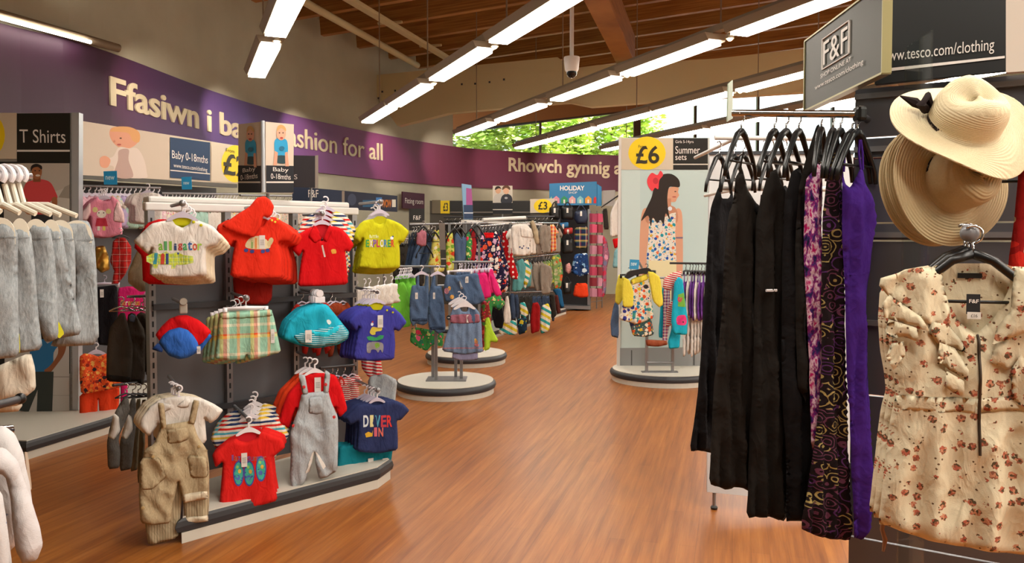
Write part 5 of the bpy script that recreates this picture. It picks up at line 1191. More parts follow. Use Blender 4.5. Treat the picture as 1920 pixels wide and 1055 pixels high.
g = garment('long_sleeve_top', 'pink baby top printed with a white mouse, on the wall run', 'baby top', p_, [(183, 368), (170, 378), (155, 398), (152, 412), (164, 412), (170, 404), (171, 442), (200, 446), (230, 441), (228, 415), (233, 417), (232, 400), (222, 375), (210, 367), (203, 376), (192, 377)], pink, T=.025)
for px in ([(170, 378), (154, 397), (151, 413), (164, 413), (171, 398)], [(221, 375), (233, 400), (234, 418), (213, 415), (214, 395)]): piece(g, 'sleeve', px, cloth_mat('palest pink', 'plain', '#e6c4c4'), T=.008, label='pale pink sleeve')
printed(g, [(ell(179, 393, 5, 5), '#d8cc8a'), (ell(204, 396, 5, 5), '#d8cc8a'), (ell(191, 401, 9, 7), '#ece4d8'), (ell(186, 399, 1.2, 1.2), '#4a2a30'), (ell(195, 399, 1.2, 1.2), '#4a2a30'), ([(182, 409), (199, 409), (203, 424), (179, 424)], '#b8223a'), (rect(183, 424, 188, 432), '#e6dccf'), (rect(193, 424, 198, 432), '#d9c860')])
h = g_hanger(g, 197, 366, 15, 'lilac hanger inside the pink mouse top')
stack(g, h, 3, .05, 'pink baby top stacked behind the mouse top', 'lilac hanger stacked behind the mouse top', 'pink tops behind the mouse top', side=-.02)
p_ = PL(275, 380, 6.8, 15)
g = garment('baby_t_shirt', 'white baby top printed with a parrot, on the wall run', 'baby t-shirt', p_, [(248, 368), (256, 362), (268, 360), (286, 360), (300, 364), (304, 390), (304, 417), (278, 420), (251, 417), (252, 388), (242, 382)], white_cotton, T=.02)
printed(g, [(catmull([(268, 378), (272, 374), (278, 376), (281, 386), (287, 396), (289, 410), (284, 404), (276, 394), (269, 387)], 4), '#4fa8b0'), (ell(272, 382, 4, 5), '#d9a83a'), ([(267, 390), (274, 394), (270, 396)], '#7a5fa8'), ([(280, 394), (283, 410), (278, 406)], '#c9c04a')])
g_hanger(g, 277, 356, 14, 'lilac hanger inside the white parrot top')
stack(g, None, 2, .05, 'white baby top stacked behind the parrot top', '', 'white tops behind the parrot top', side=-.03)
g = garment('shirt', 'red tartan baby shirt hanging by the alligator tee', 'shirt', PL(225, 480, 6.2, 35), [(212, 452), (222, 444), (235, 446), (246, 462), (246, 490), (236, 512), (222, 532), (209, 532), (214, 508), (206, 490), (210, 470)], tartan, T=.024, fold=(.016, 70), wr=.012, smooth=0)
hanger('dark hanger inside the red tartan shirt', P(226, 440, 6.2), .6, 'wire', .06, dark_metal)
gold = M('gold foil', '#b58a3a', .3, .8)
g = garment('gold_top', 'gold foil top beside the red tartan shirt', 'top', PL(188, 480, 6.4, 30), [(178, 462), (196, 460), (204, 480), (206, 505), (190, 512), (178, 500)], gold, T=.03, fold=(.01, 90), wr=.012)
g = garment('baby_trousers', 'black baby trousers with a pale label, below the gold top', 'trousers', PL(200, 560, 6.4, 40), [(178, 538), (220, 534), (222, 580), (218, 625), (204, 648), (184, 646), (180, 600)], black_cloth, T=.03); price_tag(g, 186, 542, 193, 557)
hanger('lilac clip hanger holding the black baby trousers', P(196, 528, 6.4), .6, 'clip', .11, lilac_plastic)
g = garment('baby_t_shirt', 'hot pink baby tee half hidden by the dark jackets', 'baby t-shirt', PL(245, 570, 6.2, 30), [(221, 540), (240, 536), (270, 540), (300, 546), (300, 600), (260, 606), (221, 600)], cloth_mat('magenta jersey', 'plain', '#c9216a'), T=.02); word(g, 'Gorgeous', (226, 562, 262, 572), ['#c9b84a', '#e08a3a', '#d9d0c4'], .02)
g = garment('baby_t_shirt', 'pale pink baby tee behind the chrome jacket rail', 'baby t-shirt', PL(310, 570, 6.0, 30), [(268, 548), (300, 538), (345, 540), (370, 560), (365, 600), (300, 604), (270, 590)], cloth_mat('candy pink', 'plain', '#d89ac0'), T=.02)
p_ = PL(190, 700, 6.15, 35)
g = garment('baby_t_shirt', 'orange flowery baby top over orange trousers by the end panel', 'baby top', p_, [(149, 668), (158, 662), (172, 664), (184, 668), (200, 662), (214, 668), (228, 716), (224, 726), (190, 733), (152, 739), (149, 705)], orange_floral, T=.025, fold=(.008, 50))
hanger('lilac hanger inside the orange flowery top', P(180, 655, 6.15), .6, 'kid', .08, lilac_plastic)
g = garment('baby_trousers', 'plain orange baby trousers below the orange flowery top', 'trousers', PL(190, 760, 6.2, 35), [(149, 735), (224, 724), (224, 745), (220, 782), (206, 785), (204, 797), (190, 803), (186, 770), (184, 745), (182, 791), (156, 791), (149, 800)], orange, T=.02, fold=(.008, 50))
g = garment('baby_trousers', 'pink baby leggings behind the orange trousers', 'leggings', PL(232, 740, 6.5, 35), [(226, 712), (238, 710), (240, 740), (232, 760), (226, 758)], hot_pink, T=.02)
# ---------------- foreground left: grey joggers on white hangers
JG = [([(-30, 432), (6, 414), (26, 424), (34, 440), (33, 500), (35, 590), (37, 668), (-34, 676)], 1.62), ([(34, 436), (48, 426), (58, 432), (66, 500), (72, 590), (80, 655), (38, 664), (36, 560)], 1.68), ([(58, 434), (72, 416), (94, 424), (103, 480), (108, 560), (110, 632), (86, 645), (76, 580), (64, 500)], 1.74),
      ([(92, 428), (102, 420), (116, 430), (124, 480), (140, 560), (155, 626), (112, 637), (106, 560), (100, 480)], 1.80), ([(103, 422), (120, 416), (134, 430), (141, 460), (142, 520), (142, 600), (120, 620), (118, 520)], 1.86), ([(128, 420), (146, 412), (166, 414), (177, 444), (182, 520), (186, 646), (110, 650), (118, 632), (140, 560), (134, 470)], 1.92)]
JGL = ['at the photo edge', 'second from the photo edge', 'third from the photo edge', 'with its leg swinging forward', 'tucked behind the swinging one', 'nearest the T Shirts panel']
for k, (px, d) in enumerate(JG):
    mnx = min(p[0] for p in px); px = [(p[0] - (16 if p[0] < mnx + 22 and k else 0), p[1]) for p in px]
    pl = PL(px[1][0], 440, d, 28); lb = 'grey marl jogging bottoms ' + JGL[k]
    g = garment('jogging_bottoms', lb, 'trousers', pl, px, grey_jersey, T=.022, s=.011, fold=(.008, 55), wr=.006, seed=60 + k)
    x0, x1 = px[1][0] - 16, px[2][0] + 8
    mx = max(p[0] for p in px if p[1] < 470); mn = min(p[0] for p in px if p[1] < 450)
    seam = [(mn + 2, 446 + k), (mx - 2, 443 + k), (mx - 2, 446 + k), (mn + 2, 449 + k)]
    piece(g, 'waist_seam', seam, cloth_mat('grey seam', 'heather', '#8f9598', '#75797c'), T=.002, fold=(.001, 40))
    ha = pl.loc((mn + mx) / 2, 442); w = abs(pl.loc(mx, 440)[0] - pl.loc(mn, 440)[0]) * .43
    # white hanger: domed end piece inside the waistband, sloping arm and hook on the rail
    hx = [-44, -24, -8, 8, 22, 34][k]; hk_ = P(hx, 328, d)
    e = empty('clothes_hanger', hk_)
    bm = bmesh.new(); c = pl.w(ha[0], ha[1] + .003) - hk_
    M4 = Matrix.Translation(c) @ Matrix.Rotation(pl.yaw, 4, 'Z')
    pts = [(w * math.cos(t), .034 * math.sin(t)) for t in [math.pi * i / 14 for i in range(15)]]
    tmp = bmesh.new(); prism(tmp, pts + [(-w, -.02), (w, -.02)], -.006, .006)
    for f in tmp.faces: bm.faces.new([bm.verts.new(M4 @ v.co) for v in f.verts])
    bmesh.ops.remove_doubles(bm, verts=bm.verts[:], dist=1e-6); tmp.free()
    bm_obj('body', bm, M('ivory plastic', '#e2dccb', .4), e)
    bm = bmesh.new(); tube(bm, [(.0, 0, -.02), (.012, .0, -.07), c * .5 + Vector((0, 0, .0)), c + Vector((0, 0, .045))], [.006, .008, .007, .006], 8); bm_obj('arm', bm, M('ivory plastic', '#e2dccb', .4), e, smooth=True)
    bm = bmesh.new(); tube(bm, [(.02 * math.cos(a), 0, .02 * math.sin(a)) for a in [math.pi * 1.25 - math.pi * 1.5 * i / 12 for i in range(13)]] , .006, 8); bm_obj('hook', bm, white_plastic, e, smooth=True)
    tag(e, 'ivory plastic hanger holding the ' + lb.replace('marl ', ''), 'hanger')
    if k in (0, 2): g2 = garment('size_ticket', 'yellow size ticket beside the grey joggers ' + ('at the photo edge' if k == 0 else 'in the middle'), 'ticket', PL(px[1][0], 600, d + .015, 28), [(34, 650), (36, 622), (38, 645), (37, 663)] if k == 0 else [(108, 632), (109, 600), (121, 625), (112, 634)], M('ticket yellow', '#d8d41e', .6), T=.002, s=.008, fold=(0, 1), wr=0)
rail('chrome rail at the photo edge carrying the grey joggers', P(-60, 327, 1.55), P(52, 330, 1.98), .012, chrome)
for k, (px, d) in enumerate((([(-20, 692), (58, 660), (66, 690), (68, 728), (48, 744), (-20, 756)], 2.3), ([(-20, 705), (50, 685), (55, 735), (38, 760), (-20, 765)], 2.36), ([(-20, 700), (40, 690), (42, 770), (-20, 775)], 2.42))):
    garment('shorts', 'cream cotton shorts below the grey joggers, ' + ['front pair', 'middle pair', 'rear pair'][k], 'shorts', PL(20, 700, d, 20), px, cloth_mat('ecru cotton', 'plain', '#d6ccbb'), T=.014, fold=(.006, 70), seed=80 + k)
e = empty('hang_bar', P(-40, 768, 1.9)); bar_obj('bar', [(0, 0, 0), P(36, 748, 2.1) - e.location], .011, dark_metal, e)
bm = bmesh.new(); bmesh.ops.create_uvsphere(bm, u_segments=12, v_segments=8, radius=.015); bm_obj('end_cap', bm, black_plastic, e, P(38, 747, 2.1) - e.location, smooth=True); tag(e, 'dark bar with a ball end in front of the cream shorts', 'hang bar')
dotted = cloth_mat('white dotted jersey', 'dots', '#c6c2c2', '#8f95a8', 38, .12)
for k, (px, d) in enumerate((([(-30, 800), (8, 797), (28, 812), (44, 848), (50, 880), (56, 905), (62, 950), (40, 1010), (-30, 1080)], 1.42), ([(-30, 836), (10, 838), (34, 862), (46, 900), (58, 930), (75, 985), (81, 1020), (70, 1048), (44, 1056), (30, 1030), (24, 980), (20, 930), (10, 890), (-30, 880)], 1.36), ([(-30, 900), (4, 920), (14, 980), (24, 1070), (-30, 1080)], 1.32))):
    g = garment('sleepsuit', ['white dotted sleepsuit shoulder at the bottom corner of the photo', 'white sleepsuit with a dangling sleeve at the bottom corner', 'white sleepsuit front edge at the bottom corner'][k], 'sleepsuit', PL(20, 860, d, 25), px, dotted if k != 1 else cloth_mat('soft white towelling', 'plain', '#c4bfc0'), T=.03, fold=(.008, 40), wr=.007, seed=90 + k)
g = garment('size_ticket', 'small printed ticket sticking out behind the white sleepsuit', 'ticket', PL(52, 880, 1.5, 30), [(46, 846), (52, 848), (60, 916), (55, 920)], M('ticket paper', '#cbb8a4', .7), T=.002, s=.006, fold=(0, 1), wr=0)
rail('chrome rail hidden under the white sleepsuits', P(-80, 812, 1.4), P(20, 806, 1.5), .01, chrome)
# ================================================================== CENTRE RACKS
def gp_(name, label, cat, d, yaw, px, mat, s=.022, fold=(.008, 60), T=.016, wr=.006, seed=0, group=None, y=0):
    cx = sum(p[0] for p in px) / len(px); cy = sum(p[1] for p in px) / len(px)
    return garment(name, label, cat, PL(cx, cy, d, yaw), px, mat, T, s, fold, wr, seed, group, y)
def hk_(label, px, py, d, yaw, w=.09, kind='wire', m=None, group=None): return hanger(label, P(px, py, d), math.radians(yaw), kind, w, m or lilac_plastic, group)
floral_y = cloth_mat('yellow floral', 'floral', '#d9cf6a', ['#e0d9c8', '#c9a23a', '#d9562a', '#8fae4a', '#e6e0b8'], 18, .4)
poppy = cloth_mat('navy poppy print', 'floral', '#1f1a3a', ['#c9302a', '#e0d6d0', '#c9a0c0', '#d95a3a', '#e6ddd6'], 13, .42)
dots_r = cloth_mat('red spot print', 'dots', '#b8141a', '#e8ded6', 14, .26); green_fl = cloth_mat('green blossom print', 'floral', '#3f8f4a', ['#d93a5a', '#e0d98a', '#2f7a5a', '#c9e08a', '#e8608a'], 17, .42)
grey_top = cloth_mat('warm grey cotton', 'plain', '#8a7f74'); aqua = cloth_mat('soft teal cotton', 'plain', '#5a9a9c'); black_lace = cloth_mat('black lace print', 'dots', '#17171a', '#5a5a5a', 40, .2)
surf = cloth_mat('teal yellow block', 'stripes', ['#d6d0c0', '#2f9a9a', '#d6d0c0', '#c9b52a'], .16, .5); orange_ch = cloth_mat('orange white check', 'plaid', [(0, '#d95a2a'), (.5, '#e0d6ca')], [(0, '#c93a2a'), (.5, '#e0b04a')], .06)
# --- nearest round platform
g0, g1 = P(748, 503, 7.55), P(812, 499, 7.6)
row(g0, P(772, 501, 7.56), 8, ['vest'], [green_c], 'bright green top packed on the left arm of the denim rack', 'green tops on the denim rack', 62, .95, 4, 'kid', lilac_plastic, 'lilac hanger on the green tops', 4)
gp_('vest_top', 'bright green top in front of the packed green tops', 'vest top', 7.35, 30, [(748, 530), (756, 528), (764, 540), (772, 600), (768, 612), (736, 616), (730, 600), (736, 550)], green_c)
for k, (px, d, lb) in enumerate((([(781, 512), (786, 512), (786, 536), (796, 536), (798, 512), (803, 514), (804, 560), (802, 605), (793, 610), (780, 606), (774, 612), (768, 600), (768, 560), (772, 535), (780, 534)], 7.3, 'left one'), ([(812, 515), (816, 515), (817, 536), (828, 536), (832, 560), (836, 620), (822, 626), (812, 618), (806, 626), (802, 600), (804, 550), (808, 535)], 7.4, 'right one'))):
    g = gp_('pinafore', 'blue denim pinafore with a white price label, %s of the pair' % lb, 'pinafore', d, 22, px, denim, .014, (.006, 60), .02, .008, 7 + k)
    bx = (775, 782, 790, 800)[k * 0] if k == 0 else 812; price_tag(g, *((777, 548, 782, 560) if k == 0 else (811, 548, 815, 560)))
    piece(g, 'hem_band', [(772, 596), (800, 596), (800, 602), (772, 602)] if k == 0 else [(806, 612), (834, 612), (834, 617), (806, 618)], dark_denim, T=.003)
    g_hanger(g, 790 if k == 0 else 820, 508, 14, 'lilac hanger in the %s of the denim pinafores' % lb, y=-.01)
gp_('shorts', 'flowery dark shorts hanging under the denim pinafores', 'shorts', 7.6, 20, [(772, 612), (832, 622), (830, 650), (810, 646), (800, 658), (782, 650), (768, 640)], green_fl)
g = gp_('jeans', 'folded blue denim jeans with embroidered flowers on the nearest rack', 'jeans', 7.45, 10, [(836, 514), (858, 516), (886, 512), (896, 512), (903, 540), (910, 562), (900, 570), (870, 572), (850, 568), (834, 564), (832, 540)], denim, .014, (.007, 50), .03, .01, 3)
printed(g, [(ell(837, 545, 4, 6), '#c98a9a'), (ell(842, 540, 3, 4), '#d9a04a'), (ell(847, 556, 4, 4), '#d9a04a')]); price_tag(g, 872, 518, 878, 530)
hk_('white clip hanger on the embroidered jeans', 862, 505, 7.45, 10, .12, 'clip', white_plastic)
g = gp_('denim_dress', 'pale denim dress with a pink sash, lowest on the nearest rack', 'dress', 7.165, 12, [(850, 575), (860, 572), (866, 584), (876, 584), (880, 572), (890, 575), (899, 586), (903, 606), (904, 640), (906, 660), (868, 664), (828, 658), (836, 630), (845, 606), (844, 590)], cloth_mat('pale blue denim', 'denim', '#7a8fac', '#5f7697'), .012, (.01, 75), .025, .006, 9)
piece(g, 'sash', [(844, 590), (872, 588), (898, 588), (900, 604), (870, 606), (843, 605)], cloth_mat('dusty pink cotton', 'plain', '#9a6070'), T=.006, label='dusty pink sash'); piece(g, 'bow_tail', [(880, 575), (890, 578), (893, 600), (888, 608), (882, 600)], denim, T=.008)
for cx in (841, 860): printed(g, [(ell(cx, 595, 4.5, 4.5), '#15151a'), (ell(cx, 595, 2.2, .7), '#d9d4d0')])
printed(g, [(ell(892, 640, 3, 4), '#c98a5a'), (ell(893, 646, 4, 3), '#c0707a'), (ell(891, 636, 2, 2), '#d9b04a'), ([(830, 651), (906, 651), (906, 652.5), (830, 653)], '#a8707c')]); price_tag(g, 874, 590, 878, 604)
piece(g, 'underskirt', [(850, 655), (896, 655), (897, 674), (880, 676), (862, 676), (848, 672)], cloth_mat('lilac chambray', 'denim', '#8f8fae', '#7a7a9c'), T=.01, y=.02)
for k, (x, y, d) in enumerate(((871, 566, 7.15), (866, 561, 7.24), (861, 557, 7.33))): hk_('white hanger in the pale denim dress, ' + ['front one', 'middle one', 'rear one'][k], x, y, d, 12, .1, 'kid', white_plastic)
sk0, sk1 = P(856, 493, 7.62), P(922, 490, 7.7)
row(P(888, 492, 7.66), sk1, 7, ['skirt'], [hot_pink], 'hot pink skirt packed on the right arm of the denim rack', 'hot pink skirts on the denim rack', 70, .8, 4, 'clip', lilac_plastic, 'lilac clip hanger on the pink skirts', 5, sx=.7)
gp_('skirt', 'hot pink skirt, front one beside the embroidered jeans', 'skirt', 7.5, 25, [(892, 512), (908, 510), (914, 516), (922, 556), (908, 560), (894, 554)], hot_pink); gp_('skirt', 'hot pink skirt at the outer end of the denim rack', 'skirt', 7.55, 40, [(918, 512), (926, 514), (942, 552), (930, 556), (922, 540)], hot_pink)
row(P(858, 493, 7.62), P(886, 492, 7.66), 5, ['shorts'], [denim], 'blue denim shorts packed behind the embroidered jeans', 'denim shorts on the nearest rack', 70, .7, 4, 'clip', lilac_plastic, 'lilac clip hanger on the denim shorts', 6)
gp_('dress', 'green blossom print dress below the hot pink skirts', 'dress', 7.9, 20, [(904, 552), (922, 556), (934, 548), (948, 568), (936, 582), (924, 574), (920, 600), (908, 606), (904, 580)], green_fl)
gp_('vest_top', 'red flower print top between the denim dress and lime top', 'vest top', 7.8, 20, [(902, 566), (916, 566), (922, 600), (914, 650), (904, 660)], cloth_mat('red garden print', 'floral', '#8f2a2a', ['#d9483a', '#4a7a3a', '#e0c04a', '#c93a5a'], 20, .42))
gp_('vest_top', 'lime green top hanging lowest beside the pale denim dress', 'vest top', 7.7, 25, [(910, 596), (917, 594), (924, 620), (934, 636), (932, 642), (920, 640), (918, 654), (908, 658), (908, 630)], lime_green)
# --- second round platform: long rail of girls' dresses
row(P(772, 426, 9.5), P(812, 421, 9.45), 7, ['dress'], [dark_denim, cloth_mat('washed denim', 'denim', '#6b8098', '#4e6478')], '{m} pinafore on the long rail behind the EXPLORER tee', 'denim pinafores on the long rail', 55, 1.1, 6, 'adult', black_plastic, 'black hanger over the denim pinafores', 7)
for k, (px, m, lb) in enumerate((([(781, 436), (790, 430), (800, 434), (799, 460), (792, 462), (780, 458)], cloth_mat('dusky pink jersey', 'plain', '#b5707f'), 'dusky pink collar top over the denim pinafores'), ([(784, 458), (792, 462), (790, 480), (786, 502), (770, 500), (774, 480)], denim, 'washed denim dress at the near end of the long rail'), ([(802, 436), (810, 440), (808, 470), (796, 500), (786, 502), (794, 470)], dark_denim, 'denim dress with a slanting skirt on the long rail'),
        ([(812, 432), (822, 430), (828, 440), (830, 474), (834, 508), (818, 512), (802, 500), (808, 470)], floral_y, 'yellow floral dress left of the grey end post'), ([(836, 438), (848, 434), (852, 460), (852, 506), (836, 510)], cloth_mat('orange green floral', 'floral', '#cfd06a', ['#d9482a', '#e0d9b0', '#d9a02a', '#7fae3a'], 16, .42), 'yellow and orange floral dress right of the end post'),
        ([(852, 438), (858, 432), (866, 446), (872, 438), (876, 450), (874, 490), (852, 492), (850, 460)], denim, 'sleeveless blue denim dress beside the orange floral dress'), ([(872, 436), (880, 432), (886, 450), (884, 488), (874, 488)], green_fl, 'green floral dress behind the sleeveless denim dress'), ([(878, 430), (890, 428), (894, 460), (890, 490), (880, 484)], cloth_mat('scarlet', 'plain', '#a8222a'), 'scarlet dress at the end of the long rail'))):
    g = gp_('dress', lb, 'dress', 9.2 + .03 * k, 15, px, m, .02, (.01, 70), .03, .006, 30 + k)
    hk_('black hanger in the ' + lb.split(' over')[0].split(' at')[0].split(' with')[0].split(' left')[0].split(' right')[0].split(' beside')[0].split(' behind')[0], px[1][0] + 4, px[1][1] - 6, 9.2 + .03 * k, 15, .1, 'adult', black_plastic)
e = empty('rack_end_post', P(833, 505, 8.9)); pl = PL(833, 505, 8.9, 10); panel_box('post', pl, [(823, 418), (834, 418), (837, 502), (827, 502)], .03, M('rack post brown grey', '#6f655c', .5), e); e.location = pl.o; e.rotation_euler = (0, 0, pl.yaw)
bar_obj('bracket', [(0, .02, pl.loc(829, 421)[1]), (0, .56, pl.loc(829, 421)[1] + .0)], .012, grey_metal, e); layers('label_card', e, pl, [([(826, 468), (836, 468), (837, 502), (827, 502)], '#2a2824'), (rect(827, 484, 837, 486), '#b8b0a4')], .003); tag(e, 'grey rack end post with a dark label in front of the floral dresses', 'rack post')
dk = cloth_mat('dark charcoal trousers', 'plain', '#2c2824')
rail('rail of dark trousers beyond the EXPLORER tee', P(744, 448, 10.2), P(790, 447, 10.4), .01, chrome)
row(P(746, 448, 10.2), P(786, 447, 10.4), 9, ['trousers'], [dk], 'dark trousers on the rail beyond the EXPLORER tee', 'dark trousers beyond the EXPLORER tee', 50, 1.0, 6, 'clip', black_plastic, 'black clip hanger on the dark trousers', 8)
# --- long double gondola running away
cA, cB = Pz(925, 634), Pz(1062, 588); dv = (cB - cA).normalized(); nv = Vector((-dv.y, dv.x, 0))
plinth('gondola_platform', 'long grey platform under the red leggings and teal yellow packs', [xy(cA), xy(cB), xy(cB + nv * .9), xy(cA + nv * .9)], h=.1)
mid = (cA + cB) / 2 + nv * .48; gc = empty('gondola', (mid.x, mid.y, .1), math.atan2(dv.y, dv.x)); Lg = (cB - cA).length
box_obj('back_panel', (0, 0, .8), (Lg - .1, .03, 1.55), M('dark gondola panel', '#2a2a2c', .6), gc); box_obj('top_rail', (0, 0, 1.6), (Lg, .05, .04), white_metal, gc)
for x in (-Lg / 2 + .03, 0, Lg / 2 - .03): box_obj('upright', (x, -.02, .8), (.04, .05, 1.6), grey_metal, gc)
tag(gc, 'long dark gondola frame behind the poppy and spotted dresses', 'gondola')
CG = [('dress', 'navy poppy print dress with a red neckline on the long gondola', 10.9, [(900, 434), (908, 440), (924, 440), (930, 432), (936, 450), (938, 480), (950, 520), (948, 540), (930, 548), (914, 542), (892, 520), (890, 480), (894, 450)], poppy),
      ('dress', 'navy poppy print dress partly behind the red necked one', 11.1, [(930, 434), (938, 440), (944, 470), (954, 500), (952, 545), (938, 550), (934, 500)], poppy), ('dress', 'red dress with white spots beside the poppy dress', 11.3, [(942, 434), (952, 432), (958, 460), (964, 490), (972, 515), (970, 524), (958, 522), (948, 490), (942, 460)], dots_r),
      ('t_shirt', 'white frilled top printed with small birds on the long gondola', 11.2, [(960, 422), (974, 420), (988, 420), (998, 432), (996, 446), (992, 478), (976, 480), (962, 478), (960, 450), (958, 434)], white_cotton), ('t_shirt', 'beige blue backed tee right of the white frilled top', 12.0, [(993, 416), (1000, 412), (1008, 430), (1012, 456), (1004, 458), (1000, 440)], cloth_mat('sand cotton', 'plain', '#a8977c')),
      ('t_shirt', 'warm grey tee with a plum neck tab', 12.2, [(1012, 424), (1022, 420), (1032, 424), (1034, 450), (1032, 474), (1016, 474), (1010, 450)], grey_top), ('t_shirt', 'orange and white checked tee at the far end of the top rail', 12.6, [(1030, 422), (1038, 420), (1048, 436), (1042, 440), (1044, 468), (1032, 474)], orange_ch),
      ('tunic', 'soft teal tunic below the white frilled top', 11.6, [(968, 490), (980, 484), (986, 500), (984, 520), (978, 545), (960, 546), (962, 520), (972, 510)], aqua), ('tunic', 'white and green print tunic right of the teal tunic', 11.8, [(982, 490), (990, 486), (996, 510), (992, 524), (984, 545), (980, 520)], surf),
      ('tunic', 'warm grey tunic lower on the gondola, left of the pair', 12.0, [(998, 496), (1008, 492), (1014, 510), (1018, 545), (1004, 546), (998, 520)], grey_top), ('tunic', 'warm grey tunic with a plum tab, lower right of the pair', 12.0, [(1012, 498), (1020, 494), (1034, 500), (1036, 520), (1032, 550), (1016, 552), (1012, 530)], grey_top),
      ('tunic', 'green and yellow tunic beyond the warm grey tunics', 12.6, [(1034, 480), (1050, 476), (1056, 510), (1052, 540), (1038, 542), (1036, 500)], cloth_mat('green yellow print', 'floral', '#7a9a5a', ['#c9c04a', '#4a7a4a', '#b8b08a', '#c9562a'], 14, .4)), ('jeans', 'bright blue trousers at the far end of the gondola', 13.0, [(1036, 542), (1052, 540), (1058, 575), (1052, 578), (1044, 556)], cloth_mat('bright blue cotton', 'plain', '#1f5a86')),
      ('top', 'red top hem below the poppy dress', 11.0, [(930, 505), (942, 505), (944, 542), (932, 543)], cloth_mat('scarlet', 'plain', '#a8222a')), ('top', 'black lace top below the spotted dress', 11.4, [(942, 508), (954, 508), (958, 536), (944, 538)], black_lace),
      ('leggings', 'black leggings low on the gondola beside the white trousers', 11.3, [(925, 566), (938, 560), (946, 600), (942, 616), (928, 614), (922, 590)], black_cloth), ('trousers', 'white trousers low on the gondola', 11.2, [(948, 556), (953, 554), (958, 590), (956, 606), (946, 607), (944, 590)], white_cotton), ('jeans', 'dark jeans low on the gondola, left pair', 11.3, [(956, 550), (964, 550), (968, 596), (960, 600), (956, 580)], dark_denim), ('jeans', 'dark jeans low on the gondola, right pair', 11.4, [(964, 552), (972, 552), (974, 594), (968, 600)], dark_denim),
      ('t_shirt', 'teal and yellow tee in the small stack under the dark jeans', 11.4, [(974, 568), (984, 566), (992, 588), (984, 596), (976, 590)], surf), ('t_shirt', 'teal and yellow tee low beside the platform edge', 11.4, [(940, 602), (968, 600), (970, 628), (934, 626)], surf), ('t_shirt', 'dark teal tee next to the yellow blocks', 11.6, [(970, 598), (988, 594), (988, 622), (972, 628)], cloth_mat('dark teal print', 'floral', '#16283a', ['#2f7a8a', '#c9b52a', '#1a2a3a'], 10, .4)),
      ('leggings', 'red leggings hanging to the platform edge', 11.8, [(998, 568), (1008, 566), (1013, 575), (1012, 620), (996, 626), (994, 600)], cloth_mat('strong red cotton', 'plain', '#8f0f12')), ('t_shirt', 'teal and yellow pack hanging lowest, right of the red leggings', 12.0, [(1016, 572), (1028, 568), (1034, 584), (1030, 620), (1014, 626), (1012, 600)], surf), ('trousers', 'dark trousers beyond the teal and yellow pack', 12.6, [(1030, 552), (1040, 552), (1044, 590), (1034, 600)], dk), ('trousers', 'maroon trousers between dark and blue trousers', 12.9, [(1038, 554), (1046, 552), (1052, 586), (1044, 588)], cloth_mat('maroon cotton', 'plain', '#4f221c'))]
for k, (nm, lb, d, px, m) in enumerate(CG):
    g = gp_(nm, lb, {'t_shirt': 't-shirt'}.get(nm, nm), d, 20, px, m, .022, (.012, 60), .018, .006, 100 + k)
    if k == 0: piece(g, 'neckline', [(905, 436), (926, 436), (924, 446), (908, 446)], red_cotton, T=.006, label='red neckline')
    if k == 3: piece(g, 'frill', [(974, 424), (996, 432), (996, 446), (976, 444)], white_cotton, T=.012, fold=(.008, 140)); printed(g, [(ell(x, y, 1.5, 1.5), '#2f3f6f') for x, y in ((974, 463), (981, 461), (986, 464), (990, 465), (978, 465))])
for lb, a, b, n, kd, mm, sc, yw in (('black hanger over the poppy dresses', (894, 424, 10.9), (945, 420, 11.4), 8, 'dress', [poppy], 1.15, 60), ('black hanger over the white frilled top', (958, 418, 11.3), (1004, 416, 12.2), 6, 'tee', [white_cotton], 1.2, 60), ('black hanger over the warm grey tees', (1008, 418, 12.2), (1046, 418, 13.2), 6, 'tee', [grey_top], 1.2, 60), ('black hanger over the lower tunics', (965, 484, 11.8), (1046, 476, 13.2), 12, 'tee', [aqua, grey_top, cloth_mat('green yellow print', 'plain', '#7a9a5a')], 1.2, 60), ('black clip hanger over the lowest rail', (945, 548, 11.6), (1036, 546, 13.2), 11, 'trousers', [dk, dark_denim], .8, 60)):
    rail('rail of the long gondola with ' + lb.replace('black hanger over ', '').replace('black clip hanger over ', 'clips on '), P(*a), P(*b), .011, chrome)
    row(P(*a), P(*b), n, [kd], mm, '{m} {k} packed behind, with a ' + lb, lb.replace('black hanger', 'garments').replace('black clip hanger', 'garments'), yw, sc, 6, 'clip' if 'clip' in lb else 'adult', black_plastic, lb, len(lb))
wsh = empty('white_shelf', P(905, 412, 12.4)); q = P(985, 408, 12.8); bm = bmesh.new(); tube(bm, [(0, 0, 0), q - wsh.location], .03, 10); bm_obj('edge', bm, white_metal, wsh, smooth=True); tag(wsh, 'white rounded shelf edge above the poppy dresses', 'shelf')
# --- far wall: shelves of dark clothes under the header row
rail('far wall rail under the black header row', P(832, 407, 15.3), P(1040, 406, 15.3), .015, dark_metal)
row(P(834, 407, 15.3), P(1038, 406, 15.3), 26, ['jacket', 'tee'], [dk, cloth_mat('brown print', 'floral', '#6a543a', ['#3a2a20', '#8f7a5a', '#54402c'], 16, .4), grey_top, dk], '{m} {k} on the far wall rail', 'clothes on the far wall rail', 30, 1.5, 12, 'adult', black_plastic, 'black hanger on the far wall rail', 12)
sp_ = Plane(fw.o - fw.n * .031, 3); o = panel_box('wall_unit', sp_, [(806, 376), (1045, 376), (1045, 570), (806, 570)], .04, M('wall unit taupe', '#4c463c', .6)); o.location = sp_.o; o.rotation_euler = (0, 0, sp_.yaw); tag(o, 'taupe wall unit panel holding up the black header row', 'wall unit')
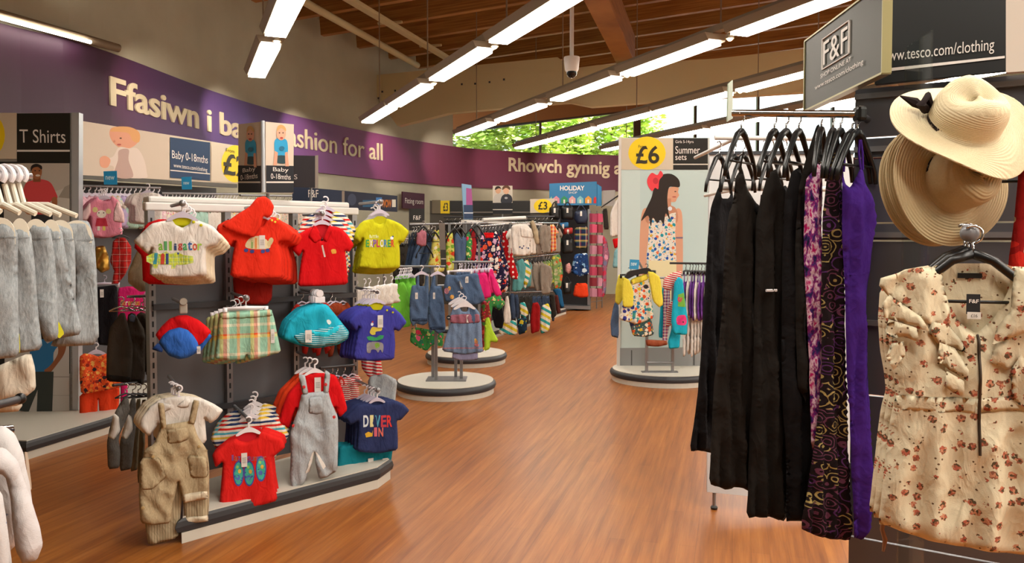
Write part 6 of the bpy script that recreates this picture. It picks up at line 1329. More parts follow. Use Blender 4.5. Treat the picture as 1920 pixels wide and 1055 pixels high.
# --- Holiday gondola
hp = PL(1080, 570, 16.0, -4); e = root('gondola', hp); b0 = -hp.o.z
panel_box('back_panel', hp, [(1030, 384), (1105, 384), (1105, 582), (1046, 578)], .05, M('holiday dark panel', '#17161a', .6), e)
for px in (1048, 1104): a, b = hp.loc(px, 480); box_obj('upright', (a, -.02, (b0 + 2.0) / 2 - .0), (.05, .05, 2.0 - b0 - .2), grey_metal, e)
panel_box('base_bar', hp, [(1054, 570), (1106, 572), (1106, 578), (1054, 576)], -.25, grey_metal, e); tag(e, 'dark gondola of swimwear and bags under the Holiday sign', 'gondola')
hs = PL(1078, 365, 15.8, -4)
e = sign('holiday_sign', 'blue Holiday shop sign with a row of beach huts', 'sign', hs, [(1030, 344), (1119, 340), (1119, 384), (1030, 385)], M('holiday blue', '#2a78a8', .5), .04,
     [s for k, c in enumerate(('#8fc4a0', '#d98fa0', '#2f8a5a', '#d9a0a0', '#7fbcc4', '#d99a3a', '#c92a2a')) for s in ([([(1028 + 15 * k - 6, 372), (1028 + 15 * k, 367), (1028 + 15 * k + 6, 372), (1028 + 15 * k + 6, 381), (1028 + 15 * k - 6, 381)], c), (rect(1026.5 + 15 * k, 374, 1029.5 + 15 * k, 381), '#e0d6ca')] if 0 < k < 6 else [([(1031 if k == 0 else 1113, 372), (1034 if k == 0 else 1116, 368), (1035 if k == 0 else 1118, 371), (1035 if k == 0 else 1118, 381), (1031 if k == 0 else 1113, 381)], c)])],
     [('HOLIDAY', (1050, 348, 1096, 357), white_ink, .03), ('SHOP', (1066, 359, 1082, 363), white_ink)])
h2 = Plane(hs.w(*hs.loc(1119, 365)), 50); e2 = root('side_sign', h2); panel_box('board', h2, [(1120, 345), (1128, 350), (1128, 386), (1120, 386)], .03, M('holiday blue', '#2a78a8', .5), e2); tag(e2, 'side face of the blue Holiday sign', 'sign')
bag_m = M('black bag nylon', '#101012', .5); navy_m = M('navy bag nylon', '#16233f', .5)
def bag(label, px, m, d=15.55, handle=True):
    pl = PL(sum(p[0] for p in px) / len(px), max(p[1] for p in px), d, -4); g = garment('bag', label, 'bag', pl, px, m, T=.1, s=.035, fold=(0, 1), wr=.006, smooth=2)
    xs = [p[0] for p in px]; cx = (min(xs) + max(xs)) / 2; ty = min(p[1] for p in px); w = (max(xs) - min(xs)) * .28
    if handle: a = [pl.loc(cx - w + 2 * w * i / 8, ty + 2 - 9 * math.sin(math.pi * i / 8)) for i in range(9)]; bm = bmesh.new(); tube(bm, [(p[0], -.02, p[1]) for p in a], .012, 6); bm_obj('handle', bm, m, g.o, smooth=True)
    x, y = cx, ty + 8; printed(g, [(rect(x - 1.8, ty + 4, x + 1.8, ty + 13), '#d9d4cc')], 'label', .012, .05)
    return g
bag('black holdall at the top of the Holiday gondola, outer one', [(1030, 388), (1050, 386), (1050, 412), (1030, 410)], bag_m); bag('black holdall at the top of the Holiday gondola, inner one', [(1052, 386), (1075, 386), (1076, 412), (1052, 412)], bag_m)
bag('navy shoulder bag with a white band under the beach huts', [(1078, 396), (1100, 392), (1103, 412), (1098, 420), (1082, 420), (1076, 410)], navy_m); bag('black bag with a white tab low on the Holiday gondola', [(1052, 450), (1074, 446), (1076, 474), (1054, 476)], bag_m); bag('black wash bag by the orange shorts', [(1054, 528), (1072, 526), (1072, 550), (1056, 552)], bag_m)
for lb, px, m in (('blue and red pouch on the Holiday gondola', [(1046, 418), (1066, 416), (1066, 426), (1046, 428)], C('#2a6fa0')), ('red and white pouch on the Holiday gondola', [(1056, 428), (1074, 426), (1074, 438), (1056, 440)], C('#b8302a')), ('green pouch at the edge of the Holiday gondola', [(1044, 440), (1052, 438), (1052, 456), (1044, 456)], C('#2f6f4a'))): bag(lb, px, m, 15.6, False)
swim = cloth_mat('blue swim print', 'floral', '#1f3a6a', ['#7fa8cc', '#c9d6e0', '#2f5a9a', '#16284a'], 10, .45); chk = cloth_mat('dark multicolour check', 'plaid', [(0, '#1f2a4a'), (.5, '#c9c0b0'), (.62, '#8f2a3a'), (.8, '#1f2a4a')], [(0, '#1f2a4a'), (.6, '#4a7a5a'), (.75, '#c9b05a')], .12)
gp_('shorts', 'checked swim shorts in the middle of the Holiday gondola', 'shorts', 15.5, -4, [(1078, 426), (1102, 424), (1103, 456), (1098, 466), (1080, 466), (1076, 450)], chk, .04); gp_('shorts', 'blue patterned swim shorts on the Holiday gondola', 'shorts', 15.45, -4, [(1078, 476), (1102, 474), (1104, 500), (1104, 515), (1084, 518), (1070, 510), (1074, 490)], swim, .04)
gp_('shorts', 'orange swim shorts low on the Holiday gondola', 'shorts', 15.45, -4, [(1079, 531), (1101, 530), (1104, 556), (1090, 558), (1074, 554)], orange, .04); gp_('t_shirt', 'red and white rolled towel top beside the blue swim shorts', 't-shirt', 15.5, -4, [(1060, 496), (1068, 492), (1074, 506), (1066, 514), (1060, 508)], red_stripe, .04)
# wire side rack with pink goods
wr_ = Plane(hp.w(*hp.loc(1106, 560)), 58); e = root('wire_rack', wr_)
for px in (1107, 1119, 1129): a, b = wr_.loc(px, 480); t_ = wr_.loc(px, 395)[1]; bar_obj('wire_post', [(a, 0, -wr_.o.z), (a, 0, t_)], .012, grey_metal, e, 6)
for z in np.linspace(.15, 1.9, 9):
    a0_, a1_ = wr_.loc(1107, 480)[0], wr_.loc(1130, 480)[0]; bar_obj('wire_bar', [(a0_, 0, z - wr_.o.z), (a1_, 0, z - wr_.o.z)], .008, grey_metal, e, 6)
tag(e, 'grey wire side rack of pink goods on the Holiday gondola', 'wire rack')
pk = [C('#a83a5a'), C('#c9486a'), C('#8f2a3a'), C('#c98aa0')]
for r in range(8):
    for c_ in range(2):
        y = 400 + r * 20; x = 1108 + c_ * 11; nm = ['hanging from', 'in'][c_]
        pl = Plane(wr_.w(*wr_.loc(x + 5, y + 9)) + wr_.n * .06, 58); bm = bmesh.new(); q_ = pl.pts([(x, y), (x + 9, y + 1), (x + 9, y + 16), (x, y + 16)]); prism(bm, q_, -.03, .03)
        o = bm_obj('packet', bm, pk[(r + c_) % 4], None, pl.o, pl.yaw); tag(o, 'pink packet hanging on the wire side rack', 'packet', 'pink packets on the wire rack')
gp_('dress', 'pink long dress at the far side of the wire rack', 'dress', 15.9, 40, [(1130, 440), (1138, 450), (1143, 480), (1138, 500), (1136, 550), (1128, 560), (1130, 500)], cloth_mat('faded rose', 'floral', '#8f5a6f', ['#b8304a', '#6a6a86', '#c98aa0'], 8, .45), .04)
gp_('t_shirt', 'white top hanging just left of the Summer sets panel', 't-shirt', 12.5, 20, [(1144, 400), (1152, 380), (1161, 368), (1164, 440), (1144, 446)], white_cotton, .03); gp_('t_shirt', 'dark top between the wire rack and the white top', 't-shirt', 13.5, 30, [(1130, 392), (1138, 390), (1142, 430), (1132, 430)], dk, .03)
gp_('shorts', 'red shorts under the white top beside the panel', 'shorts', 12.6, 20, [(1148, 448), (1160, 446), (1160, 462), (1152, 466)], red_cotton, .03); gp_('skirt', 'pale blue skirt under the red shorts beside the panel', 'skirt', 12.6, 20, [(1152, 470), (1161, 462), (1162, 502), (1148, 502)], cloth_mat('pale aqua', 'plain', '#7fb0b8'), .03)
rail('rail carrying the white top left of the Summer sets panel', P(1128, 388, 14.0), P(1166, 362, 12.3), .012, dark_metal, (.9,))
bagp = PL(1140, 370, 15.9, 10); e = root('clear_bag', bagp); panel_box('sheet', bagp, [(1130, 357), (1154, 356), (1152, 386), (1130, 386)], .02, M('hazy plastic', '#8f8a86', .25), e); tag(e, 'hazy plastic bag hanging beside the blue Holiday sign', 'bag')
# --- Summer sets rack
summer = cloth_mat('bright daisy print', 'floral', '#ddd6c4', ['#2a7fa8', '#e0b82a', '#d9562a', '#3a3f8f', '#4aa08f'], 26, .43)
g = gp_('outfit', 'yellow cardigan over a bright daisy dress, front of the Summer sets rack', 'outfit', 7.45, 10, [(1182, 524), (1196, 518), (1214, 510), (1219, 535), (1222, 565), (1226, 596), (1210, 602), (1194, 608), (1166, 600), (1160, 598), (1170, 560), (1180, 545)], summer, .014, (.012, 70), .03, .006, 5)
for px, yy in (([(1166, 518), (1178, 524), (1186, 545), (1185, 575), (1166, 575), (1164, 545)], -.03), ([(1212, 508), (1224, 510), (1236, 520), (1242, 570), (1234, 576), (1222, 564), (1216, 530)], -.03)): piece(g, 'cardigan_side', px, yellow_c, T=.012, y=yy, label='yellow cardigan front')
piece(g, 'yoke', [(1180, 524), (1212, 512), (1214, 524), (1184, 534)], yellow_c, T=.006, label='yellow yoke'); printed(g, [(ell(1210, 537, 4, 4), '#1a1a20')])
piece(g, 'underskirt', [(1180, 600), (1222, 596), (1228, 628), (1210, 632), (1188, 630)], cloth_mat('dark daisy print', 'floral', '#3a5a5a', ['#d9b03a', '#c9562a', '#e0d6c4', '#2a2a4a'], 26, .43), T=.015, y=.02)
gp_('outfit', 'yellow top over blue jeans at the outer end of the Summer sets rack', 'outfit', 7.5, 25, [(1160, 514), (1168, 518), (1168, 560), (1160, 572), (1153, 566), (1154, 540)], yellow_c, .016); gp_('jeans', 'blue jeans peeping out left of the Summer sets panel', 'jeans', 7.54, 25, [(1152, 566), (1160, 570), (1160, 634), (1146, 630), (1144, 605)], denim, .016)
for k, (x, y, d) in enumerate(((1180, 512, 7.42), (1212, 505, 7.5))): hanger(['black plastic hanger on the daisy dress', 'black plastic hanger on the yellow cardigan side'][k], P(x, y, 7.45), math.radians(10), 'clip', .09, black_plastic)
bm = bmesh.new(); prism(bm, catmull([(-.11, -.01), (-.08, .02), (0, .035), (.09, .05), (.13, .03), (.12, .0), (.0, -.012), (-.09, -.05), (-.12, -.04)], 4), -.01, .01); o = bm_obj('clothes_hanger', bm, black_plastic, None, P(1195, 512, 7.43), math.radians(10)); tag(o, 'thick black hanger under the blue new ticket', 'hanger')
pl = PL(1190, 505, 7.38, 5); e = root('shelf_ticket', pl); panel_box('card', pl, [(1181, 486), (1199, 487), (1197, 505), (1180, 504)], .003, M('ticket blue', '#1b8fc4', .5), e); text('new', e, pl, (1183, 492, 1194, 498), M('ticket ink', '#bfe6f2', .6), .02, .003); tag(e, 'blue new ticket on the Summer sets rack', 'ticket')
g = gp_('tunic', 'turquoise tunic with pink and green patches on the Summer sets rack', 'tunic', 7.5, 15, [(1272, 518), (1280, 524), (1284, 560), (1290, 600), (1288, 628), (1262, 626), (1258, 600), (1262, 560), (1264, 530)], turq, .014, (.006, 50), .025, .005, 6)
printed(g, [(catmull([(1267, 600), (1270, 592), (1282, 590), (1286, 598), (1284, 608), (1270, 608)], 4), '#d9307a'), (ell(1279, 603, 1.6, 1.6), '#3a2030'), ([(1270, 552), (1280, 548), (1284, 575), (1270, 574)], '#6fae3a'), (ell(1273, 561, 4, 5), '#c93a5a')])
gp_('top', 'pink and white striped hooded top beside the turquoise tunic', 'top', 7.55, 15, [(1244, 522), (1262, 510), (1278, 508), (1276, 520), (1264, 534), (1258, 545), (1242, 540)], red_stripe, .014); gp_('dress', 'pink and white striped dress under the hooded top', 'dress', 7.58, 18, [(1250, 580), (1260, 562), (1264, 580), (1262, 610), (1248, 612)], red_stripe, .014); gp_('leggings', 'turquoise leggings behind the pink striped dress', 'leggings', 7.65, 18, [(1242, 534), (1252, 536), (1254, 590), (1246, 634), (1234, 632), (1238, 580)], turq, .016); gp_('leggings', 'turquoise leggings hanging lowest on the Summer sets rack', 'leggings', 7.62, 18, [(1260, 612), (1276, 626), (1274, 652), (1254, 654), (1252, 640)], turq, .016); gp_('leggings', 'purple check leggings between the turquoise leggings', 'leggings', 7.6, 18, [(1244, 540), (1256, 540), (1256, 600), (1250, 644), (1242, 642), (1244, 590)], cloth_mat('pink blue check', 'plaid', [(0, '#c93a5a'), (.5, '#e0d6d6')], [(0, '#3a4a9a'), (.5, '#e0d6d6')], .03), .016)
vt = cloth_mat('violet and white', 'stripes', ['#e0dcdc', '#5f3390'], .62, 0)
row(P(1284, 494, 7.7), P(1336, 496, 7.75), 9, ['vest'], [violet, white_cotton, violet, violet, white_cotton, violet, violet, white_cotton, violet], '{m} vest top in the packed row on the Summer sets rack', 'vest tops on the Summer sets rack', 62, 1.15, 4, 'clip', black_plastic, 'black hanger in the packed row on the Summer sets rack', 14)
row(P(1284, 555, 7.8), P(1336, 556, 7.85), 8, ['trousers'], [white_cotton], 'white leggings below the violet vest tops', 'white leggings on the Summer sets rack', 62, .95, 4, None, None, None, 15)
rail('black arm rail of the violet vest tops', P(1256, 493, 7.68), P(1338, 494, 7.76), .01, black_plastic)
gp_('top', 'brown frilled hem below the daisy dress', 'top', 7.47, 10, [(1210, 636), (1250, 638), (1252, 646), (1232, 650), (1212, 648)], cloth_mat('rust frill', 'plain', '#8f4a30'), .02)
# ================================================================== RIGHT FOREGROUND
ink = cloth_mat('black viscose', 'plain', '#151315'); soft_black = cloth_mat('soft black crepe', 'plain', '#1e1a17'); charcoal_b = cloth_mat('charcoal black crinkle', 'plain', '#221d19')
ikat = cloth_mat('pink ikat', 'ikat', '#1f1430', '#b8186a', '#e0c4d4', '#8f1f6f', '#3a2a6a'); pais = cloth_mat('dark paisley', 'paisley', '#1c1114', '#6a3a52', '#a8925a', '#5a2f66', 24)
DR = [('rear black maxi dress with thin straps, hem swinging left', [(1345, 352), (1350, 352), (1354, 372), (1366, 372), (1372, 352), (1376, 380), (1372, 460), (1362, 640), (1345, 800), (1336, 850), (1318, 845), (1292, 845), (1306, 760), (1318, 600), (1326, 450), (1332, 395)], 3.58, 10, ink, .02),
      ('plain black maxi dress on the front end of the chrome rail', [(1380, 332), (1390, 316), (1402, 356), (1420, 384), (1438, 392), (1438, 440), (1430, 560), (1428, 700), (1420, 850), (1412, 925), (1388, 912), (1362, 918), (1328, 906), (1332, 820), (1346, 660), (1358, 500), (1366, 400), (1376, 372)], 2.84, 12, charcoal_b, .022),
      ('long black dress second along the chrome rail', [(1440, 326), (1456, 316), (1466, 352), (1484, 372), (1496, 420), (1498, 560), (1486, 720), (1480, 900), (1474, 978), (1440, 968), (1398, 970), (1404, 880), (1412, 720), (1414, 560), (1418, 420), (1428, 360)], 2.8, 12, soft_black, .022),
      ('long black dress third along the chrome rail, widest hem', [(1484, 322), (1500, 312), (1514, 370), (1520, 480), (1522, 620), (1526, 760), (1532, 900), (1528, 985), (1500, 975), (1472, 978), (1474, 860), (1466, 700), (1466, 520), (1470, 370)], 2.765, 12, ink, .022),
      ('black halter dress with a pointed top beside the pink ikat dress', [(1530, 236), (1536, 232), (1540, 262), (1542, 300), (1530, 320), (1512, 345), (1498, 380), (1504, 440), (1512, 620), (1512, 760), (1494, 720), (1490, 480), (1496, 360), (1510, 300), (1522, 262)], 2.73, 12, soft_black, .012),
      ('short pink ikat print dress hanging between black and paisley dresses', [(1510, 338), (1522, 322), (1532, 306), (1540, 310), (1542, 360), (1540, 480), (1542, 620), (1545, 840), (1520, 844), (1518, 720), (1510, 560), (1506, 420)], 2.7, 12, ikat, .012),
      ('floor length dark paisley dress between the ikat and purple dresses', [(1556, 310), (1564, 258), (1570, 256), (1572, 300), (1580, 360), (1586, 395), (1580, 440), (1582, 600), (1586, 760), (1592, 900), (1598, 1010), (1566, 1012), (1530, 1004), (1500, 990), (1524, 860), (1540, 700), (1540, 520), (1542, 400), (1548, 345)], 2.665, 12, pais, .016),
      ('floor length purple strappy dress at the near end of the rail', [(1580, 318), (1586, 345), (1594, 352), (1612, 316), (1618, 316), (1622, 345), (1638, 376), (1643, 410), (1634, 460), (1626, 560), (1628, 700), (1632, 860), (1634, 985), (1616, 1012), (1600, 1008), (1596, 860), (1586, 700), (1582, 520), (1578, 400)], 2.625, 12, purple_c, .018)]
for k, (lb, px, d, yaw, m, f) in enumerate(DR):
    cx = sum(p[0] for p in px) / len(px); g = garment('maxi_dress' if k != 5 else 'short_dress', lb, 'dress', PL(cx, 440, d, yaw), px, m, T=.04, s=.013, fold=(f, 120), wr=.005, seed=200 + k, droop=.6)
    if k == 7:
        for pts in ([(1582, 322), (1584, 290), (1590, 262)], [(1614, 318), (1610, 285), (1612, 262)], [(1618, 318), (1617, 285), (1614, 262)]):
            bm = bmesh.new(); tube(bm, [(p[0], 0, p[1]) for p in g.pl.pts(pts)], .004, 6); bm_obj('strap', bm, m, g.o, smooth=True)
        piece(g, 'bodice_seam', [(1584, 512), (1626, 508), (1626, 512), (1584, 516)], m, T=.003)
    if k == 1: piece(g, 'bodice_tie', [(1408, 380), (1422, 392), (1424, 404), (1412, 402)], ink, T=.01)
    if k in (0, 1):
        for a, b in (([(1348, 354), (1352, 325), (1356, 300)], 0), ([(1371, 354), (1366, 325), (1362, 300)], 0)) if k == 0 else (([(1386, 330), (1390, 305), (1394, 285)], 0),):
            bm = bmesh.new(); tube(bm, [(p[0], 0, p[1]) for p in g.pl.pts(a)], .003, 6); bm_obj('strap', bm, m, g.o, smooth=True)
    if k == 2: bm = bmesh.new(); a, b = g.pl.loc(1436, 543); tube(bm, [(a - .02, g.front(a, b) - .004, b), (a + .02, g.front(a, b) - .004, b)], .005, 6); bm_obj('security_pin', bm, white_plastic, g.o)
HG = [(1390, 243, 2.85, 50, 'first hanger on the chrome rail, over the plain black dress'), (1452, 243, 2.79, 50, 'black hanger over the second long black dress'), (1474, 243, 2.775, 45, 'black hanger close behind the third long black dress'), (1498, 243, 2.745, 50, 'black hanger over the third long black dress'), (1540, 240, 2.71, 60, 'black hanger beside the halter dress point'), (1562, 242, 2.68, 55, 'black hanger over the dark paisley dress'), (1576, 242, 2.665, 50, 'black hanger behind the paisley dress'), (1598, 244, 2.64, 40, 'black hanger over the purple dress'), (1608, 244, 2.625, 40, 'last black hanger by the end cap of the rail')]
for x, y, d, yw, lb in HG: hanger(lb, P(x, y, d), math.radians(yw), 'adult', .13, black_plastic)
HGW = 1
HG2 = [(1348, 290, 'left end'), (1376, 290, 'second place'), (1394, 288, 'third place'), (1434, 288, 'middle'), (1447, 288, 'place past the middle'), (1472, 288, 'far right')]
for x, y, lb in HG2: hanger('black hanger on the thin white rail, ' + lb, P(x, y, 3.6), math.radians(45), 'adult', .11, black_plastic)
for k, px in enumerate(([(1374, 366), (1390, 360), (1402, 390), (1404, 560), (1402, 700), (1370, 700), (1372, 520)], [(1424, 366), (1442, 360), (1456, 386), (1462, 560), (1462, 760), (1424, 760), (1426, 540)], [(1460, 356), (1474, 346), (1490, 386), (1496, 560), (1498, 780), (1462, 780), (1462, 540)])):
    g = garment('maxi_dress', 'black dress on the thin white rail behind, ' + ['left', 'middle', 'right'][k] + ' of three', 'dress', PL(px[1][0], 440, 3.62, 12), px, ink, T=.04, s=.025, fold=(.014, 60), seed=230 + k)
    if k == 0: printed(g, [(rect(1376, 384, 1382, 388), '#2a6fb0')], 'label', .01, .03)
# --- straw hats
t = NT('straw'); uv = t.uv(1, 1, obj=True); o_ = t.sep(uv); rr = t.math('SQRT', t.math('ADD', t.math('MULTIPLY', o_[0], o_[0]), t.math('MULTIPLY', o_[1], o_[1])))
ring = t.math('SINE', t.math('MULTIPLY', t.math('ADD', rr, o_[2]), 1500)); nz = t.noise(uv, 180, 3, .7)
t.col(t.mix(t.math('MULTIPLY', nz, .55), '#dccdaa', '#b59f74')); t.b.inputs['Roughness'].default_value = .75; t.bump(t.math('ADD', ring, t.math('MULTIPLY', nz, 3)), .0009, .5); straw = t.m
t = NT('darker straw'); uv = t.uv(1, 1, obj=True); nz = t.noise(uv, 180, 3, .7); o_ = t.sep(uv); rr = t.math('SQRT', t.math('ADD', t.math('MULTIPLY', o_[0], o_[0]), t.math('MULTIPLY', o_[1], o_[1])))
t.col(t.mix(t.math('MULTIPLY', nz, .55), '#cbb68e', '#a08a5e')); t.b.inputs['Roughness'].default_value = .75; t.bump(t.math('ADD', t.math('SINE', t.math('MULTIPLY', rr, 900)), nz), .0016, .5); straw2 = t.m
band_m = cloth_mat('dark animal print ribbon', 'floral', '#241a1a', ['#6a5a50', '#1a1214', '#4a3a3a', '#8a7a6a'], 90, .38)
def hat(label, pos, axis, spin, R, r, hgt, m, wave, pinch=.25, band=True, bow=False, group=None):
    """wide brimmed hat; axis = direction the crown points"""
    z = Vector(axis).normalized(); x = Vector((math.cos(spin), 0, math.sin(spin))); x = (x - z * x.dot(z)).normalized(); y = z.cross(x)
    o = empty('straw_hat', pos); o.rotation_euler = Matrix((x, y, z)).transposed().to_euler()
    N = 64; bm = bmesh.new(); rings = []
    def brim_z(u, th): return wave * u * u * (math.sin(2 * th + .6) + .45 * math.sin(3 * th + 1.2)) - .012 * u * u
    for u in [1, .985, .9, .8, .7, .6, .45, .3, .15, 0]:
        rings.append([((r + (R - r) * u) * math.cos(th), (r + (R - r) * u) * math.sin(th), brim_z(u, th)) for th in [2 * math.pi * k / N for k in range(N)]])
    prof = [(r * .97, .02), (r * .96, .045), (r * .93, hgt * .65), (r * .86, hgt * .86), (r * .74, hgt * .97), (r * .56, hgt), (r * .36, hgt * .94), (r * .18, hgt * .88), (.001, hgt * .86)]
    for (q, h) in prof:
        rings.append([(q * math.cos(th) * (1 + .06 * math.cos(2 * th)), q * math.sin(th) * (1 - pinch * (h / hgt) ** 3 * max(0, math.cos(th)) * .6), h - (.012 * math.cos(2 * th) * (h / hgt) ** 2)) for th in [2 * math.pi * k / N for k in range(N)]])
    V = [[bm.verts.new(p) for p in q] for q in rings]
    for A, B in zip(V, V[1:]):
        for k in range(N): bm.faces.new((A[k], A[(k + 1) % N], B[(k + 1) % N], B[k]))
    bmesh.ops.recalc_face_normals(bm, faces=bm.faces[:])
    me = bpy.data.meshes.new('straw')
    for f in bm.faces: f.smooth = True
    bm.to_mesh(me); bm.free(); s_ = mesh_obj('brim_and_crown', me, m, o); md = s_.modifiers.new('thick', 'SOLIDIFY'); md.thickness = .004; md.offset = 1
    if band:
        bm = bmesh.new(); uvl = bm.loops.layers.uv.new('UV'); A = []
        for (q, h) in ((r * 1.0, .004), (r * 1.015, .014), (r * 1.0, .028), (r * .97, .03)): A.append([bm.verts.new((q * math.cos(th) * (1 + .05 * math.cos(2 * th)), q * math.sin(th), h)) for th in [2 * math.pi * k / N for k in range(N)]])
        for i, (a, b) in enumerate(zip(A, A[1:])):
            for k in range(N):
                f = bm.faces.new((a[k], a[(k + 1) % N], b[(k + 1) % N], b[k]))
                for l_, (uu, vv) in zip(f.loops, ((k, i), (k + 1, i), (k + 1, i + 1), (k, i + 1))): l_[uvl].uv = (uu * .009, vv * .01)
        bm_obj('ribbon', bm, band_m, o, smooth=True)
    if bow:
        th = bow; c = Vector((r * math.cos(th), r * math.sin(th), .02)); out = Vector((math.cos(th), math.sin(th), 0)); tn = Vector((-math.sin(th), math.cos(th), 0))
        bm = bmesh.new(); tube(bm, [c, c + out * .012, c + out * .03 + tn * .012 + Vector((0, 0, .02)), c + out * .02 - tn * .012 + Vector((0, 0, .03)), c + Vector((0, 0, .01))], [.006, .012, .013, .012, .006], 8); bm_obj('bow_knot', bm, band_m, o, smooth=True)
        bm = bmesh.new(); tube(bm, [c + out * .01, c + out * .04 - tn * .012 + Vector((0, 0, .006)), c + out * .075 - tn * .03 + Vector((0, 0, .004))], [.005, .013, .002], 8); bm_obj('bow_tail', bm, band_m, o, smooth=True)
    return tag(o, label, 'hat', group)
hat('cream straw sun hat with a dark ribbon bow, highest on the slat board', P(1806, 232, 2.02), (.02, -.74, .67), .12, .172, .086, .088, straw, .022, bow=2.75)
hat('straw hat with a pinched crown, below the cream sun hat', P(1786, 338, 2.08), (.2, -.97, .12), -.5, .168, .08, .1, straw2, .007, pinch=.4)
hat('straw hat second in the stack, rim showing left of the pinched hat', P(1768, 338, 2.15), (.2, -.97, .12), -.5, .168, .08, .1, straw2, .007, pinch=.4)
hat('straw hat rearmost in the stack, touching the glass divider', P(1752, 346, 2.19), (.2, -.97, .12), -.45, .166, .08, .1, straw2, .007, pinch=.4)
for lb, px, py in (('grey hook holding the stack of straw hats', 1762, 352), ('grey hook holding the cream sun hat', 1806, 242)):
    q = RP.w(*RP.loc(px, py), .075); e = empty('wall_hook', q); L_ = P(px, py, 2.12) - q
    bar_obj('prong', [(0, 0, 0), L_], .006, grey_metal, e); box_obj('back_plate', (0, 0, 0), (.04, .012, .05), grey_metal, e, RP.yaw); tag(e, lb, 'hook')
# --- floral playsuit
rose = cloth_mat('cream rose sprig print', 'sprigs', '#d9ccae', ['#b5604a', '#c98a6a', '#5a4a34', '#8f5a44'], 37)
pp = PL(1829, 640, 1.85, -18)
g = garment('playsuit', 'cream rose print playsuit with ruffled shoulders and a front zip', 'playsuit', pp,
    [(1758, 498), (1712, 506), (1668, 545), (1664, 600), (1668, 660), (1676, 705), (1680, 742), (1670, 775), (1660, 860), (1646, 982), (1668, 986), (1731, 1010), (1800, 1024), (1860, 1034), (1925, 1042), (1992, 1030), (2008, 985), (1996, 860), (1988, 775), (1978, 742), (1984, 700), (1990, 620), (1985, 545), (1945, 506), (1896, 498), (1892, 540), (1864, 596), (1829, 625), (1800, 605), (1776, 560), (1764, 525)], rose, T=.04, s=.012, fold=(.013, 55), wr=.008, seed=77, droop=1.2)
bm = bmesh.new(); uvq = pp.pts([(1750, 500), (1772, 494), (1884, 494), (1902, 500), (1900, 570), (1860, 640), (1829, 655), (1796, 640), (1764, 570)])
vs, fs = fill(uvq, .02); me = bpy.data.meshes.new('back_neck'); me.from_pydata([(a, .015, b) for a, b in vs], [], [tuple(f) for f in fs]); ul = me.uv_layers.new(name='UV')
for l_ in me.loops: ul.data[l_.index].uv = vs[l_.vertex_index]
bm.free(); mesh_obj('back_neck', me, rose, g.o)
bm = bmesh.new(); a, b = pp.loc(1820, 517); box(bm, (a, .01, b), (.05, .003, .012)); bm_obj('neck_label', bm, black_plastic, g.o)
RF = [[(1762, 498), (1705, 502), (1648, 520), (1645, 534), (1668, 560), (1704, 585), (1740, 605), (1772, 612), (1778, 580), (1768, 535)], [(1664, 550), (1650, 566), (1653, 592), (1680, 600), (1716, 612), (1736, 616), (1720, 590)], [(1664, 596), (1654, 616), (1662, 632), (1690, 628), (1716, 636), (1712, 610)], [(1668, 640), (1656, 664), (1672, 690), (1694, 660), (1690, 636)],
      [(1742, 600), (1776, 606), (1796, 632), (1808, 658), (1782, 652), (1752, 640), (1734, 618)], [(1756, 638), (1786, 650), (1808, 688), (1806, 708), (1776, 690), (1752, 672)], [(1768, 690), (1800, 708), (1800, 738), (1780, 730), (1762, 716)],
      [(1896, 498), (1950, 502), (2010, 520), (2012, 540), (1985, 575), (1940, 605), (1900, 622), (1852, 642), (1862, 610), (1884, 580), (1890, 540)], [(1900, 612), (1860, 640), (1848, 672), (1880, 690), (1920, 668), (1935, 620)], [(1905, 660), (1885, 690), (1892, 745), (1915, 760), (1938, 700)]]
for k, px in enumerate(RF): piece(g, 'ruffle', px, rose, T=.003, s=.011, fold=(.006, 90), wr=.002, seed=k, lift=.008 + .005 * (k % 4), smooth=0)
piece(g, 'elastic_waist', [(1678, 736), (1829, 742), (1980, 736), (1982, 762), (1829, 770), (1674, 764)], rose, T=.002, fold=(.004, 300), wr=.003)
zz = [pp.loc(1829 + .013 * i, 626 + 2.2 * i) for i in range(0, 101, 4)]
bm = bmesh.new(); tube(bm, [(a, g.front(a, b) - .004, b) for a, b in zz], .0035, 6); bm_obj('zip', bm, M('antique zip metal', '#4a4038', .4, .8), g.o, smooth=True)
a, b = pp.loc(1819, 568); bm = bmesh.new(); box(bm, (a, -.03, b), (.028, .001, .046)); bm_obj('swing_tag', bm, C('#17171a'), g.o); bm = bmesh.new(); box(bm, (a + .002, -.0305, b - .026), (.028, .001, .016)); bm_obj('price_label', bm, C('#dcd8d0'), g.o)
a, b = pp.loc(1821, 560)
text('F&F', g.o, pp, (1811, 559, 1829, 566), white_ink, .02, .032)
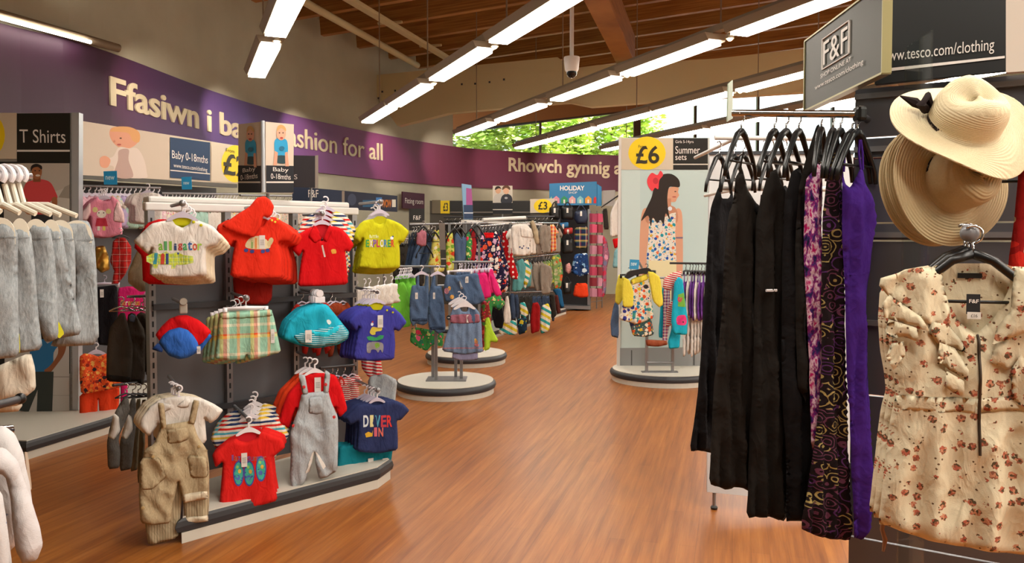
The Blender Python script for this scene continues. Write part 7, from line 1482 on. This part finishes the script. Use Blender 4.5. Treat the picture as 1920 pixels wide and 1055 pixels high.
text('£16', g.o, pp, (1814, 586, 1826, 592), dark_ink, .0, .034)
stack(g, None, 2, .05, 'cream rose print playsuit stacked behind the front one', '', 'playsuits behind the front one', side=-.004, keep=())
for k, (x, y, d, yw) in enumerate(((1824, 468, 1.84, -18), (1815, 464, 1.9, -14), (1808, 462, 1.95, -10))):
    hanger(['black hanger in the front rose print playsuit', 'black hanger in the second rose print playsuit', 'black hanger in the rearmost rose print playsuit'][k], P(x, y + 4, d), math.radians(yw), 'adult', .17, black_plastic)
e = empty('hang_bar', RP.w(*RP.loc(1813, 440), .07)); q = P(1818, 437, 1.86) - e.location
bar_obj('bar', [(0, 0, 0), q], .012, black_plastic, e); bm = bmesh.new(); bmesh.ops.create_uvsphere(bm, u_segments=14, v_segments=10, radius=.021); bm_obj('end_cap', bm, M('grey end cap', '#7a7a7e', .3), e, q, smooth=True); tag(e, 'black bar with a grey round end carrying the rose print playsuits', 'hang bar')
bm = bmesh.new(); pr = PL(1662, 1000, 1.95, -15); tube(bm, [(a, .03, b) for a, b in pr.pts([(1662, 970), (1658, 1000), (1664, 1020), (1660, 1042)])], [.006, .005, .006, .003], 6); o = bm_obj('tie_belt', bm, cloth_mat('dark rose print', 'floral', '#8f6a50', ['#5a3a2a', '#b58a6a', '#a04a3a'], 40, .4), None, pr.o, pr.yaw, smooth=True); tag(o, 'loose printed tie belt dangling under the playsuit hem', 'belt')
g = garment('red_dress', 'red floral dress cut off by the photo edge beside the straw hats', 'dress', PL(1915, 400, 2.0, -18), [(1912, 262), (1940, 255), (1990, 260), (2010, 330), (2030, 520), (2050, 900), (1960, 910), (1880, 900), (1886, 600), (1890, 488), (1900, 420), (1908, 340)], cloth_mat('red garden bloom', 'floral', '#8f1210', ['#c9b08a', '#2f5a2a', '#c0241a', '#e0c4a0', '#3a6a2a'], 12, .42), T=.03, fold=(.012, 60))
hanger('black hanger in the red floral dress at the photo edge', P(1945, 252, 2.0), math.radians(-18), 'adult', .14, black_plastic)
